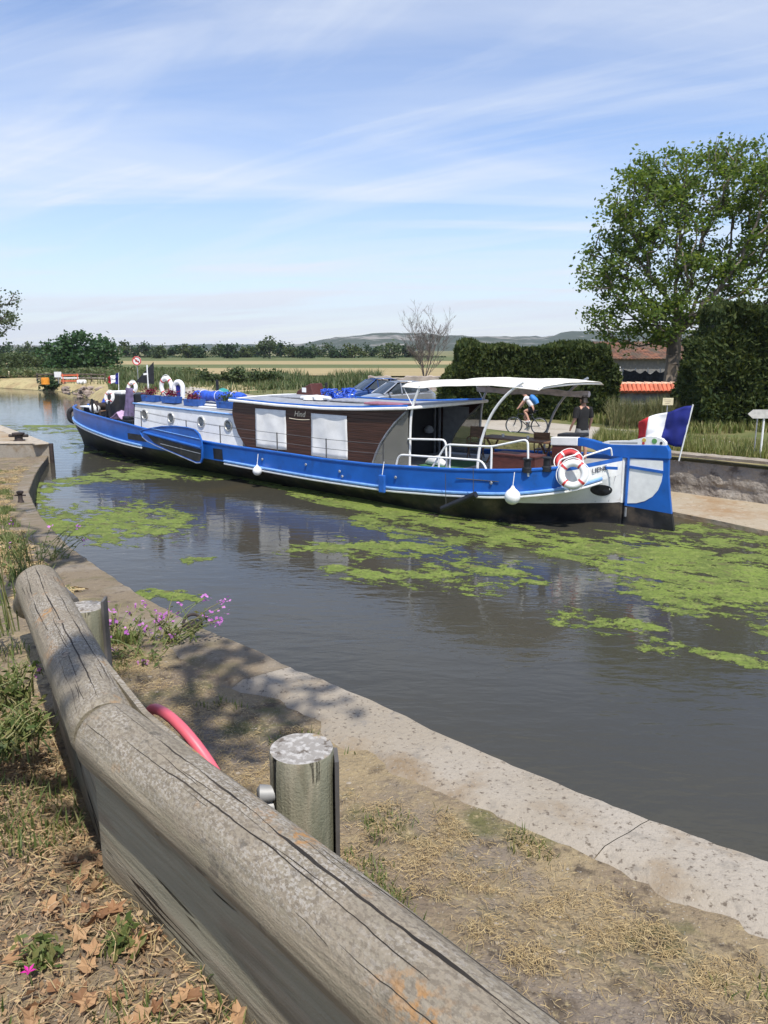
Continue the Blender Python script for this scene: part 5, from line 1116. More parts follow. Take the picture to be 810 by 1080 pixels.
# planters with dark flowers along the cabin roof
for i, (s_, n_, lab) in enumerate(((20.0, 1.2, 'blue planter of dark red flowers at the foot of the black pennant'), (18.69, 1.2, 'blue planter of dark red flowers in front of the upright lifebuoy'), (17.3, 1.2, 'blue planter of dark red flowers below the blue roll'), (15.4, 1.2, 'blue planter of greenish plants nearest the brown wheelhouse'))):
    o = empty('planter', label=lab, cat='planter', group='blue planters on the cabin roof'); b = MB(); b.prism([(-.42, 0), (.42, 0), (.47, .24), (-.47, .24)], -.16, .16); b.build('box', M['planter'], o, bevel=.01)
    rng = np.random.default_rng(60 + i); P = rng.normal(size=(260, 3)) * np.array([.20, .09, .09]) + np.array([.05, 0, .34]); V, F = leaf_quads(P, .08, .7, rng); np_mesh('foliage', V, F, M['flowers'] if i < 3 else M['leaf_mid'], o); on_boat(o, s_, n_, 2.38 + (.02 if i < 2 else -.03))
# long roll under blue tarpaulin, lashed
o = empty('covered_roll', label='long bundle under a bright blue tarpaulin lashed along the cabin roof', cat='bundle'); pts = [(x, .02 * math.sin(x * 3), .0) for x in np.linspace(-1.45, 1.45, 18)]
MB().tube(pts, [.16] + [.225 + .02 * math.sin(k * 1.7) for k in range(16)] + [.17], 12, flat=.85).build('tarpaulin', M['tarp'], o, smooth=True)
for x in (-.9, 0, .9): MB().tube([(x, .235 * math.cos(a), .02 + .205 * math.sin(a)) for a in np.linspace(0, 2 * math.pi, 17)[:-1]], .010, 5, closed=True).build('lashing', M['white'], o)
on_boat(o, 16.98, .3, 2.66)
# planks / boathook on chocks beside it
o = MB(); o.box((0, 0, 0), (3.6, .26, .05)); o.box((-.2, .30, -.06), (2.4, .18, .05)); o = o.build('gangplank', M['white'], bevel=.01); tag(o, 'pale gangplanks lying along the cabin roof beside the blue bundle', 'plank'); on_boat(o, 16.2, .95, 2.40)
o = MB().tube([(0, 0, 0), (0, 0, .95)], .055, 9).build('stove_pipe', M['dark'], smooth=True); tag(o, 'slim black stove pipe rising behind the blue bundle', 'pipe'); on_boat(o, 17.5, -.05, 2.30)
o = MB().lathe([(.03, 0), (.26, .02), (.30, .12), (.2, .26), (.04, .32)], 14).build('teal_cover', pmat('teal_canvas', (.03, .25, .24), .8, bump=.4), smooth=True); tag(o, 'small teal canvas cover behind the blue bundle', 'cover'); on_boat(o, 17.75, -.5, 2.60)
# purple cloths
rows = []
for i in range(19):
    f = i / 18; r = []
    for k in range(13):
        g = k / 12; wdt = .20 + .16 * g; a = (f - .5) * 2
        r.append((a * wdt + .02 * math.sin(g * 5 + a * 4), .16 * (1 - a * a) + .05 * math.sin(a * 11 + g * 2) * g + .12 * g, 1.28 * (1 - g) - .02))
    rows.append(r)
b = MB(); b.grid(rows); o = b.build('purple_cloth', M['purple'], smooth=True, solid=.015); tag(o, 'dark purple cloth hanging in folds on the post before the white cabin', 'cloth'); on_boat(o, 21.4, 1.2, 1.62)
rows = []
for i in range(15):
    f = i / 14; r = []
    for k in range(9):
        g = k / 8; r.append(((f - .5) * .85, (g - .5) * .5 + .03 * math.sin(f * 9), .42 * math.exp(-((f - .45) ** 2) * 6) * (1 - .5 * abs(g - .5)) + .06 * mnoise.noise((f * 5, g * 4, 2))))
    rows.append(r)
b = MB(); b.grid(rows); o = b.build('lilac_cloth', M['pinkcloth'], smooth=True, solid=.02); tag(o, 'lilac cloth heaped on the foredeck in front of the purple one', 'cloth'); on_boat(o, 21.95, 1.35, 1.55)
o = MB(); o.box((0, 0, .2), (.8, .55, .40)); o.box((.1, .05, .46), (.4, .4, .14)); o = o.build('deck_chest', M['dark'], bevel=.04); tag(o, 'black deck chest against the fore end of the white cabin', 'chest'); on_boat(o, 21.2, 1.35, 1.25)
# bundle of coiled things at the bow
for s_, n_, z_, mt, r_, lab in ((25.0, .4, 1.72, 'oak', .28, 'brown rope coil on the foredeck by the windlass'), (25.35, .0, 1.95, 'tarp', .2, 'blue rope coil heaped near the bow locker')):
    b = MB(); b.tube([((r_ - .004 * k) * math.cos(k * .7), (r_ - .004 * k) * math.sin(k * .7), .02 * k * .35) for k in range(44)], .03, 6); o = b.build('rope_coil', M[mt], smooth=True); tag(o, lab, 'rope'); on_boat(o, s_, n_, z_)
# on the wheelhouse roof
o = MB(); o.box((0, 0, 0), (2.2, 1.3, .05)); o = o.build('solar_panel', M['roofgrey'], bevel=.01); tag(o, 'flat grey panel lying on the fore end of the wheelhouse roof', 'panel'); on_boat(o, 12.9, -.1, roof_z(13) + .11)
o = MB(); o.prism([(-.45, 0), (.45, 0), (.35, .16), (-.30, .44)], -.3, .3); o = o.build('folded_sail', M['brownbox'], bevel=.03); tag(o, 'dark brown folded wedge with a pale patch on the wheelhouse roof', 'bundle'); on_boat(o, 13.4, -.9, roof_z(13) + .10)
b = MB(); b.box((.0, .305, .2), (.2, .01, .16)); b.build('pale_patch', M['white'], o)
o = MB().tube([(0, 0, 0), (0, 0, .5)], [.06, .05], 8).build('roof_vent', M['dark'], smooth=True); tag(o, 'slim black vent on the wheelhouse roof behind the brown wedge', 'vent'); on_boat(o, 12.9, -1.2, roof_z(12.9) + .05)
b = MB()
rng = np.random.default_rng(77)
def bun(mb, x, y, z, r):
    mb.lathe([(r * .3, -.0), (r, r * .25), (r * .95, r * .5), (r * .3, r * .75)], 12, Matrix.Translation((x, y, z)))
bun(b, 0, 0, 0, .26); bun(b, .45, .12, 0, .2); b.tube([(-.5, .1, .12), (.1, .1, .16), (.8, .12, .1)], .06, 8); o = b.build('white_cushion', M['white_clean'], smooth=True); tag(o, 'crumpled white cushions on the wheelhouse roof', 'cushion'); on_boat(o, 11.5, .5, roof_z(11.4) + .06)
o = empty('blue_line_heap', label='tangled heap of bright blue hose on the wheelhouse roof before the dark blue car', cat='hose'); b = MB()
pts = []
for k in range(240):
    a = k * .55; pts.append((.62 * math.cos(a * .37) * (.5 + .5 * math.sin(a * .11 + 1)) + .12 * math.cos(a * 1.3), .40 * math.sin(a * .37) + .12 * math.sin(a * 1.7), .25 + .20 * math.sin(a * .73) + .06 * math.sin(a * 2.1)))
b.tube([(x, y, z * .75) for x, y, z in pts], .022, 6); b.build('hose', M['tarp'], o, smooth=True); on_boat(o, 11.75, -.6, roof_z(11.4) + .05)
o = MB(); o.box((0, 0, 0), (2.0, .6, .07)); o = o.build('paddle_board', pmat('pale_red_board', (.30, .12, .16), .6), bevel=.03); tag(o, 'reddish board lying on the after end of the wheelhouse roof', 'board'); on_boat(o, 7.9, 1.1, roof_z(7.9) + .08)
o = MB(); o.box((0, 0, 0), (3.0, .9, .06)); o = o.build('roof_board', M['roofgrey'], bevel=.02); tag(o, 'long grey board lying along the wheelhouse roof before the silver car', 'board'); on_boat(o, 9.6, .2, roof_z(9.6) + .12)
# deck furniture
def chair(label, s, n, z, rz):
    r = empty('deck_chair', label=label, cat='chair')
    b = MB(); b.box((0, 0, .44), (.46, .44, .03)); b.build('seat', M['oak'], r, bevel=.005); b = MB(); b.box((0, .23, .78), (.46, .02, .32), rx=-.12); b.build('backrest', M['oak'], r, bevel=.005)
    for x in (-.22, .22):
        MB().tube([(x, -.2, 0), (x, .22, .44), (x, .26, .95)], .018, 6).build('leg', M['oak'], r); MB().tube([(x, .22, 0), (x, -.2, .44), (x, -.2, .62)], .018, 6).build('leg', M['oak'], r)
        MB().tube([(x, -.22, .63), (x, .22, .63)], .02, 6).build('armrest', M['oak'], r)
    return on_boat(r, s, n, z, rz)
chair('brown wooden deck chair under the awning by the grey panel', 6.3, -.75, 1.17, R(200))
chair('wooden deck chair before the long brown table', 4.1, -.9, 1.17, R(10))
o = empty('deck_table', label='long dark brown table standing under the awning', cat='table'); b = MB(); b.box((0, 0, .74), (2.3, .8, .05)); b.build('top', M['oak'], o, bevel=.01)
for x in (-.85, .85):
    for a in (-1, 1): MB().tube([(x, -.34 * a, 0), (x, .34 * a, .72)], .03, 6).build('leg', M['oak'], o)
on_boat(o, 4.6, -.35, 1.17)
for x, lab in ((5.1, 'white cup standing at the fore end of the deck table'), (4.3, 'white cup standing midway along the deck table')):
    o = MB().lathe([(.03, 0), (.045, .09), (.04, .09), (.028, .01)], 12).build('cup', M['white_clean'], smooth=True); tag(o, lab, 'cup'); on_boat(o, x, -.3, 1.17 + .766)
o = MB(); o.box((0, 0, .26), (1.25, .55, .5)); o.box((0, 0, .53), (1.3, .6, .05)); o = o.build('deck_box', M['brownbox'], bevel=.012); tag(o, 'red brown wooden deck box inside the white cockpit rail', 'box'); on_boat(o, 3.75, 1.15, 1.17)
o = MB(); o.box((0, 0, .18), (.9, .6, .36)); o = o.build('dark_crate', M['dark'], bevel=.02); tag(o, 'black box on deck beside the steering pedestal', 'box'); on_boat(o, 3.75, .2, 1.17)
o = MB().tube([(-.3, 0, .05), (-.1, .1, .16), (.15, .05, .12), (.35, -.02, .05)], [.08, .14, .12, .05], 9).build('white_bag', M['cloth'], smooth=True); tag(o, 'crumpled white bag lying on the green mat', 'bag'); on_boat(o, 6.35, 1.2, 1.18)
o = MB().tube([(.16 * math.cos(a), .10 * math.sin(a), .05 + .03 * math.sin(a * 3)) for a in np.linspace(0, 12, 40)], .018, 5).build('orange_rope', M['redorange'], smooth=True); tag(o, 'small orange rope lying by the white cockpit rail', 'rope'); on_boat(o, 5.1, 1.95, 1.20)
o = MB().lathe([(.02, 0), (.13, .03), (.16, .12), (.1, .22), (.02, .25)], 12).build('pale_lamp', M['greypanel'], smooth=True); tag(o, 'pale round lamp hanging inside the dark doorway', 'lamp'); on_boat(o, 8.2, -.95, 1.78)

# ================================================================== PEOPLE
def skin(name, J, E, mat, parent=None, sub=1, root=None):
    me = bpy.data.meshes.new(name); ks = list(J); ix = {k: i for i, k in enumerate(ks)}
    me.from_pydata([J[k][0] for k in ks], [(ix[a], ix[b]) for a, b in E], []); o = bpy.data.objects.new(name, me); COL.objects.link(o)
    if parent: o.parent = parent
    md = o.modifiers.new('skin', 'SKIN'); md.use_smooth_shade = True
    if not me.skin_vertices: me.attributes  # layer is made by the modifier below
    bm = bmesh.new(); bm.from_mesh(me); lay = bm.verts.layers.skin.verify(); bm.verts.ensure_lookup_table()
    for k, v in zip(ks, bm.verts):
        r = J[k][1]; v[lay].radius = (r, r) if not isinstance(r, tuple) else r; v[lay].use_root = (k == (root or ks[0]))
    bm.to_mesh(me); bm.free()
    s = o.modifiers.new('sub', 'SUBSURF'); s.levels = sub; s.render_levels = sub
    me.materials.append(mat); return o
def hand_chains(J, E, tag_, wrist, direction, palm_n, s=1.0, curl=.5):
    """Palm and five bent fingers beyond a wrist joint."""
    w = Vector(wrist); d = Vector(direction).normalized(); p = Vector(palm_n).normalized(); x = d.cross(p).normalized()
    J[tag_ + 'palm'] = (tuple(w + d * .055 * s), .026 * s); E.append((tag_ + 'wr', tag_ + 'palm')); J[tag_ + 'palm2'] = (tuple(w + d * .09 * s), .028 * s); E.append((tag_ + 'palm', tag_ + 'palm2'))
    for k, (off, ln) in enumerate(((-.03, .065), (-.01, .075), (.01, .07), (.03, .055))):
        a = w + d * .075 * s + x * off * .8 * s; b = w + d * (.10 + ln * .5) * s + x * off * s + p * .012 * curl; c = b + (d * (1 - curl * .6) + p * curl).normalized() * ln * .6 * s
        for q, (pt, r) in enumerate(((a, .010), (b, .009), (c, .007))): J[f'{tag_}f{k}{q}'] = (tuple(pt), r * s)
        E += [(f'{tag_}f{k}0', f'{tag_}f{k}1'), (f'{tag_}f{k}1', f'{tag_}f{k}2')]
    a = w + d * .03 * s - x * .02 * s; b = a + (d * .6 - x * .8).normalized() * .045 * s; c = b + (d * .9 - x * .1 + p * .3).normalized() * .03 * s
    for q, (pt, r) in enumerate(((a, .012), (b, .010), (c, .008))): J[f'{tag_}t{q}'] = (tuple(pt), r * s)
    E += [(f'{tag_}t0', f'{tag_}t1'), (f'{tag_}t1', f'{tag_}t2')]
def head_mesh(parent, c, face, hair_mat, helmet=None, up=(0, 0, 1)):
    f = Vector(face).normalized(); u = (Vector(up) - f * Vector(up).dot(f)).normalized(); s = f.cross(u); Mx = Matrix((s, f, u)).transposed().to_4x4(); Mx = Matrix.Translation(c) @ Mx
    return Mx
def add_head(J, E, neck, head, top, face):
    n, h, t = Vector(neck), Vector(head), Vector(top); f = Vector(face).normalized(); s = f.cross((t - h).normalized())
    J['neck'] = (tuple(n), .058); J['skull'] = (tuple(h), (.082, .092)); J['crown'] = (tuple(t), (.066, .078)); J['nose'] = (tuple(h + f * .105 - (t - h) * .05), .014); J['chin'] = (tuple(h + f * .055 - (t - h).normalized() * .085), .038)
    E += [('neck', 'skull'), ('skull', 'crown'), ('skull', 'nose'), ('skull', 'chin')]
    for k, sg in (('el', -1), ('er', 1)): J[k] = (tuple(h + s * sg * .088 - f * .005), .018); E.append(('skull', k))
# helmsman: stands at the tiller with arms hanging, back towards the near bank
hm = empty('person', label='man in black T-shirt and grey shorts standing at the tiller', cat='person')
J = {}; E = []
J['pelvis'] = ((0, 0, .95), (.15, .11)); J['waist'] = ((0, 0, 1.10), (.145, .10)); J['chest'] = ((0, .01, 1.32), (.175, .115)); J['uchest'] = ((0, 0, 1.45), (.13, .09))
E += [('pelvis', 'waist'), ('waist', 'chest'), ('chest', 'uchest'), ('uchest', 'neck')]; add_head(J, E, (0, .0, 1.53), (0, .025, 1.65), (0, .015, 1.73), (.2, 1, -.05))
for sd, sg in (('L', -1), ('R', 1)):
    J[sd + 'sh'] = ((.195 * sg, 0, 1.43), .062); J[sd + 'elb'] = ((.275 * sg, -.02, 1.15), .044); J[sd + 'wr'] = ((.31 * sg, .10, .91), .031)
    E += [('uchest', sd + 'sh'), (sd + 'sh', sd + 'elb'), (sd + 'elb', sd + 'wr')]; hand_chains(J, E, sd, (.31 * sg, .10, .91), (.02 * sg, .25, -.9), (-.8 * sg, .3, .1))
    J[sd + 'hip'] = ((.10 * sg, 0, .88), .10); J[sd + 'knee'] = ((.12 * sg, .02, .50), .062); J[sd + 'calf'] = ((.125 * sg, -.02, .33), .058); J[sd + 'ank'] = ((.13 * sg, -.01, .09), .040); J[sd + 'heel'] = ((.13 * sg, -.04, .045), .040); J[sd + 'toe'] = ((.14 * sg, .16, .03), .030)
    E += [('pelvis', sd + 'hip'), (sd + 'hip', sd + 'knee'), (sd + 'knee', sd + 'calf'), (sd + 'calf', sd + 'ank'), (sd + 'ank', sd + 'heel'), (sd + 'ank', sd + 'toe')]
skin('body', J, E, M['skin'], hm, 2)
def sleeve(mb, pts, rs, n=14): mb.tube(pts, rs, n)
def torso(mb, secs, n=24):
    rows = [[(cx_ + a * math.cos(t_) + .004 * math.sin(5 * t_ + z * 30), cy_ + b_ * math.sin(t_) + .004 * math.sin(7 * t_ + z * 22), z) for t_ in np.linspace(0, 2 * math.pi, n + 1)] for cx_, cy_, z, a, b_ in secs]; mb.grid(rows)
b = MB(); torso(b, [(0, 0, .865, .185, .135), (0, 0, .95, .182, .132), (0, 0, 1.08, .172, .122), (0, .01, 1.22, .185, .130), (0, .01, 1.34, .200, .135), (0, 0, 1.43, .195, .115), (0, 0, 1.475, .14, .095), (0, 0, 1.51, .08, .075)])
for sg in (-1, 1): b.tube([(.13 * sg, 0, 1.44), (.205 * sg, 0, 1.425), (.237 * sg, -.005, 1.32), (.264 * sg, -.015, 1.19)], [.07, .094, .086, .078], 14)
b.build('tshirt', M['blackshirt'], hm, smooth=True)
b = MB(); torso(b, [(0, 0, .80, .175, .135), (0, 0, .90, .178, .130), (0, 0, .985, .165, .120)])
for sg in (-1, 1): b.tube([(.095 * sg, 0, .90), (.105 * sg, 0, .78), (.115 * sg, .008, .64), (.12 * sg, .012, .50)], [.10, .112, .108, .104], 16)
b.build('shorts', M['greyshorts'], hm, smooth=True)
T = {'a': ((0, -.03, 1.66), (.083, .083)), 'b': ((0, 0, 1.735), (.084, .090)), 'c': ((0, .05, 1.745), (.06, .06)), 'd': ((0, -.05, 1.60), (.06, .045))}; skin('hair', T, [('a', 'b'), ('b', 'c'), ('a', 'd')], M['hair'], hm, 2)
on_boat(hm, 3.02, -1.0, 1.36, rz=R(-90 - 28))

# cyclist on the towpath riding to the left
cyc0 = at_z(555, 457.5, 1.02); cz = 1.02
CYA = math.atan2(.38, -.92)
bike = empty('bicycle', cyc0, CYA, 'dark touring bicycle ridden along the far towpath', 'bicycle')
def wheel_obj(parent, x, r=.335):
    w = MB(); w.tube([(x + r * math.cos(a), 0, r + r * math.sin(a) * 1.0) for a in np.linspace(0, 2 * math.pi, 33)[:-1]], .020, 8, closed=True); wo_ = w.build('wheel', M['tyre'], parent, smooth=True)
    w = MB(); w.tube([(x + (r - .03) * math.cos(a), 0, r + (r - .03) * math.sin(a)) for a in np.linspace(0, 2 * math.pi, 33)[:-1]], .012, 6, closed=True); w.build('rim', M['steel'], wo_, smooth=True)
    w = MB(); 
    for k in range(14): a = k * 2 * math.pi / 14; w.tube([(x, .015 * (-1) ** k, r), (x + (r - .03) * math.cos(a), 0, r + (r - .03) * math.sin(a))], .003, 4)
    w.tube([(x, -.05, r), (x, .05, r)], .022, 8); w.build('spokes', M['steel'], wo_)
wheel_obj(bike, .52); wheel_obj(bike, -.52)
fm = MB(); BBp = (-.06, 0, .30); ST = (-.22, 0, .78); HT = (.36, 0, .80); HB_ = (.40, 0, .66)
for a, b_ in ((BBp, ST), (ST, HT), (BBp, HB_), (HT, HB_)): fm.tube([a, b_], .019, 8)
for y in (-.05, .05): fm.tube([BBp, (-.52, y, .335)], .011, 6); fm.tube([(-.20, y * .5, .74), (-.52, y, .335)], .010, 6); fm.tube([HB_, (.46, y, .5), (.52, y, .335)], .013, 6)
fm.build('frame', pmat('graphite_frame', (.06, .065, .075), .3, metal=.5), bike, smooth=True)
MB().tube([ST, (-.26, 0, .93)], .014, 6).build('seat_post', M['steel'], bike); MB().tube([(-.40, 0, .95), (-.28, 0, .955), (-.14, 0, .94)], [.055, .045, .02], 8, flat=.4).build('saddle', M['dark'], bike, smooth=True)
b = MB(); b.tube([HT, (.35, 0, .98)], .014, 6); b.tube([(.30, -.29, 1.0), (.38, -.12, 1.0), (.38, .12, 1.0), (.30, .29, 1.0)], .013, 6); b.build('handlebar', M['dark'], bike, smooth=True)
b = MB(); b.lathe([(.09, -.005), (.09, .005)], 18, Matrix.Translation((-.06, -.06, .30)) @ Matrix.Rotation(math.pi / 2, 4, 'X')); b.tube([(-.06, -.09, .30), (-.03, -.09, .14)], .010, 6); b.tube([(-.06, .09, .30), (-.09, .09, .46)], .010, 6); b.box((-.03, -.14, .13), (.09, .1, .02)); b.box((-.09, .14, .47), (.09, .1, .02)); b.build('crankset', M['steel'], bike)
cy = empty('person', cyc0, CYA, 'cyclist in white jersey, black shorts and white helmet riding the far towpath', 'person')
J = {}; E = []
J['pelvis'] = ((-.26, 0, 1.03), (.13, .12)); J['waist'] = ((-.17, 0, 1.17), (.12, .10)); J['chest'] = ((-.03, 0, 1.36), (.15, .11)); J['uchest'] = ((.03, 0, 1.45), (.12, .09)); E += [('pelvis', 'waist'), ('waist', 'chest'), ('chest', 'uchest'), ('uchest', 'neck')]
add_head(J, E, (.09, 0, 1.52), (.14, 0, 1.62), (.14, 0, 1.71), (1, .2, -.1))
for sd, sg in (('L', -1), ('R', 1)):
    J[sd + 'sh'] = ((.04, .17 * sg, 1.43), .055); J[sd + 'elb'] = ((.20, .23 * sg, 1.22), .040); J[sd + 'wr'] = ((.30, .26 * sg, 1.06), .030); E += [('uchest', sd + 'sh'), (sd + 'sh', sd + 'elb'), (sd + 'elb', sd + 'wr')]
    hand_chains(J, E, sd, (.29, .27 * sg, 1.055), (.7, .05 * sg, -.45), (0, -.2 * sg, -.9), .95, 1.2)
    J[sd + 'hip'] = ((-.24, .09 * sg, 1.0), .095)
kn = {'R': (.10, .10, .92), 'L': (.13, -.10, .66)}; an = {'R': (-.11, .13, .57), 'L': (-.05, -.13, .24)}
for sd, sg in (('L', -1), ('R', 1)):
    k, a = Vector(kn[sd]), Vector(an[sd]); J[sd + 'knee'] = (tuple(k), .062); J[sd + 'calf'] = (tuple(k + (a - k) * .35 + Vector((-.03, 0, 0))), .056); J[sd + 'ank'] = (tuple(a), .036); J[sd + 'toe'] = (tuple(a + Vector((.14, .01 * sg, -.06))), .032); J[sd + 'heel'] = (tuple(a + Vector((-.04, 0, -.045))), .034)
    E += [('pelvis', sd + 'hip'), (sd + 'hip', sd + 'knee'), (sd + 'knee', sd + 'calf'), (sd + 'calf', sd + 'ank'), (sd + 'ank', sd + 'toe'), (sd + 'ank', sd + 'heel')]
skin('body', J, E, M['skin'], cy, 2)
T = {'b': ((-.22, 0, 1.09), (.150, .130)), 'w': ((-.15, 0, 1.19), (.145, .125)), 'c': ((-.02, 0, 1.36), (.175, .135)), 'u': ((.04, 0, 1.46), (.13, .11)), 'n': ((.07, 0, 1.50), (.075, .07))}; TE = [('b', 'w'), ('w', 'c'), ('c', 'u'), ('u', 'n')]
for sd, sg in (('L', -1), ('R', 1)): T[sd + '1'] = ((.05, .175 * sg, 1.43), .075); T[sd + '2'] = ((.12, .205 * sg, 1.32), .066); TE += [('u', sd + '1'), (sd + '1', sd + '2')]
skin('jersey', T, TE, M['whiteshirt'], cy, 2)
T = {'p': ((-.26, 0, 1.03), (.150, .140))}; TE = []
for sd, sg in (('L', -1), ('R', 1)): k = Vector(kn[sd]); h_ = Vector((-.24, .09 * sg, 1.0)); T[sd + '1'] = (tuple(h_ + (k - h_) * .2), .108); T[sd + '2'] = (tuple(h_ + (k - h_) * .68), .085); TE += [('p', sd + '1'), (sd + '1', sd + '2')]
skin('shorts', T, TE, M['blackshorts'], cy, 2)
b = MB()
for sd in 'LR': a = Vector(an[sd]); b.tube([a + Vector((-.06, 0, -.04)), a + Vector((.04, 0, -.05)), a + Vector((.16, 0, -.075))], [.035, .048, .035], 8, flat=.8)
b.build('shoes', M['white'], cy, smooth=True)
b = MB(); b.lathe([(.118, .0), (.122, .03), (.105, .075), (.06, .115), (.01, .125)], 18, Matrix.Translation((.13, 0, 1.675)) @ Matrix.Rotation(.12, 4, 'Y') @ Matrix.Diagonal((1.25, 1, 1, 1))); b.build('helmet', M['white_clean'], cy, smooth=True)
bp_ = MB(); bp_.tube([(-.02, 0, -.20), (-.03, 0, -.05), (0, 0, .12), (.03, 0, .22)], [.12, .155, .15, .09], 12, flat=.78); bp = bp_.build('backpack', M['bluepack'], smooth=True); tag(bp, 'bright blue backpack on the back of the cyclist', 'backpack')
bp.matrix_world = Matrix.Translation(cyc0) @ Matrix.Rotation(CYA, 4, 'Z') @ Matrix.Translation((-.26, 0, 1.38)) @ Matrix.Rotation(.62, 4, 'Y')

# ================================================================== CARS
def car(label, loc, head, paint, tall=1.60, length=4.35, group='cars parked on the far bank'):
    r = empty('parked_car', loc, head, label, 'car', group); Lh = length / 2; H = tall; W2 = .88
    # stations from nose (+x) to tail: (x, z_sill, z_belt, half width)
    body = [(Lh, .38, .58, .55), (Lh - .06, .26, .70, .72), (Lh - .25, .22, .80, .83), (Lh - .7, .20, .90, W2), (Lh - 1.05, .20, .97, W2), (.3, .20, 1.02, W2), (-.8, .20, 1.06, W2), (-Lh + .5, .22, 1.09, W2 - .02), (-Lh + .12, .26, 1.07, .80), (-Lh, .34, .95, .72)]
    rows = []
    for x, z0, z1, w in body:
        m = (z0 + z1) / 2
        rows.append([(x, -w * .80, z0), (x, -w * .98, z0 + .12), (x, -w, m), (x, -w * .96, z1 - .06), (x, -w * .86, z1), (x, -w * .4, z1 + .035), (x, 0, z1 + .045), (x, w * .4, z1 + .035), (x, w * .86, z1), (x, w * .96, z1 - .06), (x, w, m), (x, w * .98, z0 + .12), (x, w * .80, z0)])
    b = MB(); b.grid(rows); b.add(rows[0], [tuple(range(13))]); b.add(rows[-1], [tuple(range(13))]); bo = b.build('body', paint, r, smooth=True, sub=1)
    ws0, ws1, rf1, rb0 = Lh - 1.12, Lh - 1.95, -Lh + .75, -Lh + .22       # windscreen foot, head; roof end, tailgate foot
    zb = .99
    def sect(x, z, w): return [(x, -w, z), (x, -w * .5, z + .03), (x, 0, z + .04), (x, w * .5, z + .03), (x, w, z)]
    roof = [sect(ws1 + .03, H - .075, .60), sect(ws1 - .25, H - .02, .63), sect(0, H, .64), sect(rf1 + .3, H - .03, .63), sect(rf1, H - .07, .60)]
    b = MB(); b.grid(roof); b.build('roof', paint, r, smooth=True, solid=.03)
    b = MB(); b.grid([sect(ws0, zb, .76), sect((ws0 + ws1) / 2, (zb + H - .06) / 2 + .03, .69), sect(ws1 + .02, H - .085, .60)]); b.build('windscreen', M['glass'], r, smooth=True)
    b = MB(); b.grid([sect(rb0, 1.08, .74), sect(rf1, H - .085, .59)]); b.build('rear_window', M['glass'], r, smooth=True)
    for sg in (-1, 1):
        xs = [ws0 - .12, ws1 - .02, .05, -.05, -Lh + 1.12, rf1 + .02, -Lh + .42]
        for nm, q in (('side_window', [(ws0 - .22, zb + .02), (ws1 - .05, H - .13), (.02, H - .10), (.02, 1.04)]), ('side_window', [(-.06, 1.04), (-.06, H - .10), (-Lh + 1.25, H - .11), (-Lh + 1.15, 1.09)]), ('side_window', [(-Lh + 1.05, 1.09), (-Lh + 1.15, H - .12), (rf1 + .08, H - .15), (-Lh + .50, 1.11)])):
            wy = lambda z: .845 - (z - 1.0) * .37
            b = MB(); b.add([(x, sg * wy(z), z) for x, z in q], [(0, 1, 2, 3)]); b.build(nm, M['glass'], r)
        for p in ([(ws0 + .02, .80, zb - .01), (ws1, .62, H - .09)], [(-.02, .845, 1.0), (-.02, .62, H - .08)], [(-Lh + 1.1, .84, 1.05), (-Lh + 1.2, .61, H - .09)], [(-Lh + .3, .77, 1.08), (rf1 + .02, .60, H - .10)]):
            MB().tube([(x, sg * y, z) for x, y, z in p], .04, 6).build('pillar', paint, r)
        b = MB(); b.add([(ws0, sg * .82, zb - .03), (-Lh + .35, sg * .80, 1.06), (-Lh + .35, sg * .77, 1.09), (ws0, sg * .80, zb + .02)], [(0, 1, 2, 3)]); b.build('belt_line', paint, r)
        b = MB(); b.box((ws0 - .32, sg * .98, 1.03), (.12, .20, .13)); b.build('door_mirror', paint, r, bevel=.03)
        b = MB(); b.box((Lh - .17, sg * .62, .70), (.22, .30, .13), rz=-sg * .45); b.build('headlight', M['lamp'], r, bevel=.03)
        for x in (Lh - .85, -Lh + .80):
            Mx = Matrix.Translation((x, sg * .80, .32)) @ Matrix.Rotation(math.pi / 2, 4, 'X')
            b = MB(); b.lathe([(.20, -.11), (.30, -.11), (.32, -.08), (.32, .08), (.30, .11), (.20, .11)], 24, Mx); wo_ = b.build('wheel', M['tyre'], r, smooth=True); b = MB(); b.lathe([(.19, -.115), (.19, .115)], 16, Mx); b.build('rim', M['steel'], wo_)
    b = MB(); b.box((Lh - .01, 0, .50), (.06, .52, .12)); b.build('number_plate', M['signwhite'], r); b = MB(); b.box((Lh - .03, 0, .68), (.08, .8, .08)); b.build('grille', M['dark'], r); b = MB(); b.box((0, 0, .30), (length * .8, 1.5, .2)); b.build('underbody', M['dark'], r)
    return r
ca = math.atan2(-.42, -.90)
car('silver people carrier parked nearest the barge awning', (at_pxy(417, 43.5), 43.5, 1.02), ca, M['silver'], 1.63)
car('dark blue car parked beyond the silver one', (at_pxy(393, 48), 48.0, 1.02), ca, M['navy'], 1.62, 4.2)

# ================================================================== FAR BANK THINGS
# old plaster wall by the bare tree
o = MB(); w0, w1 = at_pxy(388, 56), at_pxy(466, 56); rows = []
for i in range(40):
    x = w0 + (w1 - w0) * i / 39; h = 1.02 + .10 * mnoise.noise((i * .35, 0, 0)) + .05 * mnoise.noise((i * 1.2, 2, 0)) - (.12 if 12 < i < 20 else 0); rows.append([(x, 56 - .18, .9), (x, 56 - .16, .9 + h), (x, 56.16, .9 + h + .05), (x, 56.18, .9)])
o.grid(rows); o.add(rows[0], [(0, 1, 2, 3)]); o.add(rows[-1], [(0, 1, 2, 3)]); o = o.build('plaster_wall', M['ruin']); o.location.z = .55; tag(o, 'crumbling old plaster wall below the bare tree', 'wall')
o = MB(); o.box((0, 0, .3), (4.4, .4, 1.1)); o = o.build('wall_base', M['ruin'], loc=((w0 + w1) / 2 - .2, 56.3, .8))
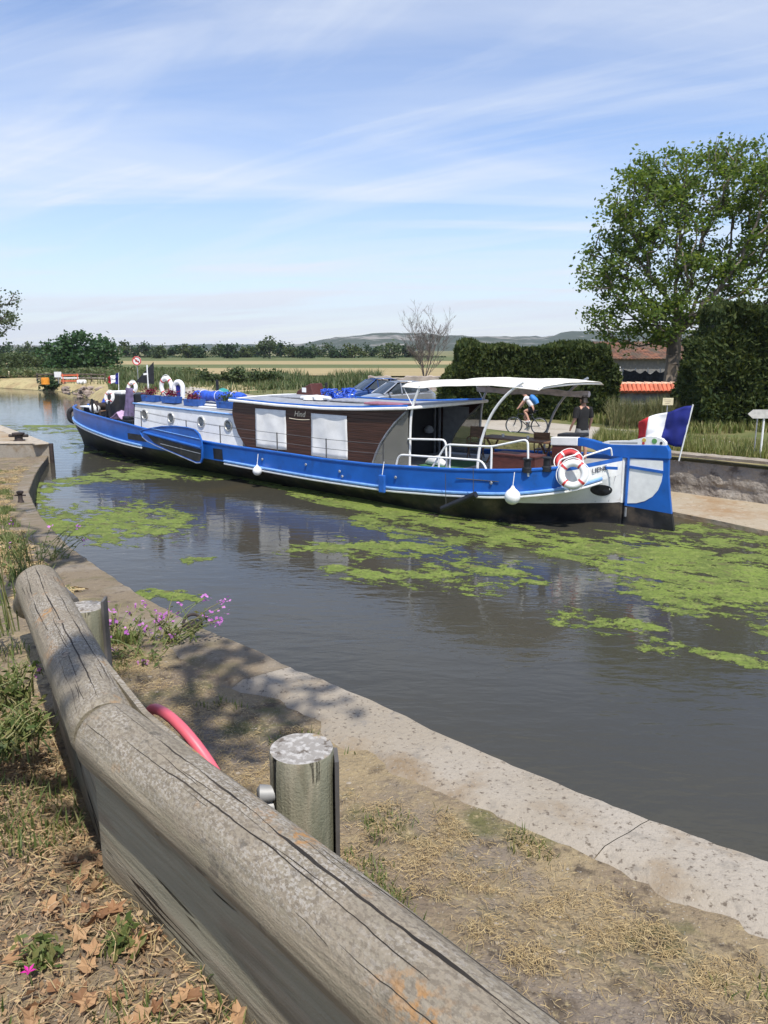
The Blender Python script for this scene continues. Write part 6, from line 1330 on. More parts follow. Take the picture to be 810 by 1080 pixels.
tag(o, 'lower stone footing behind the crumbling plaster wall', 'wall')
# tile-capped garden wall
x0, x1, yw = at_pxy(655, 38.2), at_pxy(728, 38.2), 38.2; zt = at_y(690, 403.5, yw).z
gw = empty('garden_wall', ((x0 + x1) / 2, yw, .95), label='garden wall capped with bright terracotta tiles behind the reeds', cat='wall'); MI = Matrix.Translation(-Vector(gw.location))
b = MB(); b.box(((x0 + x1) / 2, yw + .15, (zt + .9) / 2 - .2), (x1 - x0, .25, zt - .9 - .3)); b.build('masonry', M['greyrender'], gw).matrix_parent_inverse = MI
b = MB(); n = int((x1 - x0) / .21)
for i in range(n):
    x = x0 + .21 * i + .1; b.tube([(x, yw - .24, zt - .44), (x + .002, yw + .10, zt - .10)], [.115, .09], 8)
b.grid([[(x0, yw - .22, zt - .45), (x0, yw + .12, zt - .13)], [(x1, yw - .22, zt - .45), (x1, yw + .12, zt - .13)]]); b.build('tiles', M['copingtile'], gw, smooth=True).matrix_parent_inverse = MI
b = MB()
for i in range(int((x1 - x0) / .42)): x = x0 + .42 * i; b.tube([(x, yw + .16, zt - .06), (x + .44, yw + .16, zt - .075)], [.105, .085], 8)
b.build('ridge_tiles', M['copingtilepale'], gw, smooth=True).matrix_parent_inverse = MI
b = MB(); b.box((x0 + .15, yw + .5, zt + .25), (.05, .05, 1.0)); b.build('white_pole', M['white'], gw).matrix_parent_inverse = MI
# house behind, with tiled roof, seen under the plane tree
hyy = 58.0; hx0, hx1 = at_pxy(640, hyy), at_pxy(735, hyy); ez = at_y(690, 379, hyy).z; rz_ = at_y(690, 361, hyy + 4).z
hs = empty('house', ((hx0 + hx1) / 2, hyy + 3, 1.0), label='low pale house with old terracotta roof under the plane tree', cat='house'); MI = Matrix.Translation(-Vector(hs.location))
b = MB(); b.box(((hx0 + hx1) / 2, hyy + 4, (ez + 1) / 2), (hx1 - hx0 - .8, 7.4, ez - 1)); b.build('wall', M['render'], hs).matrix_parent_inverse = MI
b = MB(); xs = np.linspace(hx0, hx1, int((hx1 - hx0) / .09)); rows = []
for f in np.linspace(0, 1, 7): rows.append([(x, hyy - .1 + 4.1 * f, ez + (rz_ - ez) * f + .05 * abs(math.sin(x * math.pi / .27)) + .02 * mnoise.noise((x * 2, f * 5, 0))) for x in xs])
for f in np.linspace(.1, 1, 3): rows.append([(x, hyy + 4 + 4.1 * f, rz_ + (ez - rz_) * f) for x in xs])
b.grid(rows); b.build('roof', M['rooftile'], hs, solid=.06).matrix_parent_inverse = MI
for fx in (.25, .55, .82):
    x = hx0 + (hx1 - hx0) * fx; b = MB(); b.box((x, hyy + .28, 2.0), (1.0, .06, 1.2)); wd = b.build('window', M['white'], hs); wd.matrix_parent_inverse = MI; b = MB(); b.box((x, hyy + .24, 2.0), (.86, .02, 1.06)); q = b.build('pane', M['glass'], wd)
# dark shade netting fence between house and wall
xn0, xn1 = at_pxy(659, 46), at_pxy(712, 46); zn = at_y(690, 390, 46).z; rows = []
for i in range(30): x = xn0 + (xn1 - xn0) * i / 29; rows.append([(x, 46 + .12 * math.sin(i * 1.1), 1.0), (x, 46 + .08 * math.sin(i * .8), (1 + zn) / 2), (x, 46, zn - .25 * math.sin(i / 29 * math.pi) * abs(math.sin(i * .5)))])
b = MB(); b.grid(rows); o = b.build('shade_net', M['net'], solid=.02); tag(o, 'sagging dark shade net hung between the house and the tiled wall', 'netting')
for i in range(5): MB().tube([(xn0 + (xn1 - xn0) * i / 4, 46.1, 1.0), (xn0 + (xn1 - xn0) * i / 4, 46.1, zn + .1)], .03, 6).build('net_pole', M['steel'], o)
# cream notice on a post in the reeds
p = at_y(702.5, 446, 32.6); sg_ = empty('notice_sign', (p.x, 32.6, .98), label='small cream notice board on a post among the reeds', cat='sign'); zc = at_y(702, 423.5, 32.6).z - .98
MB().tube([(0, 0, 0), (0, 0, zc + .1)], .025, 6).build('post', M['steel'], sg_); b = MB(); b.box((0, -.035, zc), (.44, .02, .30)); q = b.build('board', M['cream'], sg_, bevel=.004)
for k, (w_, dz) in enumerate(((.30, .07), (.26, .0), (.18, -.07))): b = MB(); b.box((-.02, -.047, zc + dz), (w_, .003, .018)); b.build('lettering', M['stonegrey'], q)
# arrow signpost at the right edge
ya = 23.4; pa_ = at_y(803, 470, ya); ar = empty('arrow_sign', (pa_.x, ya, 1.1), label='pale arrow-shaped signpost pointing left at the right edge of the verge', cat='sign'); zc = at_y(800, 436.5, ya).z - 1.1
MB().tube([(0, 0, 0), (0, 0, zc + .12)], .03, 7).build('post', M['white'], ar); MB().tube([(-.19, .02, 0), (-.19, .02, zc + .1)], .02, 7).build('post', M['steel'], ar)
xl = at_y(788, 436, ya).x - pa_.x; b = MB(); b.prism([(xl, zc), (xl + .15, zc + .13), (1.1, zc + .13), (1.1, zc - .13), (xl + .15, zc - .13)], -.07, -.04); b.build('arrow_board', pmat('grey_white_board', (.50, .49, .45), .6), ar)
# round prohibition sign at the bow side
ys = 74.0; ps = at_y(146, 405, ys); rs = empty('prohibition_sign', (ps.x, ys, .95), label='round red-rimmed prohibition sign on a thin post behind the bow', cat='sign'); zc = at_y(146, 380.5, ys).z - .95
MB().tube([(0, 0, 0), (0, 0, zc + .3)], .035, 7).build('post', M['steel'], rs)
Mx = Matrix.Translation((0, -.06, zc)) @ Matrix.Rotation(math.pi / 2, 4, 'X'); b = MB(); b.lathe([(.42, -.01), (.42, .01)], 28, Mx); q = b.build('disc', M['signwhite'], rs)
b = MB(); b.tube([(.37 * math.cos(a), -.075, zc + .37 * math.sin(a)) for a in np.linspace(0, 2 * math.pi, 33)[:-1]], .05, 6, closed=True); b.build('red_rim', M['red'], q); b = MB(); b.box((0, -.078, zc), (.74, .012, .085), ry=R(45)); b.build('red_bar', M['red'], q)
b = MB(); b.box((.05, -.074, zc - .05), (.34, .008, .10)); b.box((-.05, -.074, zc + .06), (.2, .008, .1)); b.build('symbol', M['dark'], q)
# landing on the left: low wooden fence, orange drum, white board, barrier, rubble
yl = 84.0; q0, q1 = at_pxy(36, yl), at_pxy(108, yl); lf = empty('wooden_fence', ((q0 + q1) / 2, yl, 1.0), label='low dark wooden rail fence on the left landing', cat='fence'); MI = Matrix.Translation(-Vector(lf.location)); zr = at_y(70, 395, yl).z
for h in (zr, zr - .45): b = MB(); b.tube([(q0, yl, h), ((q0 + q1) / 2, yl + .1, h + .04), (q1, yl, h - .03)], .08, 7); b.build('rail', M['barkdark'], lf).matrix_parent_inverse = MI
for i in range(6): x = q0 + (q1 - q0) * i / 5; b = MB(); b.tube([(x, yl + .12, .8), (x, yl + .12, zr + .15)], .09, 7); b.build('post', M['barkdark'], lf).matrix_parent_inverse = MI
yo = 78.0; po_ = at_y(48, 405, yo); b = MB(); b.lathe([(.36, 0), (.40, .06), (.38, .2), (.40, .4), (.38, .58), (.36, .70)], 18); o = b.build('orange_drum', M['orange'], smooth=True, loc=(po_.x, yo, .92)); tag(o, 'orange plastic drum on the left landing', 'drum')
p_ = at_y(61, 395, 80); o = empty('white_board', (p_.x, 80, .95), label='white notice board fixed before the wooden fence', cat='sign'); b = MB(); b.box((0, 0, p_.z - .95), (.72, .04, .55)); b.build('panel', M['signwhite'], o); MB().tube([(0, .06, 0), (0, .06, p_.z - .8)], .04, 6).build('post', M['steel'], o)
p_ = at_y(74, 401, 80); o = empty('orange_barrier', (p_.x, 80, .97), .2, 'orange and white road barrier on the left landing', 'barrier')
for k, h in enumerate((.25, .55, .82)): b = MB(); b.box((0, 0, h), (1.7, .05, .15)); b.build('bar', M['redorange' if k % 2 == 0 else 'signwhite'], o)
for x in (-.7, .7): MB().tube([(x - .12, .25, 0), (x, 0, .95), (x + .12, -.25, 0)], .04, 6).build('leg', M['redorange'], o)
p_ = at_y(86, 401, 79); o = MB(); o.box((0, 0, .2), (.9, .5, .4)); o = o.build('white_sack', M['cloth'], bevel=.12, loc=(p_.x, 79, .97)); tag(o, 'pale builder sack beside the orange barrier', 'sack')
p_ = at_y(10, 399, 95); o = MB().lathe([(.08, 0), (.08, .7), (.12, .75), (.02, .85)], 10).build('marker_post', M['cream'], loc=(p_.x, 95, .95)); tag(o, 'small pale marker post on the far left bank', 'post')
rngs = np.random.default_rng(15)
b = MB()
for k in range(110):
    px = rngs.uniform(64, 128); yy = rngs.uniform(71, 76); base = at_pxy(px, yy); c = Vector((base, yy, rngs.uniform(.05, .9)));
    bm = bmesh.new(); bmesh.ops.create_icosphere(bm, subdivisions=1, radius=rngs.uniform(.12, .32)); b.add([v.co * (1 + .35 * mnoise.noise(v.co * 3 + Vector((k, 0, 0)))) for v in bm.verts], [[v.index for v in f.verts] for f in bm.faces], 0, Matrix.Translation(c) @ Matrix.Diagonal((1.3, 1, .7, 1))); bm.free()
o = b.build('rubble', M['stonegrey']); tag(o, 'reddish rubble at the water edge of the left landing', 'rubble', kind='stuff')

# ================================================================== FOREGROUND: THE LOG GUARD RAIL
gr = empty('guard_rail', (-.2, 1.3, 3.0), label='weathered grey log guard rail on round posts along the near bank', cat='guard rail'); GI = Matrix.Translation(-Vector(gr.location))
def log(p, q, r, seed, mat, name='log', nseg=90, nr=40, hole=False):
    p, q = Vector(p), Vector(q); d = (q - p); L = d.length; d.normalize(); z = Vector((0, 0, 1)); y = z.cross(d).normalized(); z2 = d.cross(y); Mx = Matrix((d, y, z2)).transposed().to_4x4(); Mx.translation = p
    vs = []; fs = []
    for i in range(nseg + 1):
        x = L * i / nseg; e = min(x, L - x); rr = r * (1 - .10 * max(0, 1 - e / .018) ** 2)
        for j in range(nr):
            a = 2 * math.pi * j / nr; k = rr * (1 + .030 * mnoise.noise((x * 2.1, math.cos(a) * .9 + seed, math.sin(a) * .9)) + .012 * mnoise.noise((x * 5, math.cos(a) * 4 + seed, math.sin(a) * 4)) + .006 * mnoise.noise((x * 3, math.cos(a) * 14, math.sin(a) * 14 + seed)))
            # drying cracks are laid below; here only the slight furrow of the longest one that wanders along the upper side
            ca_ = 1.15 + .32 * mnoise.noise((x * 1.3, seed, 0)) + .10 * mnoise.noise((x * 6, seed, 2)); dd = abs(((a - ca_ + math.pi) % (2 * math.pi)) - math.pi)
            k -= r * .05 * max(0, 1 - dd / .06) * max(0, min(1, .6 + 1.5 * mnoise.noise((x * .9, seed, 5))))
            bend = .012 * math.sin(x * 1.6 + seed)
            vs.append((x, k * math.cos(a) + bend, k * math.sin(a)))
    for i in range(nseg):
        for j in range(nr): fs.append((i * nr + j, i * nr + (j + 1) % nr, (i + 1) * nr + (j + 1) % nr, (i + 1) * nr + j))
    fs.append(tuple(reversed(range(nr)))); fs.append(tuple(nseg * nr + j for j in range(nr)))
    b = MB(); b.v = [Vector(v) for v in vs]; b.f = fs; b.m = [0] * len(fs); o = b.build(name, mat, gr, smooth=True); o.matrix_parent_inverse = GI; o.matrix_basis = Mx
    G = np.array([tuple(v) for v in vs]).reshape(nseg + 1, nr, 3)
    def surf(x, a, lift=.0006):
        i = min(max(x / L * nseg, 0), nseg - 1e-6); j = (a % (2 * math.pi)) / (2 * math.pi) * nr; i0, j0 = int(i), int(j) % nr; j1 = (j0 + 1) % nr; u, w = i - i0, j - int(j)
        p_ = (G[i0, j0] * (1 - w) + G[i0, j1] * w) * (1 - u) + (G[i0 + 1, j0] * (1 - w) + G[i0 + 1, j1] * w) * u; rad = np.array([0, math.cos(a), math.sin(a)]); return Vector(p_ + rad * lift)
    rk = np.random.default_rng(int(seed * 7)); specs = [(.03, L * .97, 1.45, .0030), (L * .1, L * .62, 1.95, .0019), (L * .45, L * .99, .95, .0022)] + [(q0, q0 + rk.uniform(.08, .35), rk.uniform(.5, 2.6), rk.uniform(.0006, .0013)) for q0 in rk.uniform(.02, L * .85, 22)]
    cm = MB()
    for x0, x1, a0, w in specs:
        k_ = max(10, int((x1 - x0) / .008)); rows = []; ph = rk.uniform(0, 50)
        for i in range(k_ + 1):
            f = i / k_; x = x0 + (x1 - x0) * f; a = a0 + .22 * mnoise.noise((x * 1.6, ph, 0)) + .05 * mnoise.noise((x * 9, ph, 2)) + .016 * mnoise.noise((x * 40, ph, 4)); ww = w * (math.sin(math.pi * f) ** .35) * max(.12, .75 + 1.1 * mnoise.noise((x * 7, ph, 7))) / r
            rows.append([surf(x, a - ww), surf(x, a + ww)])
        cm.grid(rows)
    q = cm.build('drying_crack', M['crack'], o, fix=False); q['kind'] = 'stuff'
    for x, a, kr in [(rk.uniform(.1, L * .9), rk.uniform(.7, 2.6), rk.uniform(.009, .017)) for _ in range(3)]:
        for nm_, k0, k1, mt_, lf in (('knot', 0, .72, 'knotwood', .0009), ('knot_ring', .72, 1.0, 'knotring', .0007)):
            km = MB(); km.grid([[surf(x + kr * 1.5 * kk * math.cos(t_) * (1 + .12 * math.sin(3 * t_ + x * 9)), a + kr * kk * math.sin(t_) * (1 + .1 * math.sin(2 * t_ + x * 5)) / r, lf) for t_ in np.linspace(0, 2 * math.pi, 21)] for kk in (k0 + 1e-4, (k0 + k1) / 2, k1)]); km.build(nm_, M[mt_], o, fix=False)
    return o
M['crack'] = pmat('dark_drying_crack', (.030, .024, .018), .95, var=.3)
M['knotwood'] = pmat('worn_knot_wood', (.27, .21, .15), .85, var=.25, vscale=60, dirt=(.16, .11, .07), dscale=45)
M['knotring'] = pmat('dark_knot_ring', (.20, .17, .13), .9, var=.4, vscale=90)
ZL = 3.40
L1a, L1b = (.62, .44, ZL + .005), (-.762, 1.940, ZL - .028); L2b = (-1.50, 3.26, ZL - .005); L3b = (-2.0, 4.15, ZL - .40)
def toward(a, b, d): a, b = Vector(a), Vector(b); return a + (b - a).normalized() * d
log(L1b, L1a, .093, 1.0, M['log'], nseg=130, nr=56)
log(toward(L1b, L2b, .020), L2b, .092, 5.0, M['log'], nseg=90, nr=48)
log(toward((L2b[0] - .01, L2b[1], L2b[2] - .035), L3b, .05), L3b, .082, 9.0, M['log'])
# kick boards below the logs
def plank(a, b, z0, z1, th, mat, name, off):
    a, b = Vector(a), Vector(b); d = (b - a).normalized(); n = Vector((-d.y, d.x, 0)); a = a + n * off; b = b + n * off; L = (b - a).length; rows = []
    for i in range(31):
        x = L * i / 30; rows.append([(x, -th / 2, z0 + .006 * mnoise.noise((x * 3, 0, 0))), (x, -th / 2 + .004 * mnoise.noise((x * 4, 1, 0)), (z0 + z1) / 2), (x, -th / 2, z1 + .006 * mnoise.noise((x * 3, 4, 0))), (x, th / 2, z1 + .006 * mnoise.noise((x * 3, 4, 0))), (x, th / 2, z0), (x, -th / 2, z0 + .006 * mnoise.noise((x * 3, 0, 0)))])
    mb = MB(); mb.grid(rows); mb.add(rows[0][:5], [(0, 1, 2, 3, 4)]); mb.add(rows[-1][:5], [(4, 3, 2, 1, 0)]); o = mb.build(name, mat, gr); o.matrix_parent_inverse = GI
    y = Vector((0, 0, 1)).cross(d); Mx = Matrix((d, y, Vector((0, 0, 1)))).transposed().to_4x4(); Mx.translation = Vector((a.x, a.y, 0)); o.matrix_basis = Mx; return o
plank(L1a, L1b, 2.80, ZL - .055, .05, M['boardwood'], 'kick_board', -.015)
plank(L1b, L2b, 2.80, ZL - .055, .05, M['boardwood'], 'kick_board', -.015)
# thin backing plank whose lichened edge shows behind the second log
ba = [at_z(96, 684, ZL + .045), at_z(150, 752, ZL + .045), at_z(214, 806, ZL + .045), at_z(268, 848, ZL + .035)]
def rib(pts, h, th):
    rows = []
    for i, p in enumerate(pts):
        d = (pts[min(i + 1, len(pts) - 1)] - pts[max(i - 1, 0)]); n = Vector((-d.y, d.x, 0)).normalized(); rows.append([tuple(p - Vector((0, 0, h))), tuple(p), tuple(p + n * th), tuple(p + n * th - Vector((0, 0, h)))])
    return rows
sm = []
for a, c in zip(ba[:-1], ba[1:]):
    for k in range(6): sm.append(a + (c - a) * k / 6)
sm.append(ba[-1]); b = MB(); b.grid(rib(sm, .12, .016)); b.build('backing_plank', M['log'], gr, fix=True).matrix_parent_inverse = GI
# posts
def post(px, py, z, r, seed, strip=True, tall=-.012):
    c = at_z(px, py, z); prof = []; nr = 40; vs = []; fs = []; zs = [2.45 + (z - 2.45) * k / 14 for k in range(14)] + [z - .006, z]
    for k, zz_ in enumerate(zs):
        rr = r * (.975 if k == len(zs) - 1 else 1)
        for j in range(nr): a = 2 * math.pi * j / nr; q = rr * (1 + .02 * mnoise.noise((math.cos(a) + seed, math.sin(a), zz_ * 2)) + .008 * mnoise.noise((math.cos(a) * 6 + seed, math.sin(a) * 6, zz_ * 3))); vs.append((zz_ - 2.45, q * math.cos(a), q * math.sin(a)))
    for k in range(len(zs) - 1):
        for j in range(nr): fs.append((k * nr + j, k * nr + (j + 1) % nr, (k + 1) * nr + (j + 1) % nr, (k + 1) * nr + j))
    fs.append(tuple((len(zs) - 1) * nr + j for j in range(nr)))
    b = MB(); b.v = [Vector(v) for v in vs]; b.f = fs; b.m = [0] * (len(fs) - 1) + [1]; o = b.build('post', [M['postwood'], M['endgrain']], gr, smooth=True); o.matrix_parent_inverse = GI
    Mx = Matrix.Rotation(-math.pi / 2, 4, 'Y'); Mx = Matrix.Translation((c.x, c.y, 2.45)) @ Matrix(((0, 1, 0, 0), (0, 0, 1, 0), (1, 0, 0, 0), (0, 0, 0, 1))); o.matrix_basis = Mx
    if strip:
        b = MB(); zt = z + tall; b.box((c.x + r + .006, c.y - .01, (2.45 + zt) / 2), (.010, .07, zt - 2.45), rz=.12); o2 = b.build('steel_strip', M['strip'], o); o2.matrix_parent_inverse = Mx.inverted()
    return o, c, Mx
M['strip'] = pmat('weathered_steel_strip', (.13, .12, .11), .7, metal=.3, var=.25, dirt=(.28, .26, .24))
M['boltgrey'] = pmat('dull_zinc_bolt', (.36, .36, .35), .6, metal=.3, var=.2)
o, c1_, Mx1 = post(318, 789, 3.455, .078, 2.0)
for k, (dy, dz, r_) in enumerate(((-.012, -.10, .022), (-.012, -.135, .018))):
    b = MB(); a = Vector((c1_.x - .078, c1_.y - .02 + dy, 3.455 + dz)); b.tube([a + Vector((.02, 0, 0)), a + Vector((-.02, -.004, 0)), a + Vector((-.026, -.006, 0))], [r_ * .8, r_, r_ * .6], 12); b.build('bolt', M['boltgrey'], gr, smooth=True).matrix_parent_inverse = GI
post(88, 640, 3.415, .080, 6.0, tall=.035)
b = MB(); b.tube([at_z(61, 616, 3.36), at_z(80, 634, 3.36)], .014, 8); b.build('brace_rod', M['strip'], gr, smooth=True).matrix_parent_inverse = GI
for x_, y_ in ((86, 790), (97, 815)):
    p = at_z(x_, y_, ZL - .03); b = MB(); b.lathe([(.012, -.004), (.012, .004)], 12, Matrix.Translation(p) @ Matrix.Rotation(.9, 4, 'Z') @ Matrix.Rotation(math.pi / 2, 4, 'X')); 
# pink plastic hoop leaning behind the rail
d_ = (Vector(L1b) - Vector(L1a)); d_.z = 0; d_.normalize(); n_ = Vector((d_.y, -d_.x, 0)); hv = Vector((0, 0, 1)) * math.cos(.3) - n_ * math.sin(.3); hc = Vector((-.65, 2.272, 3.045)) + n_ * .035
b = MB(); b.tube([(d_ * math.cos(a) + hv * math.sin(a)) * .25 for a in np.linspace(0, 2 * math.pi, 49)[:-1]], .017, 10, closed=True); o = b.build('plastic_hoop', M['pinkplastic'], smooth=True, loc=hc); tag(o, 'faded pink plastic hoop leaning behind the log guard rail', 'hoop')

# ---- straw, tufts, litter and plants of the near bank
rn = np.random.default_rng(51)
def ground_at(x, y):
    # offset from the quay edge along DV
    best = None
    for (x0, y0), (x1, y1) in zip(EDGE[:-1], EDGE[1:]):
        ex, ey = x1 - x0, y1 - y0; den = ex * (-DV.y) - ey * (-DV.x)
        # (x0 + ex t) + DV v = (x, y)
        dx, dy = x - x0, y - y0; den = ex * DV.y - ey * DV.x; t = (dx * DV.y - dy * DV.x) / den; v = (ex * dy - ey * dx) / den
        if -1e-6 <= t <= 1 + 1e-6: best = v
    return best
def rail_side(x, y):                         # > 0 on the canal side of the rail
    pts = [L1a, L1b, L2b, L3b, (-6, 9.5, 0)]
    if y < L1b[1]: a, b_ = L1a, L1b
    elif y < L2b[1]: a, b_ = L1b, L2b
    else: a, b_ = L2b, L3b
    return ((x - a[0]) * (b_[1] - a[1]) - (y - a[1]) * (b_[0] - a[0])) / math.hypot(b_[0] - a[0], b_[1] - a[1])
def scatter(n, xr, yr, side, vmin=.42, dens=None, power=1.0):
    out = []
    while len(out) < n:
        y = yr[0] + (yr[1] - yr[0]) * rn.random() ** power; x = rn.uniform(*xr) if not callable(xr) else xr(y)
        if side * rail_side(x, y) < .02: continue
        if dens is not None and rn.random() > dens(x, y): continue
        v = ground_at(x, y)
        if v is None or v < vmin + .05 * math.sin(x * 9) + .04 * math.sin(x * 23): continue
        out.append((x, y, near_z(x, y, v)))
    return np.array(out)
f1 = lambda s, a, b, o=0: (lambda x, y: float(np.clip((fbm(np.array(x * s + o), np.array(y * s + o), 4) - a) / (b - a), 0, 1)))
def straws(name, P, ln, w, mat, label, cat, lift=.008, flat=.12):
    n = len(P); a = rn.uniform(0, 2 * math.pi, n); t = np.stack([np.cos(a), np.sin(a), rn.normal(size=n) * flat], 1); L = ln * rn.uniform(.4, 1.5, n); s = np.stack([-np.sin(a), np.cos(a), rn.normal(size=n) * .5], 1) * (w * rn.uniform(.6, 1.5, n))[:, None] * .5
    C_ = P + np.array([0, 0, 1.0]) * (lift * rn.uniform(.2, 2.0, n))[:, None]; bend = rn.normal(size=(n, 3)) * (L * .10)[:, None]; bend[:, 2] = np.abs(bend[:, 2])
    V = np.empty((n, 6, 3)); V[:, 0] = C_ - t * L[:, None] * .5 - s; V[:, 1] = C_ - t * L[:, None] * .5 + s; V[:, 2] = C_ + bend + s; V[:, 3] = C_ + bend - s; V[:, 4] = C_ + t * L[:, None] * .5 + s * .4; V[:, 5] = C_ + t * L[:, None] * .5 - s * .4
    B_ = np.arange(n)[:, None] * 6; F = np.concatenate([B_ + np.array([[0, 1, 2, 3]]), B_ + np.array([[3, 2, 4, 5]])]); o = np_mesh(name, V.reshape(-1, 3), F, mat); tag(o, label, cat, kind='stuff')
xr_c = lambda y: rn.uniform(-0.4 - .9 * y, 1.9 - .25 * y + .2)
straws('dry_straw', scatter(30000, xr_c, (.9, 5.2), 1, dens=lambda x, y: f1(2.2, .44, .62)(x, y) * (.15 + .85 * f1(8, .42, .6, 3)(x, y))), .024, .0012, M['straw'], 'dry straw scattered over the canal side of the rail', 'straw')
straws('dry_straw', scatter(12000, xr_c, (5, 27), 1, dens=f1(.8, .44, .62), power=1.3), .11, .008, M['straw'], 'dry straw on the descending quay further along', 'straw')
straws('leaf_debris', scatter(17000, lambda y: rn.uniform(-2.4, .1), (.55, 3.4), -1, vmin=0, dens=lambda x, y: .35 + .65 * f1(2, .4, .6)(x, y)), .028, .0024, M['litter'], 'broken dry stalks and leaf crumbs on the road side of the rail', 'litter', lift=.012, flat=.25)
straws('dry_straw', scatter(9000, lambda y: rn.uniform(-2.4, .1), (.55, 3.4), -1, vmin=0), .050, .0015, M['straw'], 'pale dry stalks among the leaf litter beside the rail', 'straw', lift=.018, flat=.2)
# small litter flakes
P = scatter(7000, lambda y: rn.uniform(-2.2, .1), (.6, 3.2), -1, vmin=0, dens=lambda x, y: .25 + .75 * f1(1.6, .42, .58, 4)(x, y)); P[:, 2] += .008
V, F = leaf_quads(P, .017, .7, rn, up=1.6); np_o = np_mesh('leaf_litter', V, F, M['litter']); tag(np_o, 'crumbled brown leaf litter along the foot of the rail', 'litter', kind='stuff')
# whole fallen plane leaves: lobed, curled
def dead_leaf(mb, p, s, rz, tilt):
    k = 16; out = []
    for i in range(k):
        a = 2 * math.pi * i / k; lob = 1.0 if i % 3 == 0 else .62; r = s * lob * (1 + .15 * rn.normal()); out.append((r * math.cos(a), r * math.sin(a) * .85, .25 * r * r / s * (1 if rn.random() > .3 else .2)))
    Mx = Matrix.Translation(p) @ Matrix.Rotation(rz, 4, 'Z') @ Matrix.Rotation(tilt, 4, 'X'); mb.add([(0, 0, 0)] + out, [(0, i + 1, (i + 1) % k + 1) for i in range(k)], 0, Mx)
b = MB()
P = np.concatenate([scatter(85, lambda y: rn.uniform(-.9, -.15), (.95, 2.1), -1, vmin=0, dens=lambda x, y: 1 if -rail_side(x, y) < .38 else .25), scatter(14, lambda y: rn.uniform(-1.9, -.2), (.9, 2.9), -1, vmin=0)])
for p in P: dead_leaf(b, Vector(p) + Vector((0, 0, .018)), rn.uniform(.014, .038), rn.uniform(0, 6.3), rn.normal() * .6)
tag(b.build('fallen_leaves', M['deadleaf'], fix=False), 'curled fallen plane leaves lying against the kick board', 'leaves', kind='stuff')
# green tufts
blade_mesh('grass_tufts', scatter(3600, xr_c, (1.0, 6), 1, dens=f1(3.0, .56, .66, 9)), .035, .0045, M['tuft'], rn, .9, label='short green grass tufts on the canal side', cat='grass', kind='stuff')
blade_mesh('grass_tufts', scatter(5000, xr_c, (4, 26), 1, dens=f1(.9, .48, .60, 2), power=1.2), .09, .011, M['tuft'], rn, .8, label='grass tufts along the descending quay', cat='grass', kind='stuff')
blade_mesh('grass_tufts', scatter(2400, lambda y: rn.uniform(-2.2, .05), (.7, 3.2), -1, vmin=0, dens=f1(3.2, .56, .66, 13)), .05, .005, M['tuft'], rn, .9, label='small green tufts among the leaf litter', cat='grass', kind='stuff')
blade_mesh('grass_tufts', scatter(2600, lambda y: rn.uniform(-3.0, -.95), (1.9, 4.0), -1, vmin=0, dens=f1(2.0, .42, .55, 23)), .07, .006, M['tuft'], rn, .9, label='taller green weeds beside the second log', cat='weeds', kind='stuff')
# pebbles
b = MB()
for p in scatter(240, xr_c, (1.0, 4.5), 1): 
    r = rn.uniform(.003, .010); bm = bmesh.new(); bmesh.ops.create_icosphere(bm, subdivisions=1, radius=r); b.add([v.co * (1 + .3 * mnoise.noise(v.co * 200 + Vector(p))) for v in bm.verts], [[v.index for v in f.verts] for f in bm.faces], 0, Matrix.Translation(Vector(p)) @ Matrix.Diagonal((1.3, 1, .6, 1))); bm.free()
tag(b.build('gravel', M['coping'], fix=False), 'loose pale pebbles on the trodden earth', 'gravel', kind='stuff')
# flowering plants
def flower_plant(label, base, n, h, spread, fl, seed, lean=(0, 0), group=None, heads=.55, fs=.022):
    r_ = np.random.default_rng(seed); o = empty('flowering_plant', base, label=label, cat='plant', group=group); sb = MB(); LP = []; FP = []
    for k in range(n):
        a = r_.uniform(0, 6.28); q = Vector((math.cos(a) * spread * r_.uniform(.2, 1) + lean[0], math.sin(a) * spread * r_.uniform(.2, 1) + lean[1], h * r_.uniform(.55, 1.1))); p0 = Vector((r_.normal() * spread * .25, r_.normal() * spread * .25, 0)); mid = (p0 + q) / 2 + Vector((0, 0, h * .12))
        pts = [p0, (p0 + mid) / 2 + Vector((0, 0, .02)), mid, (mid + q) / 2 + Vector((0, 0, .015)), q]; sb.tube(pts, [.004, .0036, .003, .0025, .002], 4)
        for m in range(7): f = r_.uniform(.1, .9); c = p0.lerp(q, f) + Vector((0, 0, h * .10 * math.sin(f * 3.14))); LP.append(c + Vector(r_.normal(size=3) * .018))
        if r_.random() < heads:
            for m in range(int(r_.uniform(4, 9))): FP.append(q + Vector(r_.normal(size=3) * .017))
    sb.build('stems', M['stem'], o, fix=False); V, F = leaf_quads(np.array([tuple(q) for q in LP]), .036, .38, r_, up=.3); np_mesh('leaves', V, F, M['tuft'], o)
    if FP: V, F = leaf_quads(np.array([tuple(q) for q in FP]), fs, .8, r_, up=.8); np_mesh('blossoms', V, F, M[fl], o)
    return o
def gp(px, py, zg): return at_z(px, py, zg)
flower_plant('clump of pink-flowered soapwort at the quay edge, fullest of the row', gp(176, 690, 2.73), 26, .26, .26, 'pinkflower', 1, (.10, .05))
flower_plant('pink-flowered plant just beside the second round post', gp(128, 690, 2.72), 20, .24, .22, 'pinkflower', 2, (.05, .05), heads=.35)
flower_plant('sprawling leafy plant in front of the pink flowers', gp(150, 705, 2.75), 24, .14, .26, 'pinkflower', 3, (.02, 0), heads=.10)
flower_plant('purple-flowered weed above the end of the second log', gp(52, 596, 2.45), 18, .30, .30, 'pinkflower', 4, (.10, .1), heads=.12, fs=.028)
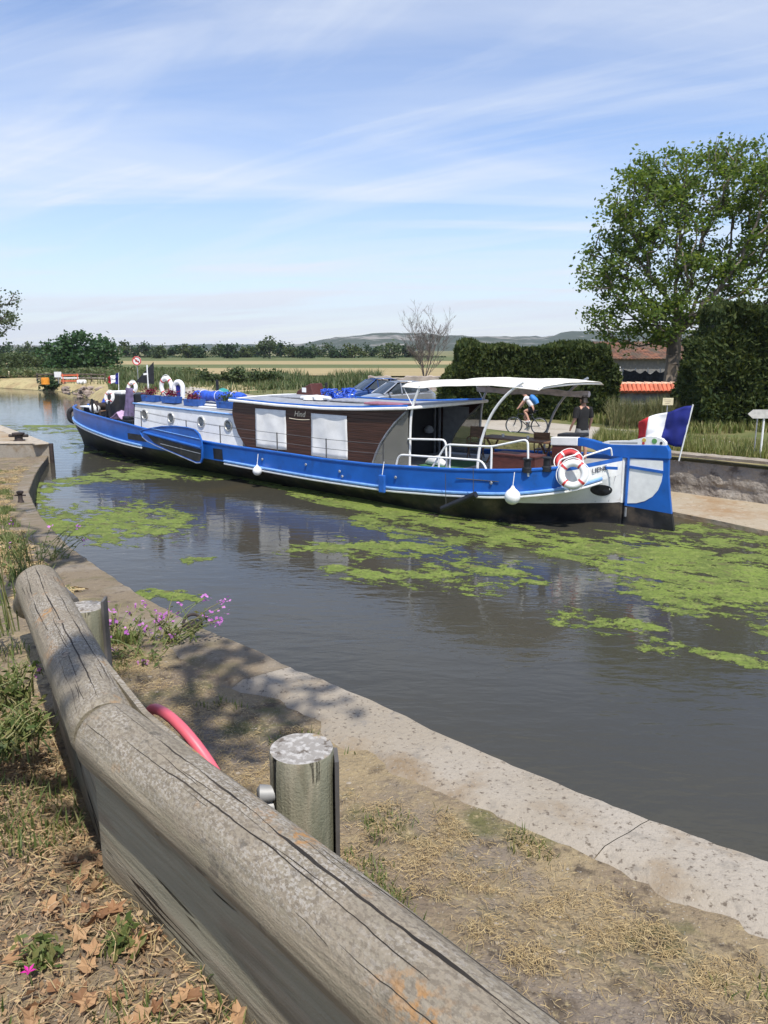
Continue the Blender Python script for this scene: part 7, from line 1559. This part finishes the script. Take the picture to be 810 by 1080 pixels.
flower_plant('leafy weed with few purple flowers at the left edge beyond the logs', gp(22, 600, 2.6), 26, .35, .35, 'pinkflower', 5, (0, 0), heads=.06, fs=.028)
flower_plant('tall yellowing weed standing beside the third log', gp(6, 668, 2.95), 14, .62, .18, 'pinkflower', 6, (.0, 0), heads=.12)
flower_plant('dense green weed at the foot of the second log', gp(14, 745, 3.0), 34, .17, .18, 'pinkflower', 7, (.0, 0), heads=.05)
flower_plant('bushy green weed left of the second log, just below the dense one', gp(26, 776, 3.0), 30, .10, .15, 'pinkflower', 17, (.0, 0), heads=.0)
flower_plant('low leafy weed at the left edge above the litter', gp(4, 800, 3.0), 34, .15, .20, 'pinkflower', 18, (.0, 0), heads=.0)
flower_plant('low green sprig in the leaf litter', gp(48, 1020, 3.0), 14, .06, .05, 'magenta', 8, heads=.0)
flower_plant('low green sprig in the leaf litter beside the kick board', gp(130, 1000, 3.0), 12, .05, .05, 'magenta', 9, heads=.0)
mp_ = at_z(33, 1050, 3.0); o = empty('magenta_flower', mp_, label='single magenta flower standing in the dry litter', cat='flower'); MB().tube([(0, .01, 0), (.004, 0, .035), (0, 0, .06)], .0016, 5).build('stem', M['stem'], o)
b = MB()
for k in range(5): a = k * 1.256; b.add([(0, 0, .06), (.009 * math.cos(a - .45), .009 * math.sin(a - .45), .066), (.018 * math.cos(a), .018 * math.sin(a), .068), (.009 * math.cos(a + .45), .009 * math.sin(a + .45), .066)], [(0, 1, 2, 3)])
b.build('petals', M['magenta'], o, fix=False)

# ================================================================== DUCKWEED
gx = np.arange(-30, 16, .05); gy = np.arange(6.5, 46, .05)
GX, GY = np.meshgrid(gx, gy, indexing='ij'); PX, PY = project(GX, GY, np.zeros_like(GX))
SCR = np.zeros_like(GX) - 1.0
def seg_field(pts, amp):
    """soft band round a line of (px, py, half width px, half height px)"""
    global SCR
    best = np.full_like(GX, 9.0)
    for (x0, y0, w0), (x1, y1, w1) in zip(pts[:-1], pts[1:]):
        ex, ey = x1 - x0, (y1 - y0) * 2.2; t = np.clip(((PX - x0) * ex + (PY - y0) * 2.2 * ey) / (ex * ex + ey * ey), 0, 1)
        d = np.hypot(PX - (x0 + (x1 - x0) * t), (PY - (y0 + (y1 - y0) * t)) * 2.2) / (w0 + (w1 - w0) * t); best = np.minimum(best, d)
    SCR = np.maximum(SCR, amp - best)
seg_field([(70, 552, 18), (110, 553, 26), (160, 550, 26), (192, 545, 10)], 1.75)
seg_field([(36, 512, 8), (46, 540, 10), (66, 558, 14)], 1.15)
seg_field([(60, 508, 5), (110, 502, 8), (170, 497, 12), (215, 497, 12), (250, 502, 4)], 1.6)
seg_field([(40, 520, 6), (60, 512, 8), (100, 508, 4)], 1.1)
seg_field([(0, 441, 20), (18, 442, 16)], 1.4); seg_field([(30, 449, 10), (85, 447, 14)], 1.25)
seg_field([(255, 503, 4), (330, 521, 8), (400, 535, 12), (470, 552, 13), (560, 568, 16), (610, 575, 14)], 1.75)
seg_field([(300, 582, 14), (350, 578, 24), (430, 578, 34), (520, 600, 30), (560, 612, 20)], .62)
seg_field([(350, 600, 20), (440, 612, 30), (520, 620, 24)], .52)
seg_field([(380, 550, 14), (450, 565, 18), (520, 582, 16)], .55)
seg_field([(600, 580, 18), (660, 585, 34), (730, 598, 48), (800, 612, 62), (900, 632, 80)], 1.6)
seg_field([(600, 652, 24), (640, 660, 22), (690, 664, 14)], .72); seg_field([(700, 630, 30), (810, 650, 40)], .6); seg_field([(690, 680, 20), (770, 694, 26), (830, 702, 24)], .65)
seg_field([(150, 628, 18), (215, 628, 10)], .55); seg_field([(180, 632, 10), (212, 633, 6)], .85); seg_field([(200, 592, 8), (222, 588, 6)], .9)
seg_field([(90, 470, 30), (160, 485, 20)], .35)
wx = fbm(GX * .5 + 5, GY * .5, 4) - .5; wy = fbm(GX * .5 + 50, GY * .5 + 20, 4) - .5
nz_ = fbm((GX * .8 + GY * .5) * .55 + 3.5 * wx, (GY * .85 - GX * .5) * 1.25 + 3.5 * wy, 6, .62)
n2_ = fbm((GX * .8 - GY * .6) * 1.5 + 2 * wx, (GX * .6 + GY * .8) * 4.6 + 2 * wy, 5, .68); std = lambda q: (q - q.mean()) / q.std()
n3_ = fbm(GX * 7 + 3 * wx, GY * 10 + 3 * wy, 4, .7); FLD = np.clip(SCR, -2, .95) * 1.35 + std(nz_) * .42 + std(n2_) * .58 + std(n3_) * .42 - .30
FLD = np.where(SCR < -.55, -1, FLD)
def marching(F_, X, Y, z):
    """outline-true cells of the region F_ > 0"""
    V = []; idx = {}; polys = []
    ni, nj = F_.shape; pos = F_ > 0
    cells = np.argwhere(pos[:-1, :-1] | pos[1:, :-1] | pos[1:, 1:] | pos[:-1, 1:])
    def vert(key, p):
        if key not in idx: idx[key] = len(V); V.append(p)
        return idx[key]
    for i, j in cells:
        c = [(i, j), (i + 1, j), (i + 1, j + 1), (i, j + 1)]; poly = []
        for k in range(4):
            a = c[k]; b_ = c[(k + 1) % 4]; fa = F_[a]; fb = F_[b_]
            if fa > 0: poly.append(vert(a, (X[a], Y[a], z)))
            if (fa > 0) != (fb > 0):
                t = fa / (fa - fb); key = (a, b_) if a < b_ else (b_, a); poly.append(vert(key, (X[a] + (X[b_] - X[a]) * t, Y[a] + (Y[b_] - Y[a]) * t, z)))
        if len(poly) >= 3: polys.append(poly)
    return V, polys
Vd, Pd = marching(FLD + .55, GX, GY, .004)
from_grid = lambda v: FLD[int(min(max((v[0] - gx[0]) / .05, 0), len(gx) - 1)), int(min(max((v[1] - gy[0]) / .05, 0), len(gy) - 1))]
me = bpy.data.meshes.new('duckweed'); me.from_pydata(Vd, [], Pd); at_ = me.attributes.new('cover', 'FLOAT', 'POINT'); at_.data.foreach_set('value', np.array([from_grid(v) for v in Vd], np.float32))
t = M['duckweed'].node_tree; ou = t.nodes['Material Output']; pb_ = t.nodes['Principled BSDF']; an_ = N(t, 'ShaderNodeAttribute', attribute_name='cover'); tcn = N(t, 'ShaderNodeTexCoord')
fl_ = None
for sc_, wt in ((9.0, 2.2), (34.0, 2.6), (85.0, 1.6)):                 # frond clusters thin out towards the edge of a mat
    mp = N(t, 'ShaderNodeMapping'); mp.inputs['Scale'].default_value = (1, 1.7, 1); mp.inputs['Rotation'].default_value = (0, 0, R(35)); t.links.new(tcn.outputs['Object'], mp.inputs[0])
    no = N(t, 'ShaderNodeTexNoise'); no.inputs['Scale'].default_value = sc_; no.inputs['Detail'].default_value = 4; no.inputs['Roughness'].default_value = .6; t.links.new(mp.outputs[0], no.inputs['Vector'])
    q = math_n(t, 'MULTIPLY', math_n(t, 'SUBTRACT', no.outputs[0], .5), wt); fl_ = q if fl_ is None else math_n(t, 'ADD', fl_, q)
al = ramp(t, math_n(t, 'ADD', math_n(t, 'ADD', fl_, math_n(t, 'MULTIPLY', an_.outputs['Fac'], .85)), .12), [(.0, 0.0), (.30, 1.0)])
tb_ = N(t, 'ShaderNodeBsdfTransparent'); mx_ = N(t, 'ShaderNodeMixShader'); t.links.new(al, mx_.inputs[0]); t.links.new(tb_.outputs[0], mx_.inputs[1]); t.links.new(pb_.outputs[0], mx_.inputs[2]); t.links.new(mx_.outputs[0], ou.inputs[0])
if True: pass; me.materials.append(M['duckweed']); me.update(); o = bpy.data.objects.new('duckweed', me); COL.objects.link(o); tag(o, 'bright green duckweed drifting in patches on the canal', 'duckweed', kind='stuff')

# ================================================================== HAZE
hz = MB(); hz.box((0, 1150, 64), (5600, 3100, 132)); hm_ = bpy.data.materials.new('haze_air'); hm_.use_nodes = True; t = hm_.node_tree; t.nodes.clear()
pv = N(t, 'ShaderNodeVolumePrincipled'); pv.inputs['Color'].default_value = (.88, .94, 1.0, 1); pv.inputs['Density'].default_value = 1.5e-4; pv.inputs['Anisotropy'].default_value = .3; oo = N(t, 'ShaderNodeOutputMaterial'); t.links.new(pv.outputs[0], oo.inputs['Volume'])
o = hz.build('haze', hm_); tag(o, 'thin blue summer haze over the country', 'haze', kind='stuff')
